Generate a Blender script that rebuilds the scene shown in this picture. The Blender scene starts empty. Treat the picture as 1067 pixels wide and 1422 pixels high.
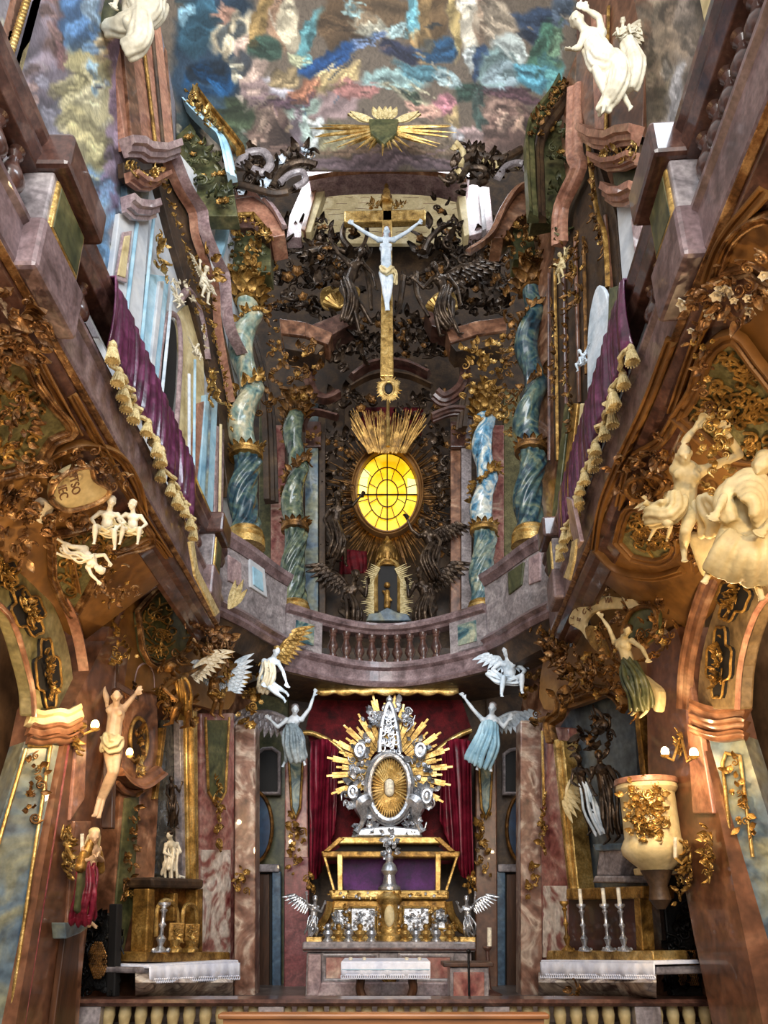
import bpy, bmesh, math, random
import numpy as np
from mathutils import Vector, Matrix
scene = bpy.context.scene
COL = scene.collection
PI = math.pi
# ------------------------------------------------------------------ camera
CAMP = Vector((0.0, 0.0, 1.6)); FPX = 1000.0; CXP = 533.5; CYP = 906.0
PITCH = math.radians(20.0); CP, SP = math.cos(PITCH), math.sin(PITCH)
def ray(px, py):
    u = (px - CXP) / FPX; v = (CYP - py) / FPX
    return Vector((u, CP - v * SP, SP + v * CP))
cd = bpy.data.cameras.new('camera'); cam = bpy.data.objects.new('camera', cd); COL.objects.link(cam)
cam.location = CAMP; cam.rotation_euler = (PI / 2 + PITCH, 0, 0)
cd.sensor_fit = 'AUTO'; cd.sensor_width = 36.0; cd.lens = 36.0 * FPX / 1422.0
cd.shift_x = 0.0; cd.shift_y = (CYP - 711.0) / 1422.0; cd.clip_end = 200
scene.camera = cam
# ------------------------------------------------------------------ planes: turn a point seen in the photo into a point of the room
class Plane:
    def __init__(s, p, n):
        s.p = Vector(p); s.n = Vector(n).normalized()
    def __call__(s, px, py, off=0.0):
        d = ray(px, py)
        t = (s.p + s.n * off - CAMP).dot(s.n) / d.dot(s.n)
        return CAMP + d * t
    def moved(s, off): return Plane(s.p + s.n * off, s.n)
def YP(Y): return Plane((0, Y, 0), (0, -1, 0))
def XP(X): return Plane((X, 0, 0), (1 if X < 0 else -1, 0, 0))
def ZP(Z): return Plane((0, 0, Z), (0, 0, -1 if Z > 1.6 else 1))
def thru(a, b, side):
    d = Vector((b[0] - a[0], b[1] - a[1], 0)); n = Vector((d.y, -d.x, 0))
    if n.x * side < 0: n = -n
    return Plane((a[0], a[1], 0), n)
LG = XP(-2.08)
RG = thru((1.75, 2.5), (2.15, 8.5), -1)
LS = Plane((-2.08, 0, 5.0), (0.8, 0, -0.87))
def plane3(a, b, c, toward):
    a, b, c = Vector(a), Vector(b), Vector(c); n = (b - a).cross(c - a)
    if n.dot(Vector(toward) - a) < 0: n = -n
    return Plane(a, n)
RS = plane3((1.75, 2.5, 5), (2.15, 8.5, 5), (2.95, 5.5, 4.1), (0, 5, 1))
LW = XP(-2.95); RW = XP(2.85)
LA = thru((-2.9, 7.6), (-2.1, 10.0), 1); RA = thru((2.9, 7.6), (2.1, 10.0), -1)
LU = XP(-3.5); RU = XP(3.35)
# ------------------------------------------------------------------ mesh builder
class MB:
    def __init__(s): s.v = []; s.f = []
    def add(s, vs, fs):
        b = len(s.v); s.v.extend([tuple(x) for x in vs]); s.f.extend([tuple(i + b for i in f) for f in fs]); return s
    def box(s, c, sz, rz=0.0):
        cx, cy, cz = c; a, b, h = sz[0] / 2, sz[1] / 2, sz[2] / 2; co, si = math.cos(rz), math.sin(rz)
        vs = []
        for z in (-h, h):
            for x, y in ((-a, -b), (a, -b), (a, b), (-a, b)):
                vs.append((cx + x * co - y * si, cy + x * si + y * co, cz + z))
        return s.add(vs, [(3, 2, 1, 0), (4, 5, 6, 7), (0, 1, 5, 4), (1, 2, 6, 5), (2, 3, 7, 6), (3, 0, 4, 7)])
    def prism(s, pts, vec):
        n = len(pts); vec = Vector(vec)
        vs = [Vector(p) for p in pts] + [Vector(p) + vec for p in pts]
        fs = [tuple(range(n)), tuple(reversed(range(n, 2 * n)))]
        fs += [(i, i + n, (i + 1) % n + n, (i + 1) % n) for i in range(n)]
        return s.add(vs, fs)
    def loft(s, rings, closed_ring=True, caps=True):
        n = len(rings[0]); vs = [p for r in rings for p in r]; fs = []
        for i in range(len(rings) - 1):
            for j in range(n if closed_ring else n - 1):
                k = (j + 1) % n
                fs.append((i * n + j, i * n + k, (i + 1) * n + k, (i + 1) * n + j))
        if caps and closed_ring:
            fs.append(tuple(reversed(range(n)))); b = (len(rings) - 1) * n; fs.append(tuple(range(b, b + n)))
        return s.add(vs, fs)
    def lathe(s, prof, c, seg=20, axis=None, closed=True, tw=0):
        c = Vector(c); ax = Vector(axis or (0, 0, 1)).normalized(); e1 = ax.orthogonal().normalized(); e2 = ax.cross(e1)
        rings = []
        for r, z in prof:
            rings.append([c + ax * z + (e1 * math.cos(2 * PI * k / seg) + e2 * math.sin(2 * PI * k / seg)) * max(r, 1e-4) for k in range(seg)])
        return s.loft(rings)
    def ell(s, c, r, seg=10, rings=6, rot=None):
        c = Vector(c); R = rot or Matrix.Identity(3)
        if isinstance(r, (int, float)): r = (r, r, r)
        rs = []
        for i in range(rings + 1):
            th = PI * i / rings; rr = max(math.sin(th), 1e-3)
            rs.append([c + R @ Vector((r[0] * rr * math.cos(2 * PI * k / seg), r[1] * rr * math.sin(2 * PI * k / seg), -r[2] * math.cos(th))) for k in range(seg)])
        return s.loft(rs)
    def tube(s, pts, rad, seg=8, closed=False, flat=1.0, up=None):
        pts = [Vector(p) for p in pts]; n = len(pts)
        if isinstance(rad, (int, float)): rad = [rad] * n
        rings = []; prev = None
        for i in range(n):
            if closed: t = pts[(i + 1) % n] - pts[i - 1]
            else: t = pts[min(i + 1, n - 1)] - pts[max(i - 1, 0)]
            if t.length < 1e-9: t = Vector((0, 0, 1))
            t.normalize()
            ref = Vector(up) if up is not None else (prev if prev is not None else t.orthogonal())
            e1 = ref - t * ref.dot(t)
            if e1.length < 1e-6: e1 = t.orthogonal()
            e1.normalize(); prev = e1; e2 = t.cross(e1)
            rings.append([pts[i] + (e1 * math.cos(2 * PI * k / seg) * flat + e2 * math.sin(2 * PI * k / seg)) * rad[i] for k in range(seg)])
        if closed: rings.append(rings[0])
        return s.loft(rings, True, not closed)
    def caps(s, a, b, ra, rb, seg=10):
        a, b = Vector(a), Vector(b); d = b - a; L = d.length
        if L < 1e-6: return s.ell(a, ra)
        d /= L; pts = []; rr = []
        for q in (-1, -.8, -.45): pts.append(a + d * ra * q); rr.append(ra * math.sqrt(max(1 - q * q, 0)) + 1e-4)
        pts.append(a); rr.append(ra); pts.append(b); rr.append(rb)
        for q in (.45, .8, 1): pts.append(b + d * rb * q); rr.append(rb * math.sqrt(max(1 - q * q, 0)) + 1e-4)
        return s.tube(pts, rr, seg)
    def sweep(s, path, prof, n, closed=False):
        """profile (across, outward) carried along path; n = outward normal"""
        path = [Vector(p) for p in path]; m = len(path); rings = []
        for i in range(m):
            nn = n[i] if isinstance(n, list) else n
            if closed: t1 = path[i] - path[i - 1]; t2 = path[(i + 1) % m] - path[i]
            else:
                t1 = path[i] - path[i - 1] if i else path[1] - path[0]
                t2 = path[i + 1] - path[i] if i < m - 1 else path[m - 1] - path[m - 2]
            t1.normalize(); t2.normalize()
            b1 = t1.cross(nn).normalized(); b2 = t2.cross(nn).normalized(); b = b1 + b2
            if b.length < 1e-4: b = b1
            b.normalize(); k = 1.0 / max(b.dot(b1), 0.5)
            rings.append([path[i] + b * a * k + nn * o for a, o in prof])
        if closed: rings.append(rings[0])
        return s.loft(rings, True, not closed)
    def build(s, name, mat, parent=None, smooth=True, bevel=0, angle=38, label=None, kind=None, subsurf=0, remesh=0):
        me = bpy.data.meshes.new(name); me.from_pydata(s.v, [], s.f); me.validate(); me.update()
        bm = bmesh.new(); bm.from_mesh(me); bmesh.ops.recalc_face_normals(bm, faces=bm.faces); bm.to_mesh(me); bm.free()
        o = bpy.data.objects.new(name, me); COL.objects.link(o)
        me.materials.append(mat)
        if smooth:
            for p in me.polygons: p.use_smooth = True
            if not remesh: me.set_sharp_from_angle(angle=math.radians(angle))
        if remesh:
            m = o.modifiers.new('remesh', 'REMESH'); m.mode = 'VOXEL'; m.voxel_size = remesh; m.use_smooth_shade = True
            m = o.modifiers.new('smooth', 'SMOOTH'); m.factor = .5; m.iterations = 1
        if bevel:
            m = o.modifiers.new('bevel', 'BEVEL'); m.width = bevel; m.segments = 2; m.limit_method = 'ANGLE'; m.angle_limit = math.radians(50)
        if subsurf:
            m = o.modifiers.new('sub', 'SUBSURF'); m.levels = subsurf; m.render_levels = subsurf
        if parent is not None: o.parent = parent
        if label: o['label'] = label
        if kind: o['kind'] = kind
        return o
def tag(o, label, cat, group=None):
    o['label'] = label; o['category'] = cat
    if group: o['group'] = group
    return o
def thing(name, label, cat, group=None):
    o = bpy.data.objects.new(name, None); COL.objects.link(o); o.empty_display_size = .05
    return tag(o, label, cat, group)
def struct(o): o['kind'] = 'structure'; return o
def children(o): return [c for c in bpy.data.objects if c.parent == o]
DONE = set()
def desc(o):
    r = []
    for c in CH.get(o.name, []): r.append(c); r.extend(desc(c))
    return r
CH = {}
def index():
    CH.clear()
    for o in bpy.data.objects:
        if o.parent: CH.setdefault(o.parent.name, []).append(o)
def fin(root):
    """put the origin of a thing and of its parts at its base"""
    index(); obs = [root] + desc(root); lo = Vector((1e9,) * 3); hi = -lo; found = False
    for o in obs:
        if o.type == 'MESH':
            a = np.empty(len(o.data.vertices) * 3); o.data.vertices.foreach_get('co', a); a = a.reshape(-1, 3)
            if not len(a): continue
            found = True
            for k in range(3): lo[k] = min(lo[k], a[:, k].min()); hi[k] = max(hi[k], a[:, k].max())
    DONE.add(root.name)
    if not found: return root
    base = Vector(((lo.x + hi.x) / 2, (lo.y + hi.y) / 2, lo.z))
    T = Matrix.Translation(-base)
    for o in obs:
        if o.type == 'MESH': o.data.transform(T)
        elif o.type == 'FONT': o.matrix_basis = T @ o.matrix_basis
    root.location = base
    return root
def dup(root, loc, rotz=0.0, scale=1.0, label=None, group=None):
    index()
    def cp(o, par):
        c = o.copy(); COL.objects.link(c)
        if par is not None: c.parent = par
        for ch in CH.get(o.name, []): cp(ch, c)
        return c
    r = cp(root, None); r.location = loc; r.rotation_euler = (0, 0, rotz); r.scale = (scale,) * 3; DONE.add(r.name)
    if label: r['label'] = label
    if group: r['group'] = group
    return r
def finalize():
    for o in list(bpy.data.objects):
        if o.parent is None and o.type in ('MESH', 'EMPTY') and o.name not in DONE: fin(o)
# ------------------------------------------------------------------ paths
def crv(pts, n=6, closed=False):
    """smooth curve through points (tuples of any length)"""
    P = [np.array(p, float) for p in pts]; m = len(P); out = []
    rng = range(m if closed else m - 1)
    for i in rng:
        p0 = P[i - 1] if (closed or i > 0) else P[0]; p1 = P[i]; p2 = P[(i + 1) % m]
        p3 = P[(i + 2) % m] if (closed or i + 2 < m) else P[m - 1]
        for k in range(n):
            t = k / n
            out.append(tuple(.5 * ((2 * p1) + (p2 - p0) * t + (2 * p0 - 5 * p1 + 4 * p2 - p3) * t * t + (3 * p1 - p0 - 3 * p2 + p3) * t ** 3)))
    if not closed: out.append(tuple(P[-1]))
    return out
def oval(cx, cy, rx, ry, n=28, a0=0, a1=2 * PI, rot=0):
    full = abs(a1 - a0 - 2 * PI) < 1e-6; r = []
    for k in range(n if full else n + 1):
        a = a0 + (a1 - a0) * k / n; x, y = rx * math.cos(a), ry * math.sin(a)
        r.append((cx + x * math.cos(rot) - y * math.sin(rot), cy + x * math.sin(rot) + y * math.cos(rot)))
    return r
def on(plane, pts, off=0.0): return [plane(p[0], p[1], off) for p in pts]
# ------------------------------------------------------------------ materials
def lin(c):
    c = [x / 255.0 for x in c]
    return tuple(x / 12.92 if x <= .04045 else ((x + .055) / 1.055) ** 2.4 for x in c[:3]) + (1.0,)
MATS = {}
def mat(name, cols, scale=3.0, rough=.5, metal=0.0, bump=.0, bscale=30, detail=6, dist=0.6, vein=None, vscale=2.0, coat=0.0, fine=.25, stretch=(1, 1, 1), spec=.5):
    """stone, stucco, metal or cloth: a warped noise through a colour ramp, finer mottling, optional veins"""
    if name in MATS: return MATS[name]
    m = bpy.data.materials.new(name); m.use_nodes = True; nt = m.node_tree; N = nt.nodes; L = nt.links
    b = N['Principled BSDF']; tc = N.new('ShaderNodeTexCoord'); mp = N.new('ShaderNodeMapping'); mp.inputs['Scale'].default_value = stretch
    L.new(tc.outputs['Object'], mp.inputs[0])
    n = N.new('ShaderNodeTexNoise'); n.inputs['Scale'].default_value = scale; n.inputs['Detail'].default_value = detail; n.inputs['Distortion'].default_value = dist
    L.new(mp.outputs[0], n.inputs['Vector'])
    r = N.new('ShaderNodeValToRGB'); k = len(cols); e = r.color_ramp.elements
    while len(e) < k: e.new(.5)
    for i, c in enumerate(cols):
        e[i].position = .28 + .44 * (i / max(k - 1, 1)); e[i].color = lin(c)
    L.new(n.outputs['Fac'], r.inputs['Fac']); out = r.outputs['Color']
    if fine:
        n2 = N.new('ShaderNodeTexNoise'); n2.inputs['Scale'].default_value = scale * 7; n2.inputs['Detail'].default_value = 5
        L.new(mp.outputs[0], n2.inputs['Vector'])
        mr = N.new('ShaderNodeMapRange'); mr.inputs[1].default_value = .3; mr.inputs[2].default_value = .7
        mr.inputs[3].default_value = 1 - fine * 1.4; mr.inputs[4].default_value = 1 + fine
        L.new(n2.outputs['Fac'], mr.inputs[0])
        mx = N.new('ShaderNodeMix'); mx.data_type = 'RGBA'; mx.blend_type = 'MULTIPLY'; mx.inputs['Factor'].default_value = 1
        L.new(out, mx.inputs['A']); L.new(mr.outputs[0], mx.inputs['B']); out = mx.outputs['Result']
    if vein:
        w = N.new('ShaderNodeTexNoise'); w.inputs['Scale'].default_value = vscale; w.inputs['Detail'].default_value = 4; w.inputs['Distortion'].default_value = 1.6
        L.new(mp.outputs[0], w.inputs['Vector'])
        sub = N.new('ShaderNodeMath'); sub.operation = 'SUBTRACT'; sub.inputs[1].default_value = .5; L.new(w.outputs['Fac'], sub.inputs[0])
        ab = N.new('ShaderNodeMath'); ab.operation = 'ABSOLUTE'; L.new(sub.outputs[0], ab.inputs[0])
        m2 = N.new('ShaderNodeMapRange'); m2.inputs[1].default_value = 0; m2.inputs[2].default_value = .03; m2.inputs[3].default_value = .85; m2.inputs[4].default_value = 0
        L.new(ab.outputs[0], m2.inputs[0])
        mx = N.new('ShaderNodeMix'); mx.data_type = 'RGBA'; L.new(m2.outputs[0], mx.inputs['Factor']); L.new(out, mx.inputs['A'])
        mx.inputs['B'].default_value = lin(vein); out = mx.outputs['Result']
    L.new(out, b.inputs['Base Color'])
    b.inputs['Roughness'].default_value = rough; b.inputs['Metallic'].default_value = metal; b.inputs['Coat Weight'].default_value = coat
    b.inputs['Specular IOR Level'].default_value = spec
    if bump:
        nb = N.new('ShaderNodeTexNoise'); nb.inputs['Scale'].default_value = bscale; nb.inputs['Detail'].default_value = 4
        L.new(mp.outputs[0], nb.inputs['Vector'])
        bp = N.new('ShaderNodeBump'); bp.inputs['Strength'].default_value = bump; bp.inputs['Distance'].default_value = .02
        L.new(nb.outputs['Fac'], bp.inputs['Height']); L.new(bp.outputs[0], b.inputs['Normal'])
    MATS[name] = m; return m
def emit(name, col, strength):
    m = bpy.data.materials.new(name); m.use_nodes = True; b = m.node_tree.nodes['Principled BSDF']
    b.inputs['Base Color'].default_value = lin(col); b.inputs['Emission Color'].default_value = lin(col); b.inputs['Emission Strength'].default_value = strength
    return m
def painted(name, rough=.7, bump=.1):
    """fresco: the colours painted on the plaster, kept on the surface's points, with brush mottling"""
    m = bpy.data.materials.new(name); m.use_nodes = True; nt = m.node_tree; N = nt.nodes; L = nt.links; b = N['Principled BSDF']
    a = N.new('ShaderNodeVertexColor'); a.layer_name = 'paint'
    tc = N.new('ShaderNodeTexCoord'); n = N.new('ShaderNodeTexNoise'); n.inputs['Scale'].default_value = 9; n.inputs['Detail'].default_value = 6; n.inputs['Distortion'].default_value = 2
    L.new(tc.outputs['Object'], n.inputs['Vector'])
    mr = N.new('ShaderNodeMapRange'); mr.inputs[1].default_value = .3; mr.inputs[2].default_value = .7; mr.inputs[3].default_value = .72; mr.inputs[4].default_value = 1.2
    L.new(n.outputs['Fac'], mr.inputs[0])
    mx = N.new('ShaderNodeMix'); mx.data_type = 'RGBA'; mx.blend_type = 'MULTIPLY'; mx.inputs['Factor'].default_value = 1
    L.new(a.outputs['Color'], mx.inputs['A']); L.new(mr.outputs[0], mx.inputs['B']); L.new(mx.outputs['Result'], b.inputs['Base Color'])
    b.inputs['Roughness'].default_value = rough
    return m
M = dict(
 gold=mat('gilding', [(110, 82, 38), (192, 156, 88), (230, 202, 138)], 6, .34, .7, .25, 40),
 olgold=mat('dull_gilding', [(70, 50, 22), (150, 112, 52), (205, 165, 92)], 7, .42, .6, .3, 40),
 dkgold=mat('aged_gilding', [(48, 32, 16), (116, 80, 38), (170, 124, 66)], 8, .42, .55, .3, 40),
 amber=mat('amber_stucco', [(88, 60, 28), (132, 92, 46), (158, 118, 66)], 1.6, .45, .15, .1, 12, fine=.15),
 copper=mat('copper_gilding', [(58, 38, 22), (132, 94, 58), (206, 168, 118)], 10, .36, .5, .3, 40),
 bronze=mat('dark_bronze', [(26, 19, 14), (62, 48, 36), (112, 94, 76)], 6, .35, .6, .3, 30),
 umber=mat('umber_stucco', [(30, 22, 15), (66, 48, 32), (96, 74, 48)], 3, .55, .1, .25, 25),
 silver=mat('silver', [(120, 124, 130), (200, 204, 210), (236, 238, 242)], 8, .28, .8, .2, 40),
 stucco=mat('white_stucco', [(190, 178, 150), (224, 214, 188), (240, 234, 214)], 3, .5, 0, .12, 30, fine=.1),
 cream=mat('cream_stucco', [(170, 150, 104), (206, 188, 140), (226, 212, 172)], 3, .55, 0, .12, 30, fine=.1),
 bluewhite=mat('cool_stucco', [(150, 170, 185), (200, 212, 222), (226, 232, 238)], 3, .5, 0, .1, 30, fine=.1),
 rail=mat('violet_marble', [(74, 58, 58), (120, 100, 102), (152, 132, 134)], 5, .35, 0, .08, 20, coat=.2),
 dkrail=mat('dark_red_marble', [(44, 27, 24), (84, 56, 48), (116, 86, 74)], 6, .28, 0, .05, 20, coat=.4),
 greymar=mat('grey_marble', [(100, 94, 96), (142, 134, 136), (176, 168, 168)], 4, .3, 0, .05, 20, coat=.3, dist=1.6),
 pink=mat('pink_marble', [(96, 46, 46), (140, 84, 78), (172, 128, 116), (206, 182, 162)], 2.6, .28, 0, 0, 20, dist=1.8, coat=.4),
 brown=mat('brown_marble', [(66, 42, 28), (108, 72, 52), (146, 104, 78), (186, 150, 122)], 2.4, .3, 0, 0, 20, dist=1.6, coat=.35),
 redbrown=mat('red_brown_marble', [(62, 40, 28), (104, 68, 48), (134, 94, 70)], 2.0, .3, 0, 0, 20, dist=1.4, coat=.35),
 crimson=mat('crimson_marble', [(84, 30, 36), (128, 62, 64), (156, 96, 96)], 5, .3, 0, 0, 20, dist=1.5, coat=.3),
 green=mat('green_marble', [(40, 48, 30), (78, 80, 50), (118, 112, 74)], 3, .4, 0, .05, 20, dist=1.2),
 bluegreen=mat('blue_green_marble', [(44, 60, 80), (84, 104, 118), (124, 128, 108), (160, 156, 130)], 1.6, .3, 0, 0, 20, dist=1.4, coat=.3, fine=.35),
 teal=mat('teal_marble', [(22, 48, 60), (64, 100, 108), (140, 152, 134), (196, 190, 160)], 2.6, .28, 0, 0, 20, dist=2.4, coat=.35),
 darkteal=mat('dark_teal_marble', [(12, 26, 34), (30, 62, 76), (78, 100, 92), (132, 132, 98)], 2.8, .3, 0, 0, 20, dist=2.4, coat=.3),
 skyblue=mat('pale_blue_stucco', [(112, 158, 184), (158, 198, 216), (196, 220, 230)], 2, .5, 0, .05, 20, fine=.1),
 pale=mat('pale_wall_stucco', [(164, 172, 182), (198, 202, 206), (218, 216, 210)], 1.5, .6, 0, .05, 20, fine=.08),
 lilac=mat('lilac_marble', [(120, 98, 102), (164, 140, 140), (192, 172, 170)], 4, .3, 0, .05, 20, dist=1.2, coat=.3),
 rose=mat('rose_marble', [(120, 78, 62), (164, 116, 94), (190, 146, 120)], 3, .35, 0, .04, 20, dist=1.2, coat=.3),
 olivemarble=mat('olive_teal_marble', [(24, 36, 34), (62, 80, 72), (104, 116, 92), (160, 158, 120)], 2.6, .25, 0, 0, 20, dist=2.4, coat=.4),
 archgreen=mat('arch_olive_marble', [(84, 80, 52), (124, 116, 78), (150, 140, 104)], 3, .4, 0, .05, 20, dist=1.2),
 archbrown=mat('arch_brown_marble', [(84, 68, 46), (120, 100, 70), (146, 126, 96)], 3, .4, 0, .05, 20, dist=1.2),
 breccia=mat('breccia_marble', [(110, 46, 46), (150, 100, 92), (206, 192, 178), (226, 216, 204), (150, 90, 84)], 1.7, .3, 0, 0, 20, detail=3, dist=2.6, coat=.4),
 brownbreccia=mat('brown_breccia_marble', [(66, 42, 32), (112, 76, 60), (138, 104, 88), (190, 170, 152), (110, 76, 62)], 1.7, .3, 0, 0, 20, detail=4, dist=2.4, coat=.4),
 paleteal=mat('pale_sea_green_marble', [(54, 90, 96), (120, 142, 130), (180, 176, 146), (208, 200, 166)], 2.4, .28, 0, 0, 20, dist=2.2, coat=.35),
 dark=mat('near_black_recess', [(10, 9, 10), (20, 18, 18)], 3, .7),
 wood=mat('dark_wood', [(40, 24, 14), (74, 46, 28), (98, 64, 40)], 4, .35, 0, .1, 20, stretch=(1, 1, .15)),
 benchwood=mat('bench_wood', [(96, 58, 30), (150, 98, 56), (182, 128, 80)], 3, .35, 0, .1, 20, stretch=(.15, 1, 1)),
 redvelvet=mat('red_velvet', [(60, 6, 18), (110, 16, 38), (140, 34, 58)], 4, .45, 0, .2, 30, fine=.2),
 dkred=mat('dark_red_damask', [(46, 4, 9), (84, 9, 18), (106, 18, 26)], 8, .7, 0, .1, 30, spec=.2),
 purple=mat('purple_velvet', [(46, 14, 36), (80, 30, 62), (124, 66, 104)], 5, .28, 0, .15, 30, coat=.4),
 tassel=mat('tassel_silk', [(150, 130, 84), (206, 188, 134), (228, 214, 170)], 20, .6, 0, .4, 80),
 cloth=mat('white_linen', [(190, 198, 222), (222, 228, 244), (240, 242, 250)], 3, .8, 0, .1, 60, fine=.06),
 panelgreen=mat('sage_relief_ground', [(70, 68, 40), (112, 108, 70), (140, 134, 92)], 5, .5, .1, .35, 30),
 inner=mat('painted_recess', [(92, 64, 40), (140, 104, 70), (172, 138, 98)], 1.2, .6, 0, .05, 10),
 iron=mat('black_iron', [(8, 8, 9), (20, 19, 19), (34, 32, 30)], 10, .45, .5, .3, 40),
 fleshw=mat('painted_flesh', [(170, 136, 104), (206, 172, 134), (226, 198, 160)], 4, .45, 0, .05, 20, fine=.08),
 wax=mat('candle_wax', [(226, 216, 190), (240, 234, 214)], 4, .5),
 floorm=mat('floor_stone', [(60, 50, 46), (96, 84, 78), (120, 108, 100)], 2, .4),
)
# ------------------------------------------------------------------ traced flat pieces, mouldings
def slab(name, pts, plane, thick, material, parent=None, bevel=.012, off=0.0, label=None, kind=None, back=None):
    mb = MB(); mb.prism(on(plane, pts, off), (-plane.n) * thick if back is None else Vector(back))
    return mb.build(name, material, parent, bevel=bevel, label=label, kind=kind, smooth=False)
CYMA = [(-.5, 0), (-.5, .25), (-.36, .5), (-.12, .62), (.1, .66), (.26, .9), (.5, 1.0), (.5, 0)]
ROUND = [(-.5, 0), (-.42, .3), (-.2, .48), (0, .54), (.2, .48), (.42, .3), (.5, 0)]
FRAME = [(-.5, 0), (-.5, .6), (-.4, .85), (-.25, .8), (-.15, .45), (.05, .38), (.2, .6), (.35, .62), (.5, .3), (.5, 0)]
STEP = [(-.5, 0), (-.5, .3), (-.3, .34), (-.26, .6), (.0, .7), (.1, .95), (.5, 1.0), (.5, 0)]
def prof(p, w, h, flip=False): return [((-a if flip else a) * w, b * h) for a, b in p]
def mould(mb, pts, plane, w, h, shape=ROUND, closed=False, flip=False, off=0.0):
    return mb.sweep(on(plane, pts, off), prof(shape, w, h, flip), plane.n, closed)
def molding(name, pts, plane, w, h, material, parent=None, shape=ROUND, closed=False, flip=False, off=0.0, kind=None, label=None):
    mb = MB(); mould(mb, pts, plane, w, h, shape, closed, flip, off)
    return mb.build(name, material, parent, kind=kind, label=label, angle=30)
# ------------------------------------------------------------------ carved ornament
def leaf(mb, base, d, up, L, W, curl=.5, th=.12):
    d = Vector(d).normalized(); up = Vector(up); up = (up - d * up.dot(d)).normalized(); s = d.cross(up)
    rings = []
    for q, w in ((0, .28), (.25, .85), (.5, 1.0), (.78, .6), (1.0, .06)):
        c = Vector(base) + d * L * (q - .25 * curl * q * q) + up * L * curl * (.9 * q * q - .25 * q)
        lift = up + d * -curl * q
        rings.append([c - s * W * w + lift * W * .25, c - s * W * w * .45 + lift * W * .02, c + lift * W * .3 * (1 - q), c + s * W * w * .45 + lift * W * .02, c + s * W * w + lift * W * .25, c - lift * W * (th + .12)])
    mb.loft(rings)
def scroll(mb, c, e1, e2, R, r, turns=1.4, a0=0, hand=1, tail=0.8):
    pts = []; rr = []; n = int(10 * turns) + 4
    for k in range(n + 1):
        q = k / n; a = a0 + hand * turns * 2 * PI * q; rad = R * (1 - .82 * q)
        pts.append(Vector(c) + e1 * rad * math.cos(a) + e2 * rad * math.sin(a)); rr.append(r * (1 - .45 * q))
    if tail:
        t = (pts[0] - pts[1]).normalized(); pts.insert(0, pts[0] + t * R * tail); rr.insert(0, r * .5)
    mb.tube(pts, rr, 6); mb.ell(pts[-1], r * 1.2, 6, 4)
def rosette(mb, c, n, R, k=6, rnd=None):
    n = Vector(n).normalized(); e1 = n.orthogonal().normalized(); e2 = n.cross(e1); a0 = rnd.random() * 6 if rnd else 0
    for i in range(k):
        a = a0 + 2 * PI * i / k; d = e1 * math.cos(a) + e2 * math.sin(a)
        leaf(mb, Vector(c) + n * R * .15, d + n * .25, n, R, R * .42, .3)
    mb.ell(Vector(c) + n * R * .3, R * .28, 6, 4)
def basis(n):
    n = Vector(n).normalized(); e1 = Vector((0, 0, 1)).cross(n)
    if e1.length < .1: e1 = Vector((1, 0, 0))
    e1.normalize(); return e1, n.cross(e1)
def carve(A, B, pts, plane, width, size, n, rnd, off=0.02, mix=(.62, .22, .16), along=.6):
    """scatter carved leaves and scrolls (into A) and blossoms (into B) along a traced line"""
    e1, e2 = basis(plane.n); P = [plane(p[0], p[1], off) for p in pts]
    seg = [(P[i + 1] - P[i]).length for i in range(len(P) - 1)]; tot = sum(seg) or 1
    pxm = (plane(pts[0][0] + 1, pts[0][1]) - plane(pts[0][0], pts[0][1])).length
    size = size * .78; n = int(n * 1.35)
    for k in range(n):
        s = tot * (k + rnd.random()) / n; i = 0
        while i < len(seg) - 1 and s > seg[i]: s -= seg[i]; i += 1
        t = (P[i + 1] - P[i]).normalized() if len(P) > 1 else e1; c = P[i] + t * s if len(P) > 1 else P[0].copy()
        a = rnd.uniform(0, 2 * PI); w = width * math.sqrt(rnd.random()); c = c + e1 * w * math.cos(a) + e2 * w * math.sin(a) + plane.n * rnd.uniform(-.1, .3) * size
        z = rnd.random(); sz = size * rnd.uniform(.65, 1.25); d = e1 * math.cos(a) + e2 * math.sin(a)
        d = (d + t * rnd.uniform(-1, 1) * along + plane.n * rnd.uniform(.0, .6)).normalized()
        if z < mix[0]:
            leaf(A, c, d, plane.n, sz, sz * rnd.uniform(.22, .36), rnd.uniform(.3, .9))
            if rnd.random() < .6: leaf(A, c, (d + e1 * rnd.uniform(-.8, .8) + e2 * rnd.uniform(-.8, .8)), plane.n, sz * .7, sz * .2, rnd.uniform(.3, .9))
        elif z < mix[0] + mix[1]:
            scroll(A, c, d, plane.n.cross(d).normalized(), sz * .42, sz * .1, rnd.uniform(1, 1.6), 0, rnd.choice((-1, 1)))
        else: rosette(B, c, plane.n + d * .3, sz * .45, rnd.choice((5, 6)), rnd)
SEED = [11]
def carving(name, label, cat, lines, plane, width, size, dens, mA, mB_, group=None, off=0.02, mix=(.62, .22, .16), parent=None):
    """one ornament: lines = list of traced lines; parts: foliage, blossoms"""
    SEED[0] += 1; rnd = random.Random(SEED[0]); A, B = MB(), MB()
    for pts in lines:
        P = [plane(p[0], p[1]) for p in pts]; tot = sum((P[i + 1] - P[i]).length for i in range(len(P) - 1)) if len(P) > 1 else width
        n = max(4, int(dens * (tot + width) * 2 * width / (size * size) * 3.6)); carve(A, B, pts, plane, width, size, n, rnd, off, mix)
    root = parent if parent is not None else thing(name, label, cat, group)
    if A.v: A.build('foliage', mA, root, angle=60)
    if B.v: B.build('blossoms', mB_, root, angle=60)
    return root
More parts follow.
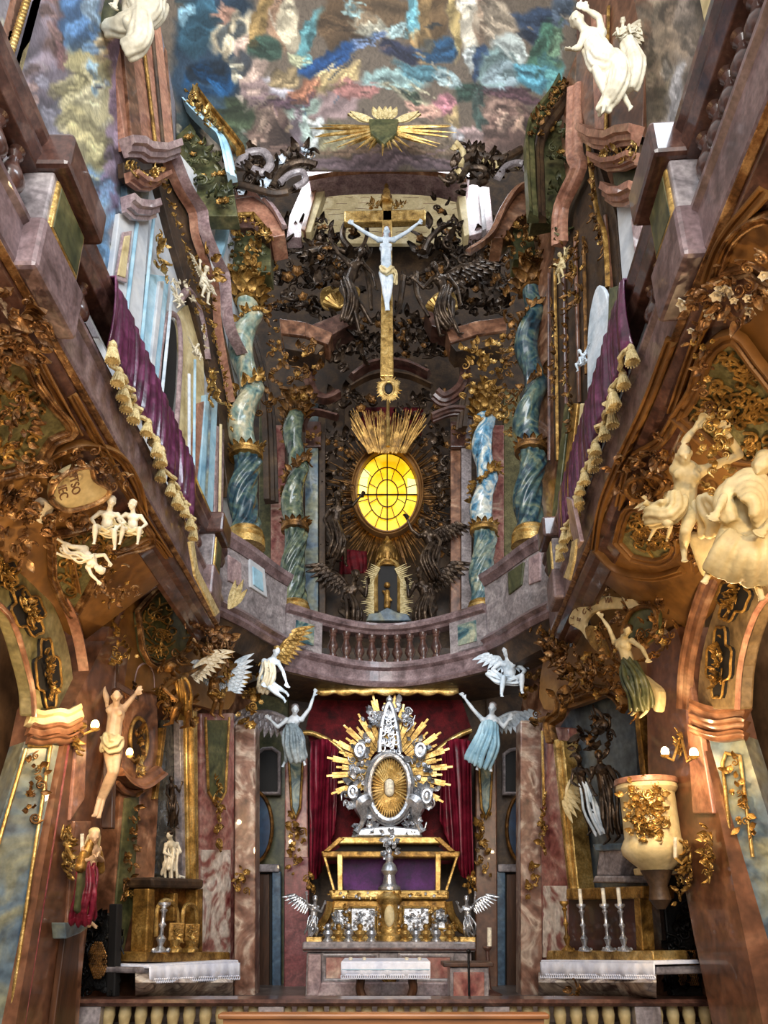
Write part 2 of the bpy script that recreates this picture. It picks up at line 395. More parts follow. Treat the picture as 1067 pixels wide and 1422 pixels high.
def acanthus_ring(mb, c, ax, R, h, n, flare=.5, rnd=None):
    ax = Vector(ax).normalized(); e1 = ax.orthogonal().normalized(); e2 = ax.cross(e1)
    for i in range(n):
        a = 2 * PI * i / n; d = e1 * math.cos(a) + e2 * math.sin(a)
        leaf(mb, Vector(c) + d * R, ax + d * flare, d, h, h * .34, .75)
def capital(parent, c, ax, R, h, mA):
    """composite capital: bell, two rows of acanthus, four corner scrolls, abacus"""
    ax = Vector(ax).normalized(); c = Vector(c); e1 = Vector((1, 0, 0)); e1 = (e1 - ax * e1.dot(ax)).normalized(); e2 = ax.cross(e1)
    mb = MB(); mb.lathe([(R * .92, 0), (R * 1.05, h * .04), (R * .95, h * .1), (R * .95, h * .5), (R * 1.15, h * .8), (R * 1.3, h * .86)], c, 16, ax)
    acanthus_ring(mb, c + ax * h * .08, ax, R * .98, h * .45, 10, .35); acanthus_ring(mb, c + ax * h * .34, ax, R * 1.0, h * .45, 9, .5)
    for i in range(4):
        a = PI / 4 + PI / 2 * i; d = e1 * math.cos(a) + e2 * math.sin(a)
        scroll(mb, c + d * R * 1.42 + ax * h * .72, d, ax, h * .17, h * .045, 1.5, PI / 2, -1)
        rosette(mb, c + (e1 * math.cos(a + PI / 4) + e2 * math.sin(a + PI / 4)) * R * 1.25 + ax * h * .78, e1 * math.cos(a + PI / 4) + e2 * math.sin(a + PI / 4), h * .12)
    q = [c + ax * h * .86 + (e1 * x + e2 * y) * R for x, y in ((-1.5, -1.5), (-.8, -1.3), (0, -1.22), (.8, -1.3), (1.5, -1.5), (1.3, -.8), (1.22, 0), (1.3, .8), (1.5, 1.5), (.8, 1.3), (0, 1.22), (-.8, 1.3), (-1.5, 1.5), (-1.3, .8), (-1.22, 0), (-1.3, -.8))]
    mb.prism(q, ax * h * .12)
    return mb.build('capital', mA, parent, angle=50)
# ------------------------------------------------------------------ figures: one continuous body from tapered limbs
def statue(name, label, cat, J, k, mats, look=(0, -1, 0), robe=None, wings=None, hair='short', vox=.015, group=None, chubby=1.0, head=1.0, female=False, beard=False, parent=None, sash=None, soft=None):
    """J: joints in the room, k: height / 1.75; robe: list of (points, widths, folds, radius); wings: list of (root, tip direction, droop direction, length)"""
    root = parent if parent is not None else thing(name, label, cat, group)
    g = chubby * k; b = MB(); look = Vector(look).normalized()
    hd, nk, ch, pv = J['head'], J['neck'], J['chest'], J['pelvis']
    shl, shr = J['shl'], J['shr']; across = (shr - shl)
    across = across.normalized() if across.length > 1e-3 else Vector((1, 0, 0)); upv = (nk - pv).normalized(); fw = across.cross(upv).normalized()
    if fw.dot(look) < -.2 and 'fw' not in J: fw = -fw
    hu = (hd - nk); hu = hu.normalized() if hu.length > 1e-3 else upv
    hu = (hu + upv * .4).normalized()
    lk = (look - hu * look.dot(hu)).normalized(); sd = lk.cross(hu).normalized(); R = Matrix((sd, lk, hu)).transposed(); s = k * head
    b.ell(hd + hu * .02 * s, (.078 * s, .098 * s, .115 * s), 14, 10, R)
    b.ell(hd + lk * .03 * s - hu * .055 * s, (.058 * s, .06 * s, .062 * s), 10, 8, R)          # jaw
    b.caps(hd + lk * .095 * s + hu * .02 * s, hd + lk * .115 * s - hu * .018 * s, .011 * s, .017 * s, 6)   # nose
    b.caps(hd + lk * .09 * s + hu * .034 * s - sd * .045 * s, hd + lk * .09 * s + hu * .034 * s + sd * .045 * s, .014 * s, .014 * s, 6)   # brow
    b.caps(hd + lk * .085 * s - hu * .052 * s - sd * .02 * s, hd + lk * .085 * s - hu * .052 * s + sd * .02 * s, .012 * s, .012 * s, 6)   # mouth
    for q in (-1, 1):
        b.ell(hd + sd * .08 * s * q + hu * .005 * s, (.014 * s, .024 * s, .034 * s), 6, 6, R)       # ear
        b.ell(hd + lk * .082 * s + sd * .034 * s * q + hu * .012 * s, .015 * s, 6, 5)                # eye
    if beard: b.ell(hd + lk * .07 * s - hu * .1 * s, (.05 * s, .04 * s, .07 * s), 8, 6, R)
    b.caps(nk - upv * .03 * k, hd - hu * .05 * s, .062 * g, .054 * g)
    # torso
    wsh = (shr - shl).length / 2
    Rt = Matrix((across, fw, upv)).transposed()
    mid = ch.lerp(pv, .55)
    b.ell(ch, (max(wsh * .78, .15 * g), .115 * g, .17 * k), 12, 8, Rt); b.ell(mid, (.125 * g, .095 * g, .17 * k), 12, 8, Rt)
    b.ell(pv, ((.165 if female else .15) * g, .115 * g, .12 * k), 12, 8, Rt); b.caps(ch, pv, .12 * g, .125 * g)
    if chubby > 1.1: b.ell(mid + fw * .04 * k - upv * .02 * k, .13 * g, 10, 8)
    b.caps(shl, shr, .06 * g, .06 * g); b.caps(ch, nk, .09 * g, .06 * g)
    for q in (-1, 1): b.ell(ch + across * .075 * g * q + fw * .085 * g, (.07 * g, .04 * g, .06 * g), 8, 6, Rt)
    for sfx in 'lr':
        sh, el, ha = J['sh' + sfx], J['el' + sfx], J['ha' + sfx]
        b.ell(sh, .07 * g, 8, 6); b.caps(sh, el, .056 * g, .042 * g); b.caps(el, el.lerp(ha, .4), .042 * g, .043 * g); b.caps(el.lerp(ha, .4), ha, .043 * g, .027 * g)
        fd = (ha - el).normalized(); sdv = fd.cross(look)
        if sdv.length < .2: sdv = fd.cross(upv)
        sdv.normalize(); nv = sdv.cross(fd).normalized()
        pm = ha + fd * .045 * k; Rh = Matrix((sdv, nv, fd)).transposed(); b.ell(pm, (.044 * g, .02 * g, .055 * g), 8, 6, Rh)
        for i, (o, l) in enumerate(((-.033, .062), (-.011, .078), (.011, .073), (.033, .055))):
            p0 = pm + sdv * o * g + fd * .045 * k; p1 = p0 + fd * l * .55 * k + sdv * o * .35 * g + nv * .008 * k; p2 = p1 + fd * l * .45 * k + nv * .028 * k
            b.caps(p0, p1, .0125 * g, .0115 * g, 6); b.caps(p1, p2, .0115 * g, .0095 * g, 6)
        p0 = ha + sdv * .035 * g + fd * .015 * k; p1 = p0 + sdv * .035 * g + fd * .04 * k; b.caps(p0, p1, .015 * g, .012 * g, 6); b.caps(p1, p1 + fd * .035 * k + nv * .01 * k, .012 * g, .01 * g, 6)
    if 'knl' in J:
        for q, sfx in ((-1, 'l'), (1, 'r')):
            hp = pv + across * .085 * g * q - upv * .04 * k; kn, an = J['kn' + sfx], J['an' + sfx]
            b.caps(hp, kn, .092 * g, .058 * g); b.caps(kn, kn.lerp(an, .35), .057 * g, .06 * g); b.caps(kn.lerp(an, .35), an, .06 * g, .034 * g); b.ell(hp, .1 * g, 8, 6)
            t = J.get('to' + sfx)
            if t is None: t = an + (fw * .8 + (an - kn).normalized() * .45).normalized() * .16 * k
            b.caps(an, t, .036 * g, .026 * g); b.ell(an - (t - an) * .22, .034 * g, 6, 5)
            td = (t - an).normalized(); ts = td.cross((an - kn).normalized())
            if ts.length > .1:
                ts.normalize()
                for i in range(5): b.caps(t + ts * (i - 2) * .014 * g, t + ts * (i - 2) * .017 * g + td * (.035 - abs(i - 1) * .004) * k, .012 * g, .009 * g, 6)
    b.build('body', mats[0], root, remesh=vox * k)
    mh = mats[2] if len(mats) > 2 else mats[0]
    if hair:
        h = MB(); h.ell(hd + hu * .045 * s - lk * .02 * s, (.087 * s, .098 * s, .1 * s), 12, 8, R); rnd = random.Random(5)
        for i in range(26):
            a = rnd.uniform(0, 2 * PI); t = rnd.uniform(.1, 1.25); d = (hu * math.cos(t) + (sd * math.cos(a) + lk * (math.sin(a) - .75) * .8) * math.sin(t)).normalized()
            h.ell(hd + hu * .03 * s - lk * .015 * s + d * .093 * s, .026 * s, 6, 5)
        if hair == 'long':
            for i in range(9):
                a = -1.2 + 2.4 * i / 8; d = (sd * math.sin(a) - lk * math.cos(a) * .8)
                h.caps(hd + d * .08 * s, hd + d * .1 * s - hu * .13 * s, .034 * s, .03 * s, 6); h.caps(hd + d * .1 * s - hu * .13 * s, hd + d * .11 * s - hu * .24 * s + across * rnd.uniform(-.03, .03) * s, .03 * s, .014 * s, 6)
        h.build('hair', mh, root, remesh=vox * k)
    if robe:
        c = MB(); rnd = random.Random(len(label))
        for pts, ws, folds, rad in robe:
            pts = crv([tuple(p) for p in pts], 5); n = len(pts); wv = np.interp(np.linspace(0, 1, n), np.linspace(0, 1, len(ws)), ws)
            for i in range(folds):
                q = (i + .5) / folds - .5; off = rnd.uniform(-.35, .35); pp = []; rr = []; wob = rnd.uniform(0, 6)
                for j in range(n):
                    p = Vector(pts[j]); t = Vector(pts[min(j + 1, n - 1)]) - Vector(pts[max(j - 1, 0)]); t.normalize(); sv = t.cross(look)
                    if sv.length < .2: sv = t.cross(upv)
                    sv.normalize(); nv = t.cross(sv).normalized()
                    if nv.dot(look) < 0: nv = -nv
                    pp.append(p + sv * (q * wv[j] * 2 + .012 * math.sin(j * .9 + wob)) + nv * (math.cos(q * PI) * wv[j] * .55 + (1.15 if i % 2 else -.35) * rad * k + off * rad * k * .4))
                    rr.append(rad * k * (.75 + .35 * (j / n)) * (1.0 if j not in (0, n - 1) else .55))
                c.tube(pp, rr, 7)
        c.build('robe', mats[1] if len(mats) > 1 else mats[0], root, remesh=vox * k)
    if wings:
        for p, tip, droop, L in wings: wing(root, p, tip, droop, L, mats[3] if len(mats) > 3 else mats[0])
    return root
def wing(root, p, tip, droop, L, m, name='wing'):
    w = MB(); p = Vector(p); tip = Vector(tip).normalized(); droop = Vector(droop); droop = (droop - tip * droop.dot(tip)).normalized(); n = tip.cross(droop)
    if n.y > 0: n = -n
    arm = [p, p + tip * L * .3 - droop * L * .06, p + tip * L * .62 - droop * L * .03, p + tip * L * .95 + droop * L * .15]
    w.tube(crv([tuple(a) for a in arm], 4), [.05 * L] * 4 + [.055 * L] * 4 + [.04 * L] * 4 + [.02 * L], 6)
    for row, (cnt, ln, wd, of) in enumerate(((9, .62, .075, 0), (9, .4, .07, .012), (8, .22, .06, .024))):
        for i in range(cnt):
            q = (i + .5) / cnt; c = p + tip * L * (.06 + .86 * q) - droop * L * .03 + n * of * L; d = droop + tip * (-.25 + 1.2 * q * q)
            leaf(w, c, d, n, L * ln * (.7 + .4 * q), L * wd, .12)
    return w.build(name, m, root, angle=60)
def joints(pl, **k):
    """joints traced in the photo: name=(px, py[, depth offset towards the viewer])"""
    return {n: pl(v[0], v[1], v[2] if len(v) > 2 else 0.0) for n, v in k.items()}
def putto(name, label, pl, px, py, size_px, pose, mats, wings=True, group=None, look=(0, -1, -.3), robe=True, cat='statue', flip=1):
    """a small child figure posed around its pelvis; pose = list of offsets (in body heights) of the joints, x to the right, y up, z to the viewer"""
    c = pl(px, py); H = (pl(px, py - size_px) - c).length; e1, e2 = basis(pl.n)
    if e1.x < 0: e1 = -e1
    if e2.z < 0: e2 = -e2
    def q(v): return c + e1 * v[0] * H * flip + e2 * v[1] * H + pl.n * (v[2] if len(v) > 2 else 0) * H
    J = {n: q(v) for n, v in pose.items()}
    if flip < 0:
        for a in ('sh', 'el', 'ha', 'kn', 'an'): J[a + 'l'], J[a + 'r'] = J[a + 'r'], J[a + 'l']
    k = H / 1.75
    rb = [([q((-.2, -.02, .08)), q((0, -.06, .12)), q((.22, -.0, .08)), q((.36, .12, 0))], [.07 * H, .09 * H, .08 * H, .05 * H], 6, .035)] if robe else None
    w = [(J['shl'].lerp(J['chest'], .4) - pl.n * .05 * H, -e1 * flip + e2 * .5, -e2, .5 * H), (J['shr'].lerp(J['chest'], .4) - pl.n * .05 * H, e1 * flip + e2 * .5, -e2, .5 * H)] if wings else None
    return statue(name, label, cat, J, k, mats, look, rb, w, 'short', .02, group, chubby=1.35, head=1.45)
FLY = dict(head=(-.1, .42, .12), neck=(-.07, .31, .06), chest=(-.05, .22, .03), pelvis=(0, 0, 0), shl=(-.19, .25, .03), shr=(.1, .27, .03), ell=(-.33, .2, .08), hal=(-.42, .32, .12), elr=(.22, .33, .08), har=(.3, .45, .1), knl=(-.1, -.2, .14), anl=(-.02, -.4, .02), knr=(.17, -.14, .1), anr=(.3, -.34, 0))
SIT = dict(head=(.04, .46, .12), neck=(.02, .34, .06), chest=(.01, .24, .03), pelvis=(0, 0, 0), shl=(-.13, .28, .02), shr=(.15, .28, .02), ell=(-.25, .14, .06), hal=(-.16, .02, .16), elr=(.28, .16, .06), har=(.2, .05, .16), knl=(-.15, -.02, .28), anl=(-.14, -.26, .24), knr=(.15, -.05, .28), anr=(.18, -.3, .2))
DIVE = dict(head=(-.3, -.22, .14), neck=(-.22, -.14, .08), chest=(-.16, -.09, .05), pelvis=(0, .05, 0), shl=(-.2, .02, .04), shr=(-.1, -.2, .04), ell=(-.36, .05, .1), hal=(-.46, -.08, .14), elr=(-.18, -.34, .1), har=(-.3, -.44, .12), knl=(.2, .12, .1), anl=(.38, .2, .02), knr=(.18, -.06, .08), anr=(.36, -.04, 0))
# ------------------------------------------------------------------ painting on plaster
def canvas(name, grid, xs, ys, strokes, material, base, seed, n_rand, palette, soft=.22, fx=None, thick=.12):
    """grid(px,py)->room point. strokes: (x, y, rx, ry, angle, rgb). The paint is a property of the plaster."""
    rs = np.random.RandomState(seed); X, Y = np.meshgrid(xs, ys); nx, ny = len(xs), len(ys)
    pts = [grid(float(x), float(y)) for y in ys for x in xs]; x = X.ravel(); y = Y.ravel()
    wx = x.copy(); wy = y.copy()
    for f, a in ((.018, 5), (.045, 3.5), (.11, 1.8), (.23, .8)):
        p = rs.rand(6) * 6; ang = rs.rand(2) * 6
        wx = wx + a * np.sin(f * (x * math.cos(ang[0]) + y * math.sin(ang[0])) * 2.1 + p[0] + np.sin(f * y * 1.7 + p[1]))
        wy = wy + a * np.sin(f * (y * math.cos(ang[1]) - x * math.sin(ang[1])) * 2.3 + p[2] + np.sin(f * x * 1.9 + p[3]))
    col = np.tile(np.array(base, float), (len(x), 1))
    rnd = []
    for i in range(n_rand):
        px, py = rs.uniform(xs[0], xs[-1]), rs.uniform(ys[0], ys[-1]); rnd.append((px, py, rs.uniform(3, 16), rs.uniform(1, 4.5), rs.uniform(0, PI), palette[rs.randint(len(palette))] if i % 3 else np.array(palette[rs.randint(len(palette))]) * .45, .7))
    allS = [s + (1.0,) for s in strokes] + rnd
    def put(sx, sy, rx, ry, a, c, alpha):
        dx, dy = wx - sx, wy - sy; u = (dx * math.cos(a) + dy * math.sin(a)) / rx; v = (-dx * math.sin(a) + dy * math.cos(a)) / ry
        d = np.sqrt(u * u + v * v); m = np.clip((1.0 - d) / soft, 0, 1) * alpha
        cc = np.array(c, float); shade = 1 + .16 * np.sin(v * 7 + u * 2.0)
        col[:] = col * (1 - m[:, None]) + (cc[None, :] * shade[:, None]) * m[:, None]
    for s in allS: put(*s)
    for s in strokes:
        if rs.rand() < .9:
            for q in range(6):
                t = rs.uniform(-.6, .6); put(s[0] + s[2] * t * math.cos(s[4]), s[1] + s[3] * rs.uniform(-.7, .7), max(s[2] * .5, 5), max(s[3] * .16, 1.6), s[4] + rs.uniform(-.5, .5), np.array(s[5]) * rs.choice([.6, .75, 1.25, 1.4]), .7)
    g_ = col.mean(axis=1, keepdims=True); col = np.clip(g_ + (col - g_) * .78, 0, 255) / 255.0; l = np.where(col <= .04045, col / 12.92, ((col + .055) / 1.055) ** 2.4)
    fs = [(j * nx + i, j * nx + i + 1, (j + 1) * nx + i + 1, (j + 1) * nx + i) for j in range(ny - 1) for i in range(nx - 1)]
    me = bpy.data.meshes.new(name); me.from_pydata([tuple(p) for p in pts], [], fs); me.update()
    at = me.color_attributes.new('paint', 'FLOAT_COLOR', 'POINT'); at.data.foreach_set('color', np.column_stack([l, np.ones(len(l))]).ravel().astype(np.float32))
    for p in me.polygons: p.use_smooth = True
    me.materials.append(material); o = bpy.data.objects.new(name, me); COL.objects.link(o)
    md = o.modifiers.new('thick', 'SOLIDIFY'); md.thickness = thick; md.offset = 0
    return o
def lettering(parent, rows, plane, size_px, material, off=.02):
    """rows: (text, px, py, angle degrees)"""
    vs, fs = [], []
    for t, px, py, ang in rows:
        cu = bpy.data.curves.new('inscription', 'FONT'); cu.body = t; p = plane(px, py, off); cu.size = (plane(px, py - size_px, off) - p).length * 1.4; cu.extrude = .004; cu.align_x = 'CENTER'
        o = bpy.data.objects.new('inscription', cu); COL.objects.link(o); bpy.context.view_layer.update()
        ex = (plane(px + 5, py, off) - p).normalized(); ez = plane.n; ey = ez.cross(ex).normalized(); ex = ey.cross(ez)
        T = Matrix.Translation(p) @ Matrix((ex, ey, ez)).transposed().to_4x4() @ Matrix.Rotation(math.radians(ang), 4, 'Z')
        me = bpy.data.meshes.new_from_object(o); n = len(vs); vs += [tuple(T @ v.co) for v in me.vertices]; fs += [tuple(i + n for i in q.vertices) for q in me.polygons]
        bpy.data.objects.remove(o); bpy.data.curves.remove(cu); bpy.data.meshes.remove(me)
    mb = MB(); mb.add(vs, fs); return mb.build('lettering', material, parent, smooth=False)
# ------------------------------------------------------------------ lamps and daylight
def area(name, loc, target, size, power, col, sy=None):
    l = bpy.data.lights.new(name, 'AREA'); l.shape = 'RECTANGLE'; l.size = size; l.size_y = sy or size; l.energy = power; l.color = col
    o = bpy.data.objects.new(name, l); COL.objects.link(o); o.location = loc
    o.rotation_euler = (Vector(target) - Vector(loc)).to_track_quat('-Z', 'Y').to_euler(); return o
def point(name, loc, power, col, r=.06):
    l = bpy.data.lights.new(name, 'POINT'); l.energy = power; l.color = col; l.shadow_soft_size = r
    o = bpy.data.objects.new(name, l); COL.objects.link(o); o.location = loc; return o
# ================================================================== SETTING: vault, upper walls, galleries
TR = [0]
def trim_name(): TR[0] += 1; return 'trim_%d' % TR[0]
def trim(pts, plane, thick, m, off=0.0, bevel=.012, back=None): return struct(slab(trim_name(), pts, plane, thick, M[m], None, bevel, off, back=back))
def trimline(pts, plane, w, h, m, shape=ROUND, closed=False, flip=False, off=0.0): return struct(molding(trim_name(), pts, plane, w, h, M[m], None, shape, closed, flip, off))
fl = MB(); fl.box((0, 3.0, -.05), (16, 24, .1)); struct(fl.build('floor', M['floorm'], smooth=False))
fl = MB(); fl.box((0, 11.0, .31), (6.4, 6.4, .62)); struct(fl.build('floor_chancel', M['floorm'], smooth=False))
# --- painted vault
def vault(px, py):
    q = (250 - py) / 250.0; s = (px - 535) / 290.0
    Y = 10.0 - 2.1 * q - 1.1 * s * s * (1 - .2 * q)
    return at_y(px, py, Y)
def at_y(px, py, Y): d = ray(px, py); return CAMP + d * (Y / d.y)
P0 = PI
ceil_strokes = [
 (290, 60, 60, 120, .1, (40, 62, 82)), (270, 30, 30, 50, .2, (44, 84, 104)), (290, 105, 34, 34, .6, (18, 72, 122)), (310, 160, 46, 34, .3, (62, 76, 52)), (275, 165, 26, 40, .9, (40, 60, 66)),
 (255, 12, 12, 20, .4, (120, 170, 190)), (318, 45, 24, 40, 1.3, (206, 188, 150)), (326, 92, 9, 26, .3, (214, 204, 170)), (300, 20, 14, 20, 1, (150, 110, 90)), (345, 95, 20, 50, .1, (178, 150, 132)),
 (362, 30, 14, 55, .1, (160, 128, 72)), (385, 30, 13, 50, 0, (170, 130, 98)), (402, 28, 15, 42, .1, (198, 184, 150)), (368, 70, 18, 26, .5, (56, 82, 68)), (382, 122, 26, 20, .2, (186, 182, 192)), (350, 130, 26, 24, .5, (140, 116, 112)),
 (425, 48, 12, 50, .55, (84, 146, 152)), (412, 82, 22, 14, .3, (168, 170, 130)), (390, 108, 26, 14, 2.7, (150, 128, 88)), (480, 32, 44, 44, 0, (92, 70, 46)), (540, 20, 60, 30, 0, (104, 82, 56)), (598, 20, 34, 60, 0, (112, 86, 54)), (590, 40, 16, 60, 0, (150, 118, 70)),
 (490, 18, 20, 7, .6, (130, 170, 172)), (575, 20, 10, 40, 2.8, (100, 170, 184)), (552, 40, 26, 10, 2.6, (140, 170, 170)), (512, 42, 34, 18, .2, (190, 186, 160)), (500, 60, 44, 10, 2.8, (96, 120, 160)), (450, 84, 50, 16, 2.7, (24, 66, 122)), (560, 70, 36, 18, .1, (46, 52, 78)), (605, 72, 34, 18, .1, (36, 84, 126)),
 (470, 108, 44, 16, 2.7, (186, 160, 104)), (418, 128, 36, 16, 2.6, (164, 104, 74)), (470, 138, 46, 24, 2.7, (150, 124, 122)), (420, 150, 40, 14, 2.7, (130, 150, 136)), (395, 145, 60, 8, 2.75, (84, 62, 72)), (500, 122, 30, 18, .2, (160, 104, 96)), (545, 112, 50, 14, .05, (128, 160, 156)), (590, 100, 44, 12, .2, (70, 120, 134)), (560, 128, 40, 10, .3, (176, 170, 136)),
 (655, 40, 16, 52, .04, (206, 196, 172)), (652, 84, 10, 18, .1, (190, 200, 196)), (635, 30, 7, 60, 0, (186, 160, 96)), (672, 30, 10, 50, .1, (150, 124, 100)), (690, 30, 30, 30, .6, (176, 158, 132)), (668, 90, 14, 26, .2, (40, 64, 96)), (652, 128, 26, 18, 0, (48, 74, 62)), (622, 112, 24, 12, .5, (150, 176, 178)), (616, 145, 24, 16, .6, (184, 116, 126)), (588, 150, 28, 14, .4, (200, 150, 128)), (570, 130, 16, 8, .3, (58, 76, 58)),
 (630, 160, 18, 16, 1.2, (160, 136, 90)), (700, 100, 40, 30, .2, (120, 152, 150)), (712, 72, 34, 22, .5, (170, 182, 176)), (745, 30, 34, 26, .2, (48, 66, 92)), (760, 70, 20, 50, .1, (66, 112, 90)), (772, 100, 16, 44, .1, (84, 150, 150)), (740, 105, 30, 20, 0, (74, 146, 168)), (780, 60, 12, 40, .1, (96, 130, 100)), (700, 112, 28, 26, 0, (150, 176, 184)), (780, 20, 20, 24, .3, (76, 92, 110)),
 (375, 190, 46, 40, .2, (98, 76, 66)), (352, 182, 7, 34, .5, (170, 142, 120)), (366, 186, 6, 36, .3, (160, 130, 112)), (395, 195, 8, 36, .1, (66, 48, 44)), (415, 180, 14, 40, .1, (104, 90, 96)), (325, 195, 16, 20, .6, (64, 74, 60)), (705, 178, 50, 44, -.2, (112, 84, 74)), (700, 165, 26, 24, 0, (164, 130, 112)), (700, 165, 18, 17, 0, (110, 82, 72)), (700, 165, 11, 10, 0, (180, 148, 126)), (726, 168, 6, 34, -.4, (170, 136, 112)), (740, 172, 5, 30, -.5, (80, 58, 52)), (710, 132, 50, 10, .1, (90, 62, 68)), (672, 150, 10, 40, 0, (70, 92, 84)),
 (480, 190, 60, 24, 0, (132, 128, 96)), (595, 188, 60, 22, 0, (120, 104, 84)), (540, 205, 110, 9, 0, (132, 106, 84)), (535, 226, 130, 14, 0, (118, 98, 104)), (440, 185, 9, 34, .35, (196, 204, 200)), (640, 190, 12, 24, -.6, (172, 176, 180)), (425, 175, 10, 24, .2, (150, 170, 160)), (655, 190, 26, 20, .3, (150, 124, 120)),
]
ceil_pal = [(150, 128, 96), (96, 120, 128), (176, 160, 128), (70, 60, 52), (120, 96, 90), (60, 96, 120), (140, 150, 134), (190, 176, 150)]
cv = canvas('ceiling', vault, np.linspace(180, 880, 260), np.linspace(-150, 238, 150), ceil_strokes, painted('vault_fresco'), (112, 98, 82), 3, 90, ceil_pal)
struct(cv)
# --- upper wall, crucifix side: fresco
def lu(px, py): return LU(px, py)
wl_strokes = [(60, 200, 60, 260, .2, (134, 122, 136)), (62, 30, 22, 60, .25, (128, 98, 92)), (72, 60, 10, 50, .1, (110, 78, 78)), (105, 30, 34, 60, -.1, (74, 118, 170)), (100, 55, 20, 30, 0, (92, 138, 184)), (118, 20, 12, 30, .3, (140, 170, 196)), (105, 130, 52, 80, .1, (176, 164, 112)), (110, 160, 46, 70, -.1, (186, 176, 130)), (90, 110, 30, 26, .5, (160, 150, 104)), (122, 118, 18, 44, -.25, (214, 204, 158)), (121, 110, 9, 30, -.25, (150, 186, 206)), (135, 50, 16, 40, .2, (190, 166, 120)), (152, 90, 12, 80, -.15, (146, 112, 140)), (160, 160, 14, 60, -.15, (156, 126, 150)), (60, 170, 26, 80, .1, (122, 120, 132)), (125, 235, 20, 60, .1, (176, 168, 118)), (65, 225, 26, 26, .2, (160, 130, 128)), (100, 280, 46, 60, .2, (118, 160, 200)), (130, 300, 26, 70, .1, (104, 148, 190)), (85, 260, 12, 40, .5, (170, 196, 216)), (140, 270, 22, 40, .2, (132, 116, 150)), (150, 215, 18, 50, 0, (150, 130, 152)), (118, 330, 26, 60, .2, (140, 176, 206)), (135, 380, 26, 60, .1, (90, 140, 186)), (170, 260, 18, 60, -.1, (128, 140, 158)), (30, 130, 20, 60, .3, (150, 120, 110))]
struct(canvas('wall_left', lu, np.linspace(-40, 240, 130), np.linspace(-120, 470, 150), wl_strokes, painted('side_fresco'), (138, 132, 140), 5, 50, [(170, 160, 130), (120, 140, 170), (150, 126, 146), (190, 186, 160)]))
wr_strokes = [(930, 100, 60, 200, .1, (122, 104, 84)), (910, 60, 14, 90, .1, (150, 132, 108)), (940, 30, 14, 90, .05, (110, 92, 74)), (962, 60, 14, 90, -.1, (140, 124, 110)), (930, 150, 14, 80, .1, (150, 140, 128)), (950, 140, 12, 70, .05, (150, 148, 150)), (900, 180, 10, 80, .1, (128, 116, 84)), (915, 110, 26, 70, .15, (134, 120, 94)), (910, 235, 18, 60, .1, (130, 122, 116)), (985, 20, 16, 60, 0, (104, 90, 76)), (900, 30, 16, 40, .2, (104, 72, 50))]
struct(canvas('wall_right', lambda a, b: RU(a, b), np.linspace(860, 1120, 110), np.linspace(-120, 420, 130), wr_strokes, painted('side_fresco_b'), (126, 112, 94), 8, 40, [(150, 136, 112), (110, 94, 78), (140, 134, 128)]))
# window surround high in the fresco wall, both sides
trim([(20, -30), (50, -30), (7, 118), (-16, 118)], LU, .1, 'rose', .06); trim([(44, 0), (66, -30), (20, 145), (4, 145)], LU, .03, 'cream', .06)
trim([(58, 0), (70, -20), (34, 162), (18, 162)], LU, .05, 'lilac', .04)
bd = MB()
for i in range(26):
    q = i / 25; bd.ell(LU(38 - 38 * q, -2 + 122 * q, .15), .035, 8, 6)
struct(bd.build(trim_name(), M['gold']))
trim([(966, -30), (982, -30), (1010, 60), (985, 68)], RU, .1, 'cream', .1); trim([(982, -30), (1006, -30), (1026, 60), (1004, 62)], RU, .1, 'gold', .08)
# --- upper walls bending towards the chancel
LU2 = thru((-3.5, 6.8), (-2.5, 10.2), 1); RU2 = thru((3.35, 6.8), (2.55, 10.2), -1)
wb = slab('wall_left_bend', [(170, 212), (250, 214), (345, 330), (345, 800), (230, 800), (150, 520), (150, 300)], LU2, .2, M['pale'], bevel=0); struct(wb)
wb = slab('wall_right_bend', [(885, -60), (745, 120), (735, 420), (735, 800), (820, 800), (900, 520)], RU2, .2, M['brown'], bevel=0); struct(wb)
struct(slab('wall_left_pier', [(150, -60), (222, -60), (243, 215), (170, 225)], LU2, .2, M['brown'], bevel=0, off=-.1))
# pier with rose shaft, its stepped cornice and the white pilaster below: crucifix side
trim([(140, -40), (215, -40), (243, 208), (176, 208)], LU2, .3, 'rose', .25)
trim([(168, 30), (180, 30), (199, 200), (184, 200)], LU2, .06, 'brown', .3); trimline([(196, 40), (206, 120), (216, 205)], LU2, .07, .06, 'olgold', off=.27)
trimline([(160, -20), (192, 200)], LU2, .05, .05, 'olgold', off=.27); trimline([(205, -20), (226, 200)], LU2, .08, .06, 'umber', off=.26)
trimline([(118, -20), (150, 90), (176, 204)], LU2, .14, .12, 'lilac', off=.1)
for i, (ys, h, m, of) in enumerate(((207, .2, 'lilac', .30), (250, .12, 'rose', .26), (290, .2, 'lilac', .2))):
    y = ys; pth = [(168, y), (186, y + 1), (196, y + 8), (218, y + 9), (238, y + 2)] if i == 0 else ([(173, y - 2), (186, y + 8), (200, y + 10), (222, y - 2)] if i == 1 else [(168, y - 5), (178, y + 4), (196, y + 6), (208, y + 2)])
    trimline(pth, LU2, h, .22, m, STEP, flip=True, off=of)
trim([(172, 225), (186, 228), (200, 236), (222, 232), (222, 248), (200, 262), (186, 258), (173, 246)], LU2, .1, 'umber', .26)
carving('gilded_frieze', 'gilded leaf frieze in the cornice above the white pilaster beside the blue fresco', 'ornament', [[(176, 232), (200, 246), (222, 238)]], LU2, .07, .13, .9, M['gold'], M['gold'], off=.4)
trim([(176, 256), (208, 262), (206, 284), (176, 280)], LU2, .1, 'bluegreen', .16)
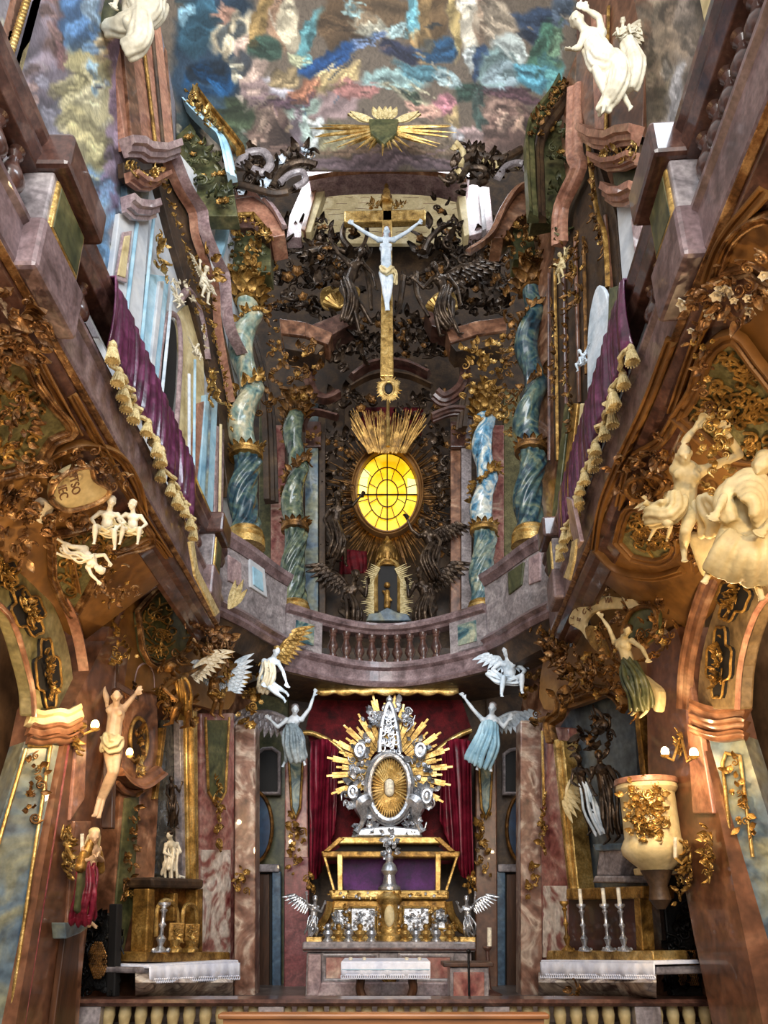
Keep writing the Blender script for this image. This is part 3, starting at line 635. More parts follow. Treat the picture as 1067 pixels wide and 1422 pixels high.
trim([(166, 296), (208, 300), (196, 470), (150, 430)], LU2, .15, 'pale', .14); trim([(172, 322), (184, 320), (177, 393), (161, 388)], LU2, .04, 'lilac', .2)
trim([(174, 328), (182, 326), (175, 386), (164, 382)], LU2, .04, 'cream', .215)
# long entablature stepping down towards the chancel
trim([(222, 225), (246, 215), (268, 290), (290, 350), (310, 450), (332, 560), (338, 690), (318, 690), (300, 540), (270, 430), (240, 330), (222, 262)], LU2, .2, 'umber', .12)
trimline(crv([(233, 212), (252, 259), (274, 293), (279, 322), (295, 361), (307, 388), (312, 450), (330, 490)], 4), LU2, .13, .2, 'lilac', CYMA, off=.2)
trimline(crv([(226, 222), (243, 262), (263, 296), (268, 330), (284, 372), (296, 400), (300, 460), (318, 560)], 4), LU2, .10, .14, 'rose', CYMA, off=.16)
carving('gilded_bead_moulding', 'gilded running ornament on the dark entablature that steps down beside the white wall', 'ornament', [crv([(222, 250), (238, 292), (255, 340), (268, 388), (290, 450), (312, 540), (320, 600)], 4)], LU2, .05, .13, .8, M['olgold'], M['gold'], off=.34)
# pale wall with blue pilasters, arched opening, capitals
for k, (a, m, of) in enumerate(([[(189, 400), (200, 396), (196, 540), (180, 520)], 'rose', .06], [[(206, 380), (236, 384), (214, 590), (197, 560)], 'skyblue', .12], [[(222, 390), (229, 390), (208, 580), (203, 570)], 'pale', .16],
     [[(286, 548), (303, 552), (296, 720), (275, 700)], 'skyblue', .12], [[(276, 560), (286, 556), (272, 690), (262, 680)], 'rose', .1], [[(300, 590), (312, 596), (310, 740), (298, 730)], 'lilac', .12])):
    trim(a, LU2, .12, m, of)
trim(crv([(222, 570), (226, 500), (233, 450), (240, 444), (246, 470), (244, 540), (236, 600)], 4), LU2, .05, 'dark', .1)
trimline(crv([(216, 590), (221, 500), (231, 445), (239, 436), (248, 450), (250, 500), (244, 600)], 5), LU2, .09, .08, 'lilac', off=.08)
trim(crv([(250, 640), (252, 520), (246, 450), (252, 430), (266, 425), (278, 460), (284, 520), (284, 640)], 4), LU2, .06, 'cream', .04)
trimline(crv([(248, 420), (262, 405), (278, 440), (288, 500)], 5), LU2, .12, .12, 'lilac', off=.1)
for (x, y, s_, nm) in ((222, 355, 1.0, 'gilded capital on the blue pilaster nearer the fresco'), (293, 540, .95, 'gilded capital on the small blue pilaster beside the great twisted column')):
    carving('pilaster_capital', nm, 'capital', [[(x, y - 26), (x - 2, y + 24)]], LU2, .13, .2, .8, M['gold'], M['gold'], off=.22)
carving('stucco_garland', 'white and gold flower garland hanging over the arched opening in the pale wall', 'ornament', [crv([(232, 398), (256, 400), (275, 440), (285, 480)], 4)], LU2, .06, .13, .6, M['stucco'], M['gold'], off=.25)
# --- pulpit side: pier, cornices, white pilaster, dark bend with niche
trim([(802, -40), (900, -40), (892, 190), (815, 190), (800, 110)], RU2, .3, 'redbrown', .25)
trim([(820, 20), (840, 20), (838, 180), (826, 180)], RU2, .06, 'rose', .3); trimline([(846, 10), (842, 190)], RU2, .06, .06, 'olgold', off=.27)
for i, (pth, h, m, of) in enumerate(([[(816, 186), (834, 196), (856, 199), (872, 192), (892, 190)], .2, 'rose', .3], [[(832, 222), (852, 232), (872, 230), (890, 222)], .13, 'rose', .26], [[(850, 268), (862, 276), (876, 276), (892, 268)], .2, 'rose', .2])):
    trimline(pth, RU2, h, .22, m, STEP, flip=True, off=of)
trim([(836, 204), (888, 200), (888, 222), (850, 226)], RU2, .1, 'umber', .26)
carving('gilded_frieze', 'gilded leaf frieze in the cornice under the cream angel with the child', 'ornament', [[(838, 214), (862, 216), (886, 210)]], RU2, .07, .13, .9, M['gold'], M['gold'], off=.4)
trim([(850, 238), (890, 234), (888, 264), (854, 266)], RU2, .1, 'green', .16)
trim([(856, 284), (892, 284), (925, 400), (905, 470), (868, 440)], RU2, .15, 'pale', .14); trim([(876, 304), (888, 298), (905, 380), (884, 380)], RU2, .04, 'lilac', .2)
trim([(800, 170), (818, 190), (856, 300), (870, 480), (838, 480), (820, 560), (800, 640), (770, 640), (764, 380), (790, 250)], RU2, .2, 'umber', .1)
trimline(crv([(808, 120), (806, 210), (812, 236), (788, 290), (786, 340)], 5), RU2, .16, .2, 'rose', CYMA, off=.2)
trimline(crv([(818, 200), (830, 290), (842, 330), (846, 400)], 5), RU2, .07, .1, 'olgold', off=.2)
carving('gilded_bead_moulding', 'gilded drops running down the dark pier under the cream angel with the child', 'ornament', [[(828, 215), (824, 290), (838, 350)], [(786, 400), (790, 520), (796, 600)], [(770, 420), (772, 560)]], RU2, .05, .14, .7, M['dkgold'], M['gold'], off=.3)
trim(crv([(816, 560), (816, 470), (822, 420), (832, 396), (844, 420), (846, 500), (838, 580)], 4), RU2, .06, 'bluewhite', .32)
trim([(846, 400), (862, 395), (858, 520), (840, 560)], RU2, .1, 'green', .34); trim([(862, 395), (870, 395), (866, 500), (858, 520)], RU2, .1, 'cream', .36)
for k, (x0, x1, m) in enumerate(((806, 816, 'bluegreen'), (796, 804, 'cream'), (784, 792, 'olgold'), (774, 781, 'green'))):
    trim([(x0 + 10, 560), (x1 + 10, 560), (x1 - 8, 720), (x0 - 8, 720)], RU2, .1, m, .3)
# --- cornice of the vault with gilded edge and coffers below
CN = YP(8.3)
trim([(232, 100), (246, 150), (322, 250), (330, 300), (285, 300), (248, 215)], CN, .25, 'green', -.1)
trimline(crv([(206, 40), (228, 88), (262, 150), (298, 188), (313, 206), (324, 254)], 5), CN, .15, .2, 'skyblue', CYMA, off=.06)
trimline(crv([(226, 40), (246, 92), (280, 145), (322, 198), (335, 215)], 5), CN, .16, .2, 'olgold', FRAME, off=.05)
trimline(crv([(216, 40), (238, 90), (272, 148), (308, 190), (322, 215)], 5), CN, .1, .12, 'umber', ROUND, off=.05)
carving('gilded_cornice_ornament', 'gilded shells and leaves along the pale blue vault cornice above the crucifix side', 'ornament', [crv([(212, 40), (232, 80), (262, 130), (300, 180)], 4), [(222, 60), (236, 150)], [(230, 30), (240, 80)]], CN, .1, .17, 1.1, M['gold'], M['gold'], off=.2)
carving('coffer_relief', 'olive scroll relief in the coffer under the pale blue vault cornice', 'ornament', [[(262, 190), (300, 230)], [(256, 215), (296, 275)], [(310, 240), (318, 290)]], CN, .14, .24, .9, M['green'], M['olgold'], off=.02)
trim(crv([(268, 268), (300, 276), (318, 300), (308, 352), (292, 350), (278, 310)], 4), YP(9.0), .1, 'skyblue', 0)
trim([(834, 10), (800, 120), (744, 200), (738, 310), (790, 300), (815, 200), (815, 60)], CN, .25, 'green', -.1)
trimline(crv([(800, 40), (792, 90), (770, 140), (738, 186), (736, 240), (740, 310)], 5), CN, .18, .22, 'green', CYMA, off=.05)
trimline(crv([(812, 60), (802, 110), (782, 150), (752, 196), (750, 250), (752, 310)], 5), CN, .14, .2, 'umber', CYMA, off=.04)
carving('gilded_cornice_ornament', 'aged gilt leaves along the olive vault cornice above the pulpit side', 'ornament', [crv([(800, 60), (786, 110), (760, 150), (742, 190)], 4)], CN, .08, .16, .9, M['dkgold'], M['olgold'], off=.22)
carving('coffer_relief', 'olive scroll relief in the coffer beneath the cream angel with the child', 'ornament', [[(770, 180), (800, 190)], [(768, 215), (806, 225)], [(765, 260), (800, 270)], [(762, 300), (790, 330)]], CN, .13, .22, 1.2, M['green'], M['olgold'], off=.02)
# --- galleries
def gallery(P, side, word, y0, y1, peds, balus, cloth, soff, sub):
    """P: plane of the front; word tells which gallery"""
    nx, ny = P.n.x, P.n.y; d = Vector((-ny, nx, 0)); d = d if d.y > 0 else -d
    def pt(y, z, off=0.0):
        k = (y - P.p.y) / d.y; p = P.p + d * k + P.n * off; return Vector((p.x, p.y, z))
    def run(name, a, b, prf, m, parent=None):
        mb = MB(); ra = [pt(a, z, o) for o, z in prf]; rb = [pt(b, z, o) for o, z in prf]; mb.loft([ra, rb]); return mb.build(name, m, parent, smooth=False, bevel=.008)
    # fascia, soffit mouldings
    struct(run(trim_name(), y0, y1, [(-.3, 5.0), (0, 5.0), (.02, 5.04), (.02, 5.30), (.05, 5.33), (.05, 5.37), (-.3, 5.37)], M['rail']))
    struct(run(trim_name(), y0, y1, [(-.02, 5.0), (-.02, 4.94), (-.07, 4.9), (-.13, 4.88), (-.22, 4.79), (-.27, 4.78), (-.3, 4.9), (-.2, 5.02)], M['dkrail']))
    struct(run(trim_name(), y0, y1, [(.02, 5.005), (.03, 4.985), (-.02, 4.965), (-.04, 5.0)], M['copper']))
    # balustrade
    root = thing('gallery_balustrade', 'dark balustrade with turned balusters along the gallery on the %s side' % word, 'balustrade', 'gallery balustrades')
    run('handrail', y0, y1, [(-.16, 5.86), (-.1, 5.78), (.0, 5.80), (.03, 5.88), (.02, 5.94), (.05, 5.99), (.05, 6.05), (-.16, 6.05)], M['dkrail'], root)
    run('base_rail', y0, y1, [(-.14, 5.37), (.02, 5.37), (.02, 5.41), (.0, 5.45), (-.14, 5.45)], M['dkrail'], root)
    for a, b in peds:
        mb = MB(); c = [pt(a, 5.3, -.15), pt(b, 5.3, -.15), pt(b, 5.3, .1), pt(a, 5.3, .1)]; mb.prism(c, (0, 0, .5)); p = mb.build('pedestal', M['greymar'], root, bevel=.015, smooth=False)
        c2 = [pt(a + .06, 5.42, .1), pt(b - .06, 5.42, .1), pt(b - .06, 5.75, .1), pt(a + .06, 5.75, .1)]; e = MB(); e.prism(c2, P.n * .025); e.build('panel', M['green'], p, bevel=.008, smooth=False)
        fr = MB(); fr.sweep(c2, prof(ROUND, .045, .04), P.n, True); fr.build('panel_frame', M['gold'], p)
        mb = MB(); mb.prism([pt(a - .05, 5.8, -.16), pt(b + .05, 5.8, -.16), pt(b + .05, 5.8, .2), pt(a - .05, 5.8, .2)], (0, 0, .27)); mb.build('cap', M['dkrail'], root, bevel=.03, smooth=False)
        mb = MB(); mb.prism([pt(a - .05, 5.0, -.2), pt(b + .05, 5.0, -.2), pt(b + .05, 5.0, .14), pt(a - .05, 5.0, .14)], (0, 0, .38)); mb.build('plinth', M['rail'], root, bevel=.03, smooth=False)
    prof_b = [(.055, 0), (.055, .03), (.04, .04), (.05, .06), (.085, .1), (.092, .14), (.07, .2), (.04, .26), (.032, .3), (.05, .33), (.036, .36), (.055, .38), (.055, .42)]
    first = None
    for y in balus:
        p = pt(y, 5.44, -.07)
        if first is None:
            mb = MB(); mb.lathe([(r * .92, z * .93) for r, z in prof_b], (0, 0, 0), 14); first = mb.build('baluster', M['dkrail'], root); first.location = p
        else:
            c = first.copy(); COL.objects.link(c); c.location = p
    # hanging cloth with its tassels
    a, b = cloth; rnd = random.Random(3 + (side > 0)); n = int((b - a) / .016); rings = []
    ph = [rnd.uniform(0, 6) for _ in range(4)]
    rr = []
    for i in range(n + 1):
        y = a + (b - a) * i / n; w = .5 + .5 * math.sin(y * 38 + 2.2 * math.sin(y * 5 + ph[0]) + ph[1]); w2 = .5 + .5 * math.sin(y * 71 + ph[2])
        amp = .06 * w + .03 * w2; sag = .035 * abs(math.sin((y - a) / .42 * PI)); col = [pt(y, 6.06, -.08)]
        for q in (0, .04, .1, .3, .55, .8, 1): col.append(pt(y + .05 * q * math.sin(y * 9), 6.075 - (.68 + sag) * q, .062 + amp * (.3 + .7 * q) + .02 * math.sin(q * 3)))
        rr.append(col)
    mb = MB(); mb.prism([pt(y0, 5.3, -.24), pt(y1, 5.3, -.24), pt(y1, 5.3, -.3), pt(y0, 5.3, -.3)], (0, 0, .62)); struct(mb.build(trim_name(), M['wood'], smooth=False))  # added dark board behind the balusters, standing in for the gallery's inner shade
    cl = thing('gallery_cloth', 'gathered plum velvet cloth with tassels hung over the gallery rail on the %s side' % word, 'cloth', 'gallery cloths')
    mb = MB(); mb.loft(rr, False, False); o = mb.build('cloth', M['purple'], cl, angle=80); md = o.modifiers.new('thick', 'SOLIDIFY'); md.thickness = .012
    trimc = MB(); trimc.tube([r[-1] + P.n * .01 for r in rr[::2]], .022, 6); trimc.build('braid', M['tassel'], cl)
    mb = MB(); t0 = (0, 0, 0); mb.lathe([(.012, .03), (.03, .0), (.036, -.03), (.024, -.05), (.04, -.07), (.052, -.17), (.05, -.18), (.01, -.175)], t0, 12)
    for k in range(14):
        an = 2 * PI * k / 14; mb.caps((.03 * math.cos(an), .03 * math.sin(an), -.06), (.056 * math.cos(an), .056 * math.sin(an), -.19), .008, .008, 5)
    base = mb.build('tassel', M['tassel'], cl); m = int((b - a) / .155)
    for k in range(m + 1):
        i = int(k * n / m); c = base if k == 0 else base.copy()
        if k: COL.objects.link(c)
        c.location = rr[i][-1] + P.n * .02 + Vector((0, 0, .0)); c.rotation_euler = (rnd.uniform(-.1, .1), rnd.uniform(-.1, .1), rnd.uniform(0, 6)); c.scale = (.85, .85, rnd.uniform(.62, .85))
    for o_ in (cl, root): DONE.add(o_.name)
    return pt
gl = gallery(LG, -1, 'crucifix', 1.2, 8.35, [(3.08, 3.55), (7.45, 7.8)], [1.75, 1.95, 2.15, 2.35, 2.55, 2.75, 2.95, 3.72, 3.92] + [6.62 + .16 * i for i in range(5)] + [7.95, 8.1, 8.25], (4.08, 6.5), None, None)
gr = gallery(RG, 1, 'pulpit', .9, 8.6, [(3.0, 3.4), (7.55, 7.9)], [1.35, 1.52, 1.69, 1.86, 2.03, 2.2, 2.37, 2.54, 2.71, 2.88, 3.55, 3.75, 3.95] + [7.1, 7.25, 7.4, 8.05, 8.2, 8.35], (4.1, 7.0), None, None)
# soffits under the galleries (coved, amber) with framed relief fields
def soffit(P, y0, y1, xa, name):
    mb = MB(); rows = []
    for i in range(25):
        y = y0 + (y1 - y0) * i / 24; row = []
        for j in range(9):
            q = j / 8; ex = xa(y); s = -1 if ex < 0 else 1; xx = ex + s * (.12 + q * (.84 if y < 6.4 else max(.15, .84 - .22 * (y - 6.4))))
            z = P.p.z - ((xx - P.p.x) * P.n.x + (y - P.p.y) * P.n.y) / P.n.z
            row.append((xx, y, z))
        rows.append(row)
    mb.loft(rows, False, False); o = mb.build(name, M['amber']); md = o.modifiers.new('thick', 'SOLIDIFY'); md.thickness = .12; md.offset = 1
    return struct(o)
soffit(LS, .8, 6.7, lambda y: -2.08, 'ceiling_left_gallery'); soffit(RS, .8, 6.7, lambda y: 1.75 + (y - 2.5) * .4 / 6, 'ceiling_right_gallery')

# amber lunettes closing the galleries over the side altars
LUN_L = [(100, 840), (140, 770), (190, 730), (250, 740), (310, 850), (322, 905), (318, 985), (210, 960), (130, 960)]; LUN_R = [(968, 840), (930, 770), (880, 725), (800, 740), (762, 880), (756, 985), (860, 960), (945, 950)]
struct(slab('wall_left_lunette', crv(LUN_L, 4, True), LA, .1, M['amber'], None, 0, .02)); struct(slab('wall_right_lunette', crv(LUN_R, 4, True), RA, .1, M['amber'], None, 0, .02))
trimline(crv([(120, 900), (140, 830), (180, 800), (230, 775), (270, 800), (300, 860)], 5), LA, .12, .14, 'copper', FRAME, off=.05); trimline(crv([(150, 900), (170, 845), (200, 825), (240, 800)], 5), LA, .06, .08, 'redbrown', off=.05)
trimline(crv([(940, 900), (925, 830), (890, 800), (840, 780), (800, 800), (770, 870)], 5), RA, .12, .14, 'copper', FRAME, off=.05)
# upright mouldings on the dark bend and on the pale wall
for pth, w_, m in (([(772, 360), (776, 640)], .05, 'olgold'), ([(800, 330), (806, 560)], .07, 'redbrown'), ([(812, 330), (816, 520)], .05, 'dkgold'), ([(784, 360), (789, 640)], .06, 'dkrail'), ([(842, 300), (856, 470)], .06, 'redbrown'), ([(764, 380), (764, 640)], .05, 'dkrail')): trimline(pth, RU2, w_, .08, m, ROUND, off=.12)
for pth, w_, m in (([(240, 392), (219, 600)], .05, 'bluewhite'), ([(262, 520), (262, 680)], .05, 'bluewhite'), ([(270, 500), (268, 690)], .04, 'skyblue'), ([(306, 590), (304, 740)], .05, 'cream'), ([(190, 310), (172, 460)], .06, 'skyblue'), ([(213, 300), (190, 540)], .05, 'skyblue'), ([(292, 556), (284, 720)], .03, 'bluegreen')): trimline(pth, LU2, w_, .06, m, ROUND, off=.15)

# soffit ridges and frames of amber stucco
for pth, w_ in (([(96, 545), (150, 640), (196, 715), (232, 770)], .07), ([(40, 650), (70, 628), (112, 616), (158, 628), (186, 668), (196, 712)], .08), ([(128, 770), (170, 762), (206, 745), (230, 770)], .07), ([(70, 735), (92, 770), (104, 820)], .06), ([(-20, 480), (30, 470), (60, 520), (104, 600)], .07)): trimline(crv(pth, 5), LS, w_, .08, 'amber', FRAME, off=.0)
for pth, w_ in (([(935, 470), (900, 560), (862, 640), (838, 700), (828, 760)], .08), ([(950, 560), (920, 610), (880, 636), (862, 700)], .08), ([(990, 420), (960, 500), (936, 570)], .07), ([(1067, 260), (1010, 330), (985, 390)], .08), ([(828, 760), (860, 790), (910, 800), (950, 790)], .08), ([(940, 690), (960, 740), (968, 790)], .06)): trimline(crv(pth, 5), RS, w_, .08, 'amber', FRAME, off=.0)
# ================================================================== CHANCEL, upper storey
B1, B2, B3 = YP(12.9), YP(12.4), YP(11.9)
struct(slab('wall_back', [(200, 120), (870, 120), (870, 960), (200, 960)], YP(13.6), .2, M['umber'], bevel=0))
trim([(420, 238), (440, 236), (640, 236), (652, 325), (640, 338), (430, 338), (418, 325)], YP(13.1), .1, 'cream', 0)
cr = MB()
for i in range(11):
    y = 250 + i * 8; rnd = random.Random(i); x = 440 + rnd.uniform(0, 20)
    while x < 630:
        w_ = rnd.uniform(12, 30); cr.tube(on(YP(13.1), [(x, y + rnd.uniform(-1, 1)), (x + w_ * .5, y + rnd.uniform(-1, 1)), (x + w_ * .8, y + rnd.uniform(-1.5, 1.5))], .0), .006, 4); x += w_ * 1.6
struct(cr.build('trim_mortar_lines', M['brown']))
trim(crv([(430, 246), (470, 240), (535, 238), (600, 241), (645, 250), (650, 232), (600, 214), (535, 208), (470, 213), (425, 232)], 4), YP(10.5), .5, 'lilac', 0)
trimline(crv([(428, 250), (470, 243), (535, 240), (600, 243), (648, 252)], 5), YP(10.45), .06, .1, 'brown', CYMA)
for pts, m, of in (([(446, 240), (462, 232), (432, 322), (418, 322)], 'cream', .15), ([(424, 250), (444, 244), (418, 330), (398, 330), (402, 300)], 'lilac', .05), ([(436, 248), (446, 240), (424, 320), (418, 318)], 'brown', .2),
                   ([(640, 262), (656, 256), (680, 260), (686, 318), (652, 328), (644, 300)], 'lilac', .05), ([(634, 262), (646, 262), (652, 325), (645, 328)], 'cream', .15), ([(664, 256), (669, 256), (676, 318), (670, 320)], 'greymar', .12)):
    trim(pts, YP(11.0), .25, m, of)
# glory of the Trinity: triangle and gilded rays on the chancel arch
g = thing('gilded_glory', 'grey triangle with gilded rays at the top of the chancel arch', 'ornament'); GP = YP(9.0); rnd = random.Random(2)
slab('triangle', [(512, 164), (554, 164), (551, 184), (534, 200), (515, 184)], GP, .1, M['green'], g, .03, .2)
mb = MB()
for i in range(40):
    a = rnd.uniform(-.15, PI + .15); L = rnd.uniform(40, 60) + 44 * abs(math.cos(a)) ** 2; c = (533, 178); p0 = GP(c[0] + 14 * math.cos(a), c[1] + 10 * math.sin(a), .12); p1 = GP(c[0] + L * math.cos(a), c[1] + L * .72 * math.sin(a) * (.62 + .3 * rnd.random()), .05 + rnd.uniform(0, .15))
    mb.tube([p0, p0.lerp(p1, .5), p1], [.028, .026, .004], 5)
mb.build('rays', M['gold'], g); mb = MB()
for a in (-.55, -.25, .05, .3, .6): p0 = GP(534 + 16 * math.sin(a), 166, .15); leaf(mb, p0, GP(534 + 40 * math.sin(a), 166 - 24 * math.cos(a), .15) - p0, GP.n, .28, .07, .3)
for a in (-1.25, -1.0, 1.0, 1.25): p0 = GP(534 + 16 * math.sin(a), 170, .15); leaf(mb, p0, GP(534 + 90 * math.sin(a), 166 - 24 * math.cos(a), .15) - p0, GP.n, .5, .09, .2)
mb.build('flames', M['tassel'], g)
# --- balcony fronts beside the chancel: pedestals of the great columns
def plan_run(path, prof_, m, name=None, parent=None, smooth=True):
    """profile (out, z) carried along a plan path; out is towards the nave"""
    mb = MB(); rings = []; n = len(path)
    for i in range(n):
        a = Vector(path[max(i - 1, 0)]); b = Vector(path[min(i + 1, n - 1)]); t = (b - a).normalized(); nv = Vector((t.y, -t.x))
        if nv.y > 0: nv = -nv
        rings.append([(path[i][0] + nv.x * o, path[i][1] + nv.y * o, z) for o, z in prof_])
    mb.loft(rings); return mb.build(name or trim_name(), m, parent, smooth=smooth, angle=32)
sideL = crv([(-2.42, 8.35), (-2.2, 8.8), (-1.97, 9.2), (-1.7, 9.8), (-1.5, 10.15)], 5); sideR = [(-x + .06, y) for x, y in sideL][::-1]
for sp, pn in ((sideL, 'greymar'), (sideR, 'greymar')):
    struct(plan_run(sp, [(-.4, 5.42), (0, 5.42), (0, 6.42), (-.4, 6.42)], M[pn])); struct(plan_run(sp, [(-.4, 6.38), (.02, 6.38), (.05, 6.44), (.1, 6.48), (.12, 6.55), (-.4, 6.55)], M['rail']))
    struct(plan_run(sp, [(-.4, 5.3), (.05, 5.3), (.1, 5.36), (.08, 5.42), (.14, 5.46), (.04, 5.56), (-.4, 5.56)], M['rail'])); struct(plan_run(sp, [(-.5, 5.0), (-.15, 5.02), (.02, 5.3), (-.5, 5.3)], M['umber']))
# sunk panels on those pedestals
for P, pts, m in ((thru((-1.97, 9.2), (-1.7, 9.8), 1), [(347, 775), (368, 790), (372, 830), (348, 815)], 'pale'), (thru((-1.97, 9.2), (-1.7, 9.8), 1), [(352, 786), (365, 795), (367, 822), (353, 812)], 'skyblue'), (thru((-2.2, 8.8), (-1.97, 9.2), 1), [(318, 770), (336, 782), (336, 815), (318, 806)], 'lilac'),
                  (thru((2.03, 9.2), (1.76, 9.8), -1), [(705, 795), (727, 780), (724, 812), (706, 826)], 'green'), (thru((2.26, 8.8), (2.03, 9.2), -1), [(734, 775), (750, 766), (750, 806), (734, 812)], 'lilac')):
    trim(pts, P, .04, m, .05 if m == 'skyblue' else .03)
# --- chancel balustrade
mid = [(-1.5 + 3.06 * i / 24, 10.12 + .85 * math.cos((i / 24 - .5) * PI) ** 1.0) for i in range(25)]
struct(plan_run(mid, [(-.6, 5.0), (.02, 5.0), (.06, 5.05), (.0, 5.1), (.0, 5.27), (.07, 5.31), (.07, 5.36), (-.6, 5.36)], M['rail'])); struct(plan_run(mid, [(-1.3, 5.01), (-.6, 4.99), (-.02, 4.985), (.0, 5.0), (-1.3, 5.04)], M['umber']))
cb = thing('chancel_balustrade', 'curved marble balustrade with dark balusters across the chancel above the red canopy', 'balustrade')
plan_run(mid, [(-.2, 5.9), (.0, 5.9), (.03, 5.94), (.09, 5.96), (.11, 6.02), (.08, 6.07), (-.2, 6.07)], M['rail'], 'handrail', cb); plan_run(mid, [(-.2, 5.36), (.03, 5.36), (.03, 5.42), (-.2, 5.44)], M['rail'], 'base_rail', cb)
for i0, i1, sx in ((0, 4, -1), (20, 24, 1)):
    p = plan_run(mid[i0:i1 + 1], [(-.2, 5.4), (.03, 5.4), (.03, 5.92), (-.2, 5.92)], M['greymar'], 'pedestal', cb); pp = mid[i0 + 1:i1]
    plan_run(mid[i0 + 1:i1], [(0, 5.5), (.05, 5.5), (.05, 5.84), (0, 5.84)], M['teal'], 'panel', p)
first = None
for k in range(9):
    q = (k + .5) / 9; x = -.92 + 1.86 * q; y = 10.12 + .85 * math.cos(((x + 1.5) / 3.06 - .5) * PI) + .08
    if first is None:
        mb = MB(); mb.lathe([(.07, 0), (.07, .04), (.045, .06), (.06, .1), (.088, .16), (.085, .2), (.05, .3), (.04, .34), (.06, .37), (.05, .4), (.07, .43), (.07, .48)], (0, 0, 0), 14); first = mb.build('baluster', M['dkrail'], cb); first.location = (x, y, 5.43)
    else: c = first.copy(); COL.objects.link(c); c.location = (x, y, 5.43)
DONE.add(cb.name)
# --- twisted columns
def twisted(name, label, A, Bp, r0, turns, cut, m_low, m_up, seed, amp=.3, base_h=.3, cap_h=.9, group=None, capm='dkgold'):
    A, Bp = Vector(A), Vector(Bp); ax = (Bp - A); L = ax.length; ax.normalize(); e1 = Vector((1, 0, 0)); e1 = (e1 - ax * e1.dot(ax)).normalized(); e2 = ax.cross(e1)
    root = thing(name, label, 'column', group); b = MB(); R = r0 * 1.2
    b.lathe([(R * 1.22, -base_h), (R * 1.22, -base_h * .6), (R * 1.1, -base_h * .55), (R * 1.2, -base_h * .4), (R * 1.15, -base_h * .25), (R * .98, -base_h * .18), (R * 1.08, -base_h * .05), (R * .95, .02)], A, 24, ax); b.build('base', M['gold'], root)
    def shaft(z0, z1, ph, t, rr, rib, am):
        rings = []; n = 80
        for i in range(n + 1):
            q = i / n; z = z0 + (z1 - z0) * q; phi = ph + t * 2 * PI * q; fade = min(1, q * 9, (1 - q) * 9); c = A + ax * z + (e1 * math.cos(phi) + e2 * math.sin(phi)) * rr * am * fade
            rad = rr * (1 - .12 * q); rings.append([c + (e1 * math.cos(th) + e2 * math.sin(th)) * rad * (1 + rib * math.cos(9 * th - 5.0 * phi) + .07 * math.cos(2 * (th - phi))) for th in [2 * PI * k / 54 for k in range(54)]])
        mb = MB(); mb.loft(rings); return mb
    zc = L * cut
    shaft(0, zc, .5, 1.0, r0 * 1.08, .08, amp * .5).build('lower_shaft', M[m_low], root, angle=70); shaft(zc, L, 1.2, turns, r0, .02, amp).build('shaft', M[m_up], root, angle=70)
    bd_ = MB(); bd_.lathe([(r0 * 1.0, -.06), (r0 * 1.3, -.05), (r0 * 1.34, 0), (r0 * 1.25, .03), (r0 * 1.3, .06), (r0, .08)], A + ax * zc, 24, ax); acanthus_ring(bd_, A + ax * (zc + .04), ax, r0 * 1.0, .15, 13, .15); bd_.build('band', M[capm], root)
    gl_ = MB(); rnd = random.Random(seed); n = 70
    for i in range(n):
        q = i / n; z = zc + (L - zc) * (.04 + .92 * q); phi = 1.2 + turns * 2 * PI * q - 1.2; d = e1 * math.cos(phi) + e2 * math.sin(phi); c = A + ax * z + d * r0 * 1.04 + (e1 * math.cos(phi + 1.2) + e2 * math.sin(phi + 1.2)) * r0 * amp
        if rnd.random() < .75: leaf(gl_, c, ax * rnd.uniform(-.3, 1) + d.cross(ax) * rnd.uniform(-.8, .8), d, .2, .05, .6)
        else: rosette(gl_, c, d, .07, 5, rnd)
    gl_.build('leaf_garland', M[capm], root, angle=60); capital(root, Bp - ax * .05, ax, r0 * 1.0, cap_h, M[capm])
    return root
T1 = twisted('twisted_column', 'tall twisted column of pale sea-green marble beside the crucifix side gallery', at_y(341, 738, 9.75), at_y(343, 418, 9.75), .205, 2.0, .3, 'darkteal', 'paleteal', 1, group=None, capm='olgold', cap_h=.62, amp=.45)
T2 = twisted('twisted_column', 'tall twisted column of deep blue-green marble beside the pulpit side gallery', at_y(737, 736, 9.75), at_y(739, 402, 9.75), .2, 2.0, .3, 'darkteal', 'darkteal', 2, capm='dkgold', cap_h=.6, amp=.45)
T3 = twisted('twisted_column', 'slender dark twisted column of mottled olive marble inside the chancel, toward the crucifix side gallery', at_y(409, 838, 11.3), at_y(411, 575, 11.3), .19, 1.6, .37, 'olivemarble', 'olivemarble', 3, cap_h=.5, capm='dkgold')
T4 = twisted('twisted_column', 'slender twisted column of blue and white marble inside the chancel, toward the pulpit side gallery', at_y(671, 838, 11.3), at_y(674, 575, 11.3), .19, 1.8, .36, 'teal', 'bluewhite', 4, cap_h=.5, capm='olgold')
T4m = [o for o in bpy.data.objects if o.parent == T4 and o.name.startswith('shaft')][0]
T4m.data.materials[0] = mat('blue_white_marble', [(24, 60, 84), (90, 150, 184), (206, 214, 206), (236, 228, 204)], 2.6, .25, 0, 0, 20, dist=2.0, coat=.5)
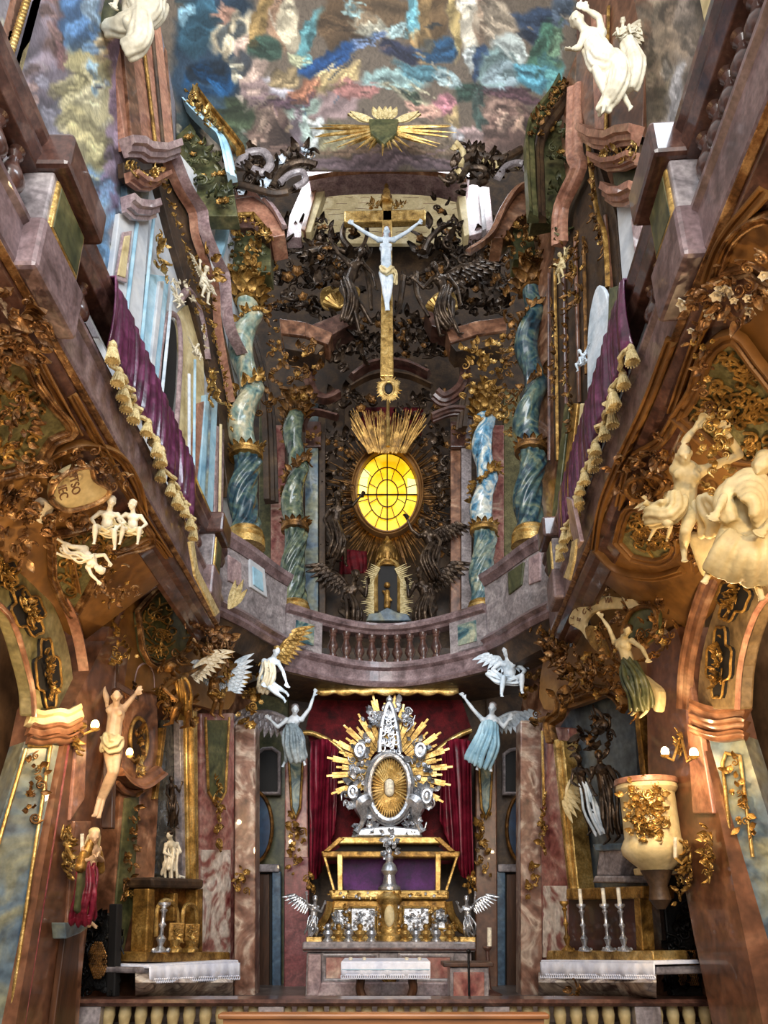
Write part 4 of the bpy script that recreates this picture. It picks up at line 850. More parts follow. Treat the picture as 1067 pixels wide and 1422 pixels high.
# --- entablature blocks over the columns
def block(pts, Y, d, m, off=0.0): return trim(pts, YP(Y), d, m, off)
block([(308, 278), (352, 272), (392, 300), (396, 326), (376, 330), (350, 296), (308, 298)], 9.4, .5, 'rose'); trimline(crv([(306, 276), (352, 270), (378, 288), (396, 318)], 5), YP(9.35), .1, .12, 'lilac', CYMA)
block([(312, 298), (352, 296), (378, 322), (374, 336), (350, 316), (314, 316)], 9.45, .4, 'dkrail'); trimline([(312, 300), (352, 298), (376, 326)], YP(9.4), .08, .1, 'olgold', ROUND)
carving('capital_ornament', 'gilded garland ring under the rose block over the pale sea-green column', 'ornament', [[(318, 308), (350, 306), (372, 330)]], YP(9.35), .07, .14, .8, M['olgold'], M['gold'], off=.1)
block([(688, 300), (706, 268), (728, 256), (752, 268), (756, 296), (720, 300), (700, 330), (684, 330)], 9.4, .5, 'brown'); trimline(crv([(650, 352), (680, 330), (700, 290), (722, 262), (754, 258)], 5), YP(9.35), .12, .14, 'brown', CYMA)
for pts, Y, m in (([(388, 442), (424, 447), (424, 466), (390, 462)], 11.0, 'brown'), ([(424, 447), (462, 462), (456, 478), (424, 466)], 11.0, 'brown'), ([(392, 466), (424, 470), (450, 480), (440, 492), (396, 484)], 11.05, 'umber'), ([(430, 452), (486, 430), (496, 446), (452, 470)], 11.3, 'dkrail'),
                  ([(620, 458), (660, 446), (704, 440), (704, 458), (662, 464), (626, 476)], 11.0, 'brown'), ([(626, 478), (662, 468), (700, 462), (700, 478), (664, 484), (634, 488)], 11.05, 'umber'), ([(590, 430), (632, 444), (640, 466), (600, 452)], 11.3, 'dkrail')):
    block(pts, Y, .45, m)
# dark arches and cornices of the high altar's upper part
for pth, w_, h_, m in (([(438, 492), (430, 520), (434, 545), (452, 556), (470, 548)], .22, .2, 'dkrail'), ([(640, 492), (646, 520), (640, 545), (618, 560), (604, 552)], .22, .2, 'dkrail'), ([(488, 528), (512, 512), (540, 507), (568, 511), (596, 524)], .16, .25, 'dkrail'), ([(486, 540), (512, 526), (540, 521), (570, 525), (600, 538)], .1, .15, 'umber'),
                       ([(640, 600), (652, 540), (690, 530), (706, 500)], .2, .2, 'umber'), ([(420, 600), (432, 575), (470, 582)], .12, .2, 'dkrail'), ([(660, 580), (630, 575), (600, 585)], .12, .2, 'dkrail'), ([(350, 470), (372, 560), (378, 700)], .25, .2, 'umber')):
    trimline(crv(pth, 5), YP(11.7), w_, h_, m, STEP)
for (x0, x1, y0, y1, m, Y) in ((376, 396, 590, 860, 'pink', 12.2), (360, 376, 540, 800, 'green', 12.4), (424, 442, 560, 860, 'bluegreen', 12.0), (443, 452, 600, 860, 'umber', 12.1), (626, 640, 600, 870, 'brown', 12.1), (641, 655, 540, 870, 'greymar', 12.0), (684, 700, 590, 860, 'pink', 12.2), (700, 722, 540, 790, 'panelgreen', 12.4), (452, 478, 560, 860, 'umber', 12.7), (606, 626, 560, 860, 'umber', 12.7), (758, 770, 560, 800, 'redbrown', 10.4), (768, 778, 640, 790, 'skyblue', 10.5)):
    block([(x0, y0), (x1, y0), (x1, y1), (x0, y1)], Y, .2, m)
block([(424, 585), (446, 585), (446, 620), (424, 620)], 11.95, .1, 'dkrail'); block([(626, 585), (648, 585), (648, 620), (626, 620)], 11.95, .1, 'dkrail')
for nm, pts in (('gilded capital of the flat pilaster behind the olive column', [(434, 592), (432, 618)]), ('gilded capital of the flat pilaster behind the blue and white column', [(638, 590), (640, 615)])):
    carving('pilaster_capital', nm, 'capital', [pts], YP(11.8), .13, .17, .6, M['dkgold'], M['olgold'], off=.1)
# --- oval yellow window
OW = YP(12.35); win = bpy.data.objects.new('window_1', None); COL.objects.link(win); struct(win)
ov = oval(538, 685, 42, 55, 40); mb = MB(); mb.sweep(on(OW, oval(538, 685, 46, 59, 48)), prof(FRAME, .13, .2), OW.n, True); mb.build('frame', M['amber'], win)
gm = bpy.data.materials.new('yellow_glass'); gm.use_nodes = True; nt = gm.node_tree; bs = nt.nodes['Principled BSDF']
vo = nt.nodes.new('ShaderNodeTexNoise'); vo.inputs['Scale'].default_value = 3.0; tc = nt.nodes.new('ShaderNodeTexCoord'); nt.links.new(tc.outputs['Object'], vo.inputs['Vector'])
rp = nt.nodes.new('ShaderNodeValToRGB'); rp.color_ramp.elements[0].color = lin((246, 176, 10)); rp.color_ramp.elements[1].color = lin((255, 216, 60)); rp.color_ramp.elements[0].position = .4; rp.color_ramp.elements[1].position = .62
nt.links.new(vo.outputs['Fac'], rp.inputs['Fac']); nt.links.new(rp.outputs['Color'], bs.inputs['Base Color']); nt.links.new(rp.outputs['Color'], bs.inputs['Emission Color']); bs.inputs['Emission Strength'].default_value = 1.05; bs.inputs['Roughness'].default_value = .3
slab('pane', ov, OW, .03, gm, win, 0, -.03)
pale_gl = emit('pale_glass', (255, 232, 140), 1.1)
for pts in ([(500, 664), (511, 664), (509, 686), (499, 686)], [(566, 664), (578, 666), (579, 686), (566, 686)], [(503, 648), (514, 656), (512, 663), (500, 663)]): slab('pale_pane', pts, OW, .02, pale_gl, win, 0, -.015)
mb = MB()
for rx, ry in ((42, 55), (27, 36), (15, 19)): mb.tube(on(OW, oval(538, 685, rx, ry, 40), .0), .012, 5, True)
for k in range(14):
    a = 2 * PI * (k + .5) / 14; mb.tube(on(OW, [(538 + 27 * math.cos(a), 685 + 36 * math.sin(a)), (538 + 42 * math.cos(a), 685 + 55 * math.sin(a))]), .009, 4)
for k in range(8):
    a = 2 * PI * (k + .5) / 8; mb.tube(on(OW, [(538 + 15 * math.cos(a), 685 + 19 * math.sin(a)), (538 + 27 * math.cos(a), 685 + 36 * math.sin(a))]), .009, 4)
mb.tube(on(OW, [(538, 630), (538, 740)]), .014, 5); mb.tube(on(OW, [(496, 687), (580, 687)]), .018, 5); mb.build('leading', M['iron'], win)
# rays around the window, straw-like rays above it
SB = YP(12.6); rg = thing('ray_glory', 'dark gilded rays fanning out around the yellow oval window', 'ornament'); mb = MB(); rnd = random.Random(9)
for k in range(150):
    a = 2 * PI * k / 150 + rnd.uniform(-.015, .015); o_ = rnd.uniform(66, 88) if k % 3 else 94; p0 = SB(538 + 40 * math.cos(a), 690 + 52 * math.sin(a), .05); p1 = SB(538 + o_ * math.cos(a), 690 + o_ * 1.12 * math.sin(a), .05 + rnd.uniform(0, .25))
    mb.tube([p0, p0.lerp(p1, .6), p1], [.02, .022, .004], 4)
mb.build('rays', M['dkgold'], rg)
rg = thing('ray_burst', 'upright sheaf of gilded rays standing above the yellow oval window', 'ornament'); mb = MB()
for k in range(110):
    a = rnd.uniform(-1, 1); L = rnd.uniform(.5, 1); p0 = YP(11.9)(538 + 26 * a, 630 - 4 * rnd.random(), 0); p1 = YP(11.9)(541 + 54 * a + rnd.uniform(-4, 4), 624 - 58 * L, rnd.uniform(0, .25)); pm = p0.lerp(p1, .5) + Vector((rnd.uniform(-.04, .04), 0, 0)); mb.tube([p0, pm, p1], [.02, .022, .006], 4)
mb.build('rays', M['olgold'], rg)
# --- shrine under the window
SH = YP(11.9); sh = thing('ray_shrine', 'small arched shrine with gilded ray border and domed top standing below the yellow window', 'shrine')
slab('niche', crv([(524, 850), (524, 800), (528, 786), (538, 780), (549, 786), (553, 800), (553, 850)], 4), SH, .1, M['dark'], sh, 0, .02)
molding('frame', crv([(522, 850), (522, 800), (527, 784), (538, 777), (550, 784), (555, 800), (555, 850)], 5), SH, .1, .12, M['gold'], sh)
rnd = random.Random(4); mbs = {-1: MB(), 1: MB()}
for k in range(60):
    q = k / 59; side = -1 if k % 2 else 1; mb = mbs[side]; y = 852 - 62 * q; x = 538 + side * (18 - 8 * max(0, q - .75) * 4); L = rnd.uniform(10, 20)
    p0 = SH(x, y, .06); p1 = SH(x + side * L, y - L * (.9 * q - .35), .04); mb.tube([p0, p0.lerp(p1, .5), p1], [.02, .016, .003], 4)
[mbs[s_].build('ray_fringe', M['tassel'], sh) for s_ in (-1, 1)]
mb = MB(); mb.lathe([(.2, 0), (.22, .04), (.16, .1), (.19, .2), (.2, .3), (.16, .42), (.08, .5), (.1, .54), (.05, .6), (.02, .68)], SH(538, 790, -.1), 14)
for k in range(14):
    a = 2 * PI * k / 14; mb.caps(SH(538, 790, -.1) + Vector((.2 * math.cos(a), .2 * math.sin(a), .15)), SH(538, 790, -.1) + Vector((.13 * math.cos(a), .13 * math.sin(a), .46)), .025, .012, 6)
mb.build('dome', M['olgold'], sh)
mb = MB(); c = SH(538, 842, .06); mb.caps(c, c + Vector((0, 0, .28)), .06, .05); mb.ell(c + Vector((0, 0, .42)), .06); mb.caps(c + Vector((-.07, 0, .3)), c + Vector((.08, -.03, .1)), .025, .02); mb.build('figurine', M['olgold'], sh, remesh=.012)
ft = MB(); ft.prism(on(SH, [(508, 862), (512, 852), (526, 850), (538, 843), (552, 850), (566, 852), (572, 862)], .2), (0, .3, 0)); ft.build('foot', M['bluegreen'], sh, bevel=.02)
# --- dark red cloth behind the shrine
def hung(name, label, pts_top, pts_bot, plane, m, folds, depth, parent=None, cat='curtain', group=None, nz=10, off=.0, asobj=True):
    """cloth hung between an upper and a lower traced line"""
    n = folds * 7; tp = np.array(crv(pts_top, 12)); bt = np.array(crv(pts_bot, 12)); rows = []; rnd = random.Random(len(label) + folds); ph = [rnd.uniform(0, 6) for _ in range(4)]
    for i in range(n + 1):
        q = i / n; a = [np.interp(q, np.linspace(0, 1, len(tp)), tp[:, k]) for k in (0, 1)]; b = [np.interp(q, np.linspace(0, 1, len(bt)), bt[:, k]) for k in (0, 1)]
        w_ = math.sin(q * folds * 2 * PI + 1.3 * math.sin(q * 7 + ph[0])) + .4 * math.sin(q * folds * 4.3 * PI + ph[1]); row = []
        for j in range(nz + 1):
            s = j / nz; x = a[0] + (b[0] - a[0]) * s + 1.2 * math.sin(s * 4 + q * 9 + ph[2]); y = a[1] + (b[1] - a[1]) * s; row.append(plane(x, y, off + depth * (w_ * (.5 + .5 * s) + .5 * math.sin(s * 3 + ph[3] + q * 5))))
        rows.append(row)
    mb = MB(); mb.loft(rows, False, False); o = mb.build(name, m, parent, angle=80); md = o.modifiers.new('thick', 'SOLIDIFY'); md.thickness = .015
    if parent is None: tag(o, label, cat, group)
    return o
hung('altar_cloth', 'dark red cloth hanging beside the small ray shrine below the yellow window', [(470, 762), (508, 766)], [(472, 798), (512, 796)], YP(12.3), M['dkred'], 4, .04, cat='cloth')
hung('altar_cloth', 'dark red cloth behind the upright sheaf of gilded rays', [(492, 566), (590, 566)], [(498, 606), (584, 606)], YP(12.35), M['dkred'], 6, .04, cat='cloth')
# --- crucifix over the altar
CX_ = YP(10.7); cross = thing('altar_crucifix', 'gilded crucifix with pale figure high in the chancel against the cream wall', 'crucifix')
slab('upright', [(530, 372), (545, 372), (547, 522), (528, 522)], CX_, .14, M['gold'], cross, .02); slab('upright', [(531, 280), (545, 280), (545, 376), (531, 376)], CX_, .1, M['gold'], cross, .02)
slab('crossbeam', [(478, 292), (592, 290), (592, 305), (535, 307), (478, 308)], CX_, .16, M['gold'], cross, .03)
mb = MB(); mb.lathe([(.13, 0), (.15, .03), (.1, .1), (.12, .2), (.07, .3), (.08, .36), (.04, .45), (.05, .52), (.015, .6)], CX_(537, 284, -.05), 12); mb.build('finial', M['olgold'], cross)
J = joints(CX_, head=(537, 322, .22), neck=(536, 330, .16), chest=(536, 345, .14), pelvis=(537, 378, .14), shl=(526, 333, .14), shr=(547, 333, .14), ell=(506, 322, .1), hal=(490, 311, .08), elr=(566, 322, .1), har=(581, 310, .08), knl=(534, 400, .24), anl=(536, 420, .12), knr=(542, 400, .24), anr=(539, 421, .12))
J['tol'] = CX_(537, 430, .16); J['tor'] = CX_(540, 430, .16)
statue('x', 'x', 'x', J, .66, [M['bluewhite'], M['cream'], M['brown']], (-.3, -1, -.5), [([CX_(530, 372, .2), CX_(537, 378, .26), CX_(545, 374, .2)], [.05, .07, .05], 5, .04), ([CX_(546, 374, .22), CX_(550, 384, .2), CX_(549, 396, .18)], [.03, .05, .02], 3, .035)], None, 'long', .017, head=1.15, chubby=1.3, parent=cross, beard=True)
sb = thing('sunburst', 'small gilded sunburst with dark centre at the foot of the high crucifix', 'ornament'); SP_ = YP(10.65); mb = MB(); rnd = random.Random(8)
for k in range(56):
    a = 2 * PI * k / 56; L = rnd.uniform(14, 19); p0 = SP_(540 + 7 * math.cos(a), 540 + 9 * math.sin(a)); p1 = SP_(540 + L * math.cos(a), 540 + L * 1.1 * math.sin(a)); mb.tube([p0, p0.lerp(p1, .5), p1], [.018, .018, .004], 4)
mb.build('rays', M['gold'], sb); mb = MB(); mb.ell(SP_(540, 540, -.02), (.085, .04, .11), 14, 8); mb.build('disc', M['dark'], sb); molding('rim', oval(540, 540, 7.5, 9.5, 24), SP_, .05, .05, M['gold'], sb, closed=True)
st = thing('gilded_staff', 'thin gilded staff rising from the window top to the small sunburst', 'ornament'); mb = MB(); mb.tube(on(YP(11.2), [(539, 556), (539, 620)]), [.03, .04], 8); mb.build('rod', M['gold'], st)
# --- bronze angels, scrollwork and garlands of the altar top
def bz(nm, lines, Y, w_, s_, d_, A='bronze', Bm='dkgold', cat='ornament', name='bronze_scrollwork', off=.05): return carving(name, nm, cat, lines, YP(Y), w_, s_, d_, M[A], M[Bm], off=off)
bz('tangle of dark bronze scrolls and wings above the olive column, beside the high crucifix', [crv([(370, 345), (400, 335), (440, 345), (480, 340)], 4), [(380, 380), (440, 370), (490, 385)], [(400, 410), (440, 405)]], 11.2, .26, .42, .5)
bz('tangle of dark bronze scrolls above the blue and white column near the high crucifix', [crv([(590, 340), (630, 345), (670, 340), (705, 350)], 4), [(590, 380), (640, 375), (700, 385)], [(640, 405), (700, 410)]], 11.2, .26, .42, .5)
bz('dark bronze foliage behind the foot of the high crucifix', [[(470, 440), (520, 470), (520, 500)], [(560, 440), (570, 480), (610, 500)], [(470, 500), (500, 480)], [(450, 520), (470, 500)]], 11.6, .26, .36, .5)
bz('bronze flower trails over the olive column capital', [[(395, 492), (440, 490)], [(398, 520), (446, 520)], [(400, 545), (430, 560)]], 10.95, .16, .24, .75, 'dkgold', 'olgold')
bz('gilded figures and flower trails over the blue and white column capital', [[(640, 490), (700, 480)], [(645, 515), (700, 510)], [(650, 545), (700, 540)], [(690, 560), (700, 600)]], 10.95, .18, .24, .75, 'olgold', 'gold')
bz('bronze garland falling between the pale sea-green column and the olive column', [crv([(366, 340), (376, 420), (384, 480), (380, 540), (366, 580)], 5)], 10.3, .1, .2, .6, 'dkgold', 'olgold')
bz('gilded garland falling beside the deep blue-green column towards the chancel', [crv([(704, 380), (706, 440), (704, 500), (702, 560)], 5)], 10.3, .1, .2, .6, 'dkgold', 'olgold')
bz('dark bronze cherub heads and scrolls in the frame of the yellow window', [crv([(484, 600), (478, 650), (482, 700), (470, 750)], 5), crv([(596, 600), (602, 650), (604, 700), (600, 750)], 5)], 12.1, .15, .24, .6)
bz('dark bronze scrolls over the yellow window', [crv([(470, 618), (500, 612), (538, 606), (576, 612), (606, 618)], 5)], 12.1, .1, .2, .6)
bz('gilded scroll brackets crowning the high crucifix', [[(515, 288), (525, 284)], [(550, 286), (560, 288)]], 10.7, .1, .16, 1.0, 'olgold', 'gold', off=.0)
bz('blue-grey volutes and shells where the vault cornice meets the chancel arch, crucifix side', [[(330, 215), (350, 230), (370, 250)], [(390, 225), (420, 222), (436, 225)], [(370, 262), (395, 262)], [(340, 255), (345, 268)]], 9.3, .2, .36, 1.3, 'bronze', 'bluewhite', name='cornice_volute')
bz('bronze volutes and leaves where the vault cornice meets the chancel arch, pulpit side', [[(640, 215), (665, 225), (700, 225)], [(655, 245), (690, 240), (720, 235)], [(720, 205), (735, 190)], [(620, 245), (634, 260)]], 9.3, .2, .34, 1.3, 'bronze', 'cream', name='cornice_volute')
bz('dark bronze cherub with branches before the cream wall, over the olive column', [[(440, 300), (446, 330)], [(446, 340), (455, 360)]], 11.0, .12, .26, .8)
bz('dark bronze branches before the cream wall, over the blue and white column', [[(608, 280), (622, 300)], [(612, 310), (640, 320)]], 11.0, .12, .24, .8)
for nm, pts in (('gilded shell under the bronze tangle over the olive column', [(446, 402), (470, 394), (498, 398), (496, 414), (470, 428), (448, 424)]), ('gilded shell under the bronze tangle over the blue and white column', [(592, 424), (606, 406), (628, 402), (636, 424), (620, 434), (596, 434)])):
    s = thing('gilded_shell', nm, 'ornament'); o = slab('back', crv(pts, 4, True), YP(11.5), .1, M['gold'], s, .03); mb = MB(); cx = sum(p[0] for p in pts) / 6; cy = max(p[1] for p in pts)
    for k in range(9): a = -1.2 + 2.4 * k / 8; p0 = YP(11.5)(cx, cy, .05); mb.tube([p0, YP(11.5)(cx + 24 * math.sin(a), cy - 24 * math.cos(a) * .9, .12)], [.02, .06], 6)
    mb.build('ribs', M['gold'], s)
block([(712, 300), (758, 296), (764, 356), (714, 360)], 9.6, .4, 'green')
bz('brown and gilt carved field under the brown block of the deep blue-green column', [[(714, 312), (760, 308)], [(712, 334), (764, 332)], [(714, 354), (764, 352)]], 9.5, .14, .2, .9, 'dkgold', 'olgold')
# carved block and further dense carving of the dark altar wall
block([(312, 316), (350, 314), (376, 334), (376, 378), (312, 376)], 9.6, .4, 'green')
bz('brown and gilt carved field under the rose block of the pale sea-green column', [[(318, 326), (372, 336)], [(318, 350), (374, 352)], [(318, 370), (372, 372)]], 9.5, .14, .2, .8, 'olgold', 'green')
bz('dark bronze carved wall field over the olive column, behind the tangle', [[(372, 320), (480, 330)], [(372, 352), (500, 356)], [(372, 390), (500, 395)], [(376, 425), (470, 425)]], 12.0, .24, .4, 1.4, 'bronze', 'dkgold')
bz('dark bronze carved wall field over the blue and white column, behind the tangle', [[(590, 330), (710, 325)], [(580, 356), (710, 355)], [(580, 395), (710, 392)], [(610, 430), (706, 430)]], 12.0, .24, .4, 1.4, 'bronze', 'dkgold')
bz('dark bronze carved wall field around the foot of the high crucifix', [[(450, 455), (526, 455)], [(450, 485), (526, 485)], [(550, 455), (630, 455)], [(550, 485), (630, 485)], [(460, 560), (520, 570)], [(560, 570), (625, 560)]], 12.2, .24, .36, 1.3, 'bronze', 'dkgold')
bz('dark bronze wall garlands between the yellow window and the olive column', [crv([(462, 600), (456, 660), (462, 720), (458, 780)], 4)], 12.3, .16, .24, .8, 'bronze', 'dkgold')
bz('dark bronze wall garlands between the yellow window and the blue and white column', [crv([(616, 600), (620, 660), (614, 720), (618, 780)], 4)], 12.3, .16, .24, .8, 'bronze', 'dkgold')
for pth, w_, m in (([(330, 232), (344, 214), (366, 212), (376, 228), (366, 240), (352, 236)], .16, 'greymar'), ([(378, 262), (392, 238), (416, 226), (440, 230)], .14, 'bronze'), ([(388, 256), (402, 244), (420, 240), (424, 252), (410, 262)], .12, 'greymar'), ([(326, 256), (350, 262), (380, 270), (400, 268)], .14, 'umber'),
                   ([(636, 228), (660, 216), (694, 222), (724, 208)], .14, 'umber'), ([(640, 250), (650, 236), (672, 236), (676, 250), (664, 258)], .12, 'bronze'), ([(690, 250), (704, 232), (724, 228), (734, 240)], .13, 'greymar'), ([(634, 200), (644, 214), (640, 232)], .1, 'cream')):
    trimline(crv(pth, 5), YP(9.15), w_, .14, m, ROUND)
# scrolled ribs round the crucifix
for nm, pths in (('thick bronze scroll curling behind the crucifix arm, crucifix side', [[(486, 345), (476, 330), (480, 312), (496, 305), (510, 318), (505, 340), (492, 348)], [(500, 360), (512, 390), (516, 430)], [(430, 352), (460, 345), (480, 350)]]), ('thick bronze scroll curling behind the crucifix arm, pulpit side', [[(588, 350), (598, 330), (622, 312), (640, 318)], [(578, 380), (580, 410), (596, 440)], [(560, 385), (556, 420), (548, 440)]])):
    s = thing('bronze_scroll', nm, 'ornament'); mb = MB()
    for p in pths: q = on(YP(11.0), crv(p, 6)); mb.tube(q, [.075 * (1 - .6 * i / len(q)) for i in range(len(q))], 8)
    mb.build('ribs', M['bronze'], s)
# bronze angels
def angel(nm, pl, k, J, mats, look, robe, wings, **kw): return statue('angel_statue', nm, 'statue', joints(pl, **J), k, mats, look, robe, wings, **kw)
AB = [M['bronze'], M['bronze'], M['bronze'], M['bronze']]
A1 = YP(11.05)
angel('dark bronze angel leaning out beside the high crucifix over the olive column', A1, .85, dict(head=(502, 352, .3), neck=(498, 361, .22), chest=(493, 370, .16), pelvis=(482, 400, .1), shl=(484, 366, .2), shr=(504, 366, .16), ell=(470, 352, .25), hal=(462, 338, .3), elr=(518, 380, .2), har=(522, 398, .25), knl=(492, 430, .25), anl=(500, 462, .1), knr=(502, 424, .2), anr=(516, 450, .1)), AB, (.5, -1, -.2), [([A1(480, 390, .2), A1(488, 420, .25), A1(480, 450, .1)], [.1, .16, .12], 7, .045)], [(A1(488, 366, 0), (-1, 0, .6), (-.2, 0, -1), .9)])
angel('dark bronze angel kneeling beside the high crucifix, over the blue and white column', A1, .85, dict(head=(604, 372, .3), neck=(608, 381, .22), chest=(612, 390, .16), pelvis=(622, 418, .1), shl=(600, 388, .2), shr=(622, 384, .16), ell=(588, 400, .25), hal=(578, 390, .3), elr=(636, 400, .2), har=(640, 420, .25), knl=(606, 440, .25), anl=(612, 466, .1), knr=(628, 444, .2), anr=(638, 464, .1)), AB, (-.5, -1, -.2), [([A1(622, 400, .2), A1(614, 430, .25), A1(626, 456, .1)], [.1, .16, .12], 7, .045)], [(A1(618, 384, 0), (1, 0, .6), (.2, 0, -1), .9)])
A2 = YP(12.0)
angel('dark bronze angel kneeling beside the ray shrine, on the olive column side', A2, .85, dict(head=(494, 800, .3), neck=(492, 810, .22), chest=(488, 820, .16), pelvis=(482, 845, .1), shl=(478, 818, .2), shr=(500, 816, .16), ell=(474, 834, .25), hal=(492, 840, .3), elr=(508, 828, .25), har=(510, 812, .3), knl=(490, 862, .3), anl=(476, 874, .1), knr=(500, 858, .3), anr=(490, 876, .1)), AB, (.8, -1, 0), [([A2(482, 830, .2), A2(490, 852, .3), A2(486, 874, .2)], [.1, .18, .2], 8, .05)], [(A2(484, 815, 0), (-.8, 0, .8), (-.5, 0, -1), .7)])
angel('dark bronze angel kneeling beside the ray shrine, on the blue and white column side', A2, .85, dict(head=(582, 795, .3), neck=(584, 805, .22), chest=(588, 816, .16), pelvis=(596, 842, .1), shl=(576, 813, .2), shr=(598, 813, .16), ell=(568, 828, .25), hal=(566, 812, .3), elr=(602, 832, .25), har=(588, 838, .3), knl=(580, 860, .3), anl=(588, 876, .1), knr=(592, 862, .3), anr=(602, 874, .1)), AB, (-.8, -1, 0), [([A2(596, 828, .2), A2(588, 850, .3), A2(592, 874, .2)], [.1, .18, .2], 8, .05)], [(A2(594, 812, 0), (.8, 0, .8), (.5, 0, -1), .7)])
angel('dark bronze angel reaching up to the rim of the yellow window, olive column side', A2, .8, dict(head=(470, 690, .3), neck=(470, 700, .22), chest=(468, 710, .16), pelvis=(464, 738, .1), shl=(458, 708, .2), shr=(478, 706, .16), ell=(450, 722, .25), hal=(458, 738, .3), elr=(490, 702, .25), har=(500, 690, .3), knl=(470, 764, .25), anl=(462, 786, .1), knr=(478, 758, .25), anr=(480, 782, .1)), AB, (.8, -1, 0), [([A2(462, 724, .2), A2(470, 752, .25), A2(462, 776, .15)], [.08, .15, .12], 7, .045)], None)
angel('dark bronze angel reclining under the yellow window, toward the blue and white column', A2, .8, dict(head=(586, 728, .3), neck=(590, 736, .22), chest=(594, 745, .16), pelvis=(602, 768, .1), shl=(582, 744, .2), shr=(602, 740, .16), ell=(572, 736, .25), hal=(566, 722, .3), elr=(612, 752, .25), har=(606, 770, .3), knl=(590, 788, .25), anl=(598, 806, .1), knr=(604, 792, .25), anr=(612, 806, .1)), AB, (-.8, -1, 0), [([A2(602, 756, .2), A2(594, 780, .25), A2(606, 804, .15)], [.08, .15, .12], 7, .045)], [(A2(598, 742, 0), (1, 0, .5), (.1, 0, -1), .6)])
# ================================================================== LOWER STOREY
BK = YP(12.3); struct(slab('wall_chancel', [(345, 900), (735, 900), (735, 1430), (345, 1430)], BK, .2, M['umber'], bevel=0))
struct(slab('wall_left_lower', [(60, 760), (330, 820), (352, 1000), (352, 1432), (60, 1432)], LA, .2, M['brown'], bevel=0, off=-.55))
struct(slab('wall_right_lower', [(1000, 760), (745, 820), (722, 1000), (722, 1432), (1000, 1432)], RA, .2, M['brown'], bevel=0, off=-.55))
for s, X in ((-1, -3.7), (1, 3.6)):
    mb = MB(); mb.box((X, 5.0, 3), (.1, 9, 6)); struct(mb.build('wall_left_recess' if s < 0 else 'wall_right_recess', M['inner'], smooth=False))
# --- chancel side passages: doors, small windows, oval pictures
for s, nm, xs in ((-1, 'olive', (354, 400)), (1, 'blue', (676, 726))):
    x0, x1 = xs; PS = YP(11.75)
    trim([(x0, 930), (x1, 930), (x1, 1385), (x0, 1385)], YP(11.9), .2, 'green' if s < 0 else 'umber', 0)
    d = bpy.data.objects.new('door_1' if s < 0 else 'door_2', None); COL.objects.link(d); struct(d)
    a, b = (356, 386) if s < 0 else (694, 724)
    slab('opening', [(a, 1210), (b, 1210), (b, 1384), (a, 1384)], PS, .05, M['dark'], d, 0)
    slab('door_leaf', [(a + 2, 1214), (a + 18, 1214), (a + 18, 1384), (a + 2, 1384)] if s < 0 else [(a + 10, 1214), (b - 1, 1214), (b - 1, 1384), (a + 10, 1384)], PS, .05, M['wood'], d, .01, .06)
    slab('jamb', [(b - 8, 1210), (b + 4, 1210), (b + 4, 1384), (b - 8, 1384)] if s < 0 else [(a - 4, 1210), (a + 8, 1210), (a + 8, 1384), (a - 4, 1384)], PS, .12, mat('slate_blue_marble', [(36, 54, 74), (70, 96, 118), (104, 124, 136)], 3, .35, dist=1.5), d, .01, .1)
    slab('lintel', [(a - 2, 1200), (b + 2, 1200), (b + 2, 1211), (a - 2, 1211)], PS, .2, M['greymar'], d, .02, .15)
    w_ = bpy.data.objects.new('window_2' if s < 0 else 'window_3', None); COL.objects.link(w_); struct(w_)
    wp = [(358, 1046), (366, 1040), (378, 1039), (388, 1046), (388, 1102), (358, 1102)] if s < 0 else [(700, 1048), (708, 1042), (718, 1040), (726, 1046), (726, 1102), (700, 1102)]
    slab('pane', wp, PS, .03, M['dark'], w_, 0, .02); molding('frame', wp, PS, .06, .1, M['greymar'], w_, closed=True, off=.02)
    t = thing('oval_picture', 'deep blue oval picture over the passage door near the %s' % ('white hanging angel' if s < 0 else 'pale blue robed angel'), 'picture', None)
    c = (352, 1148) if s < 0 else (730, 1150)
    slab('canvas', oval(c[0], c[1], 25, 48, 36), PS, .03, mat('deep_blue_paint', [(8, 18, 34), (22, 52, 84), (60, 96, 120)], 1.5, .4), t, 0, .1); molding('rim', oval(c[0], c[1], 26, 50, 40), PS, .06, .1, M['dkgold'], t, closed=True, off=.1)
# --- pilasters flanking the chancel
def pil(pts, Y, m, th=.4): return trim(pts, YP(Y), th, m, 0, .02)
pil([(326, 1005), (355, 1005), (354, 1385), (325, 1385)], 10.3, 'brownbreccia'); pil([(723, 1000), (753, 1000), (754, 1385), (724, 1385)], 10.3, 'brownbreccia')
pil([(396, 1050), (427, 1050), (430, 1385), (394, 1385)], 11.5, 'pink', .3); pil([(661, 1050), (690, 1050), (692, 1385), (660, 1385)], 11.5, 'redbrown', .3)
for x in (411, 675):
    trim([(x - 9, 1055), (x + 9, 1055), (x + 5, 1120), (x, 1132), (x - 5, 1120)], YP(11.45), .05, 'teal', 0); trimline([(x - 10, 1052), (x - 6, 1122), (x, 1136), (x + 6, 1122), (x + 10, 1052)], YP(11.42), .04, .05, 'olgold')
trim([(395, 1190), (429, 1190), (429, 1384), (395, 1384)], YP(11.48), .05, 'crimson', 0)
PKL, PKR = LA.moved(-.12), RA.moved(-.12)
trim([(279, 990), (326, 990), (326, 1345), (278, 1345)], PKL, .4, 'pink', 0, .02); trim([(752, 1010), (790, 1010), (792, 1335), (751, 1335)], PKR, .4, 'pink', 0, .02)
trim([(281, 1180), (321, 1180), (321, 1335), (280, 1335)], PKL, .04, 'breccia', .02); trim([(754, 1230), (786, 1230), (787, 1330), (753, 1330)], PKR, .04, 'breccia', .02)
trim([(286, 1000), (317, 1000), (312, 1100), (300, 1116), (290, 1100)], PKL, .05, 'green', .03)
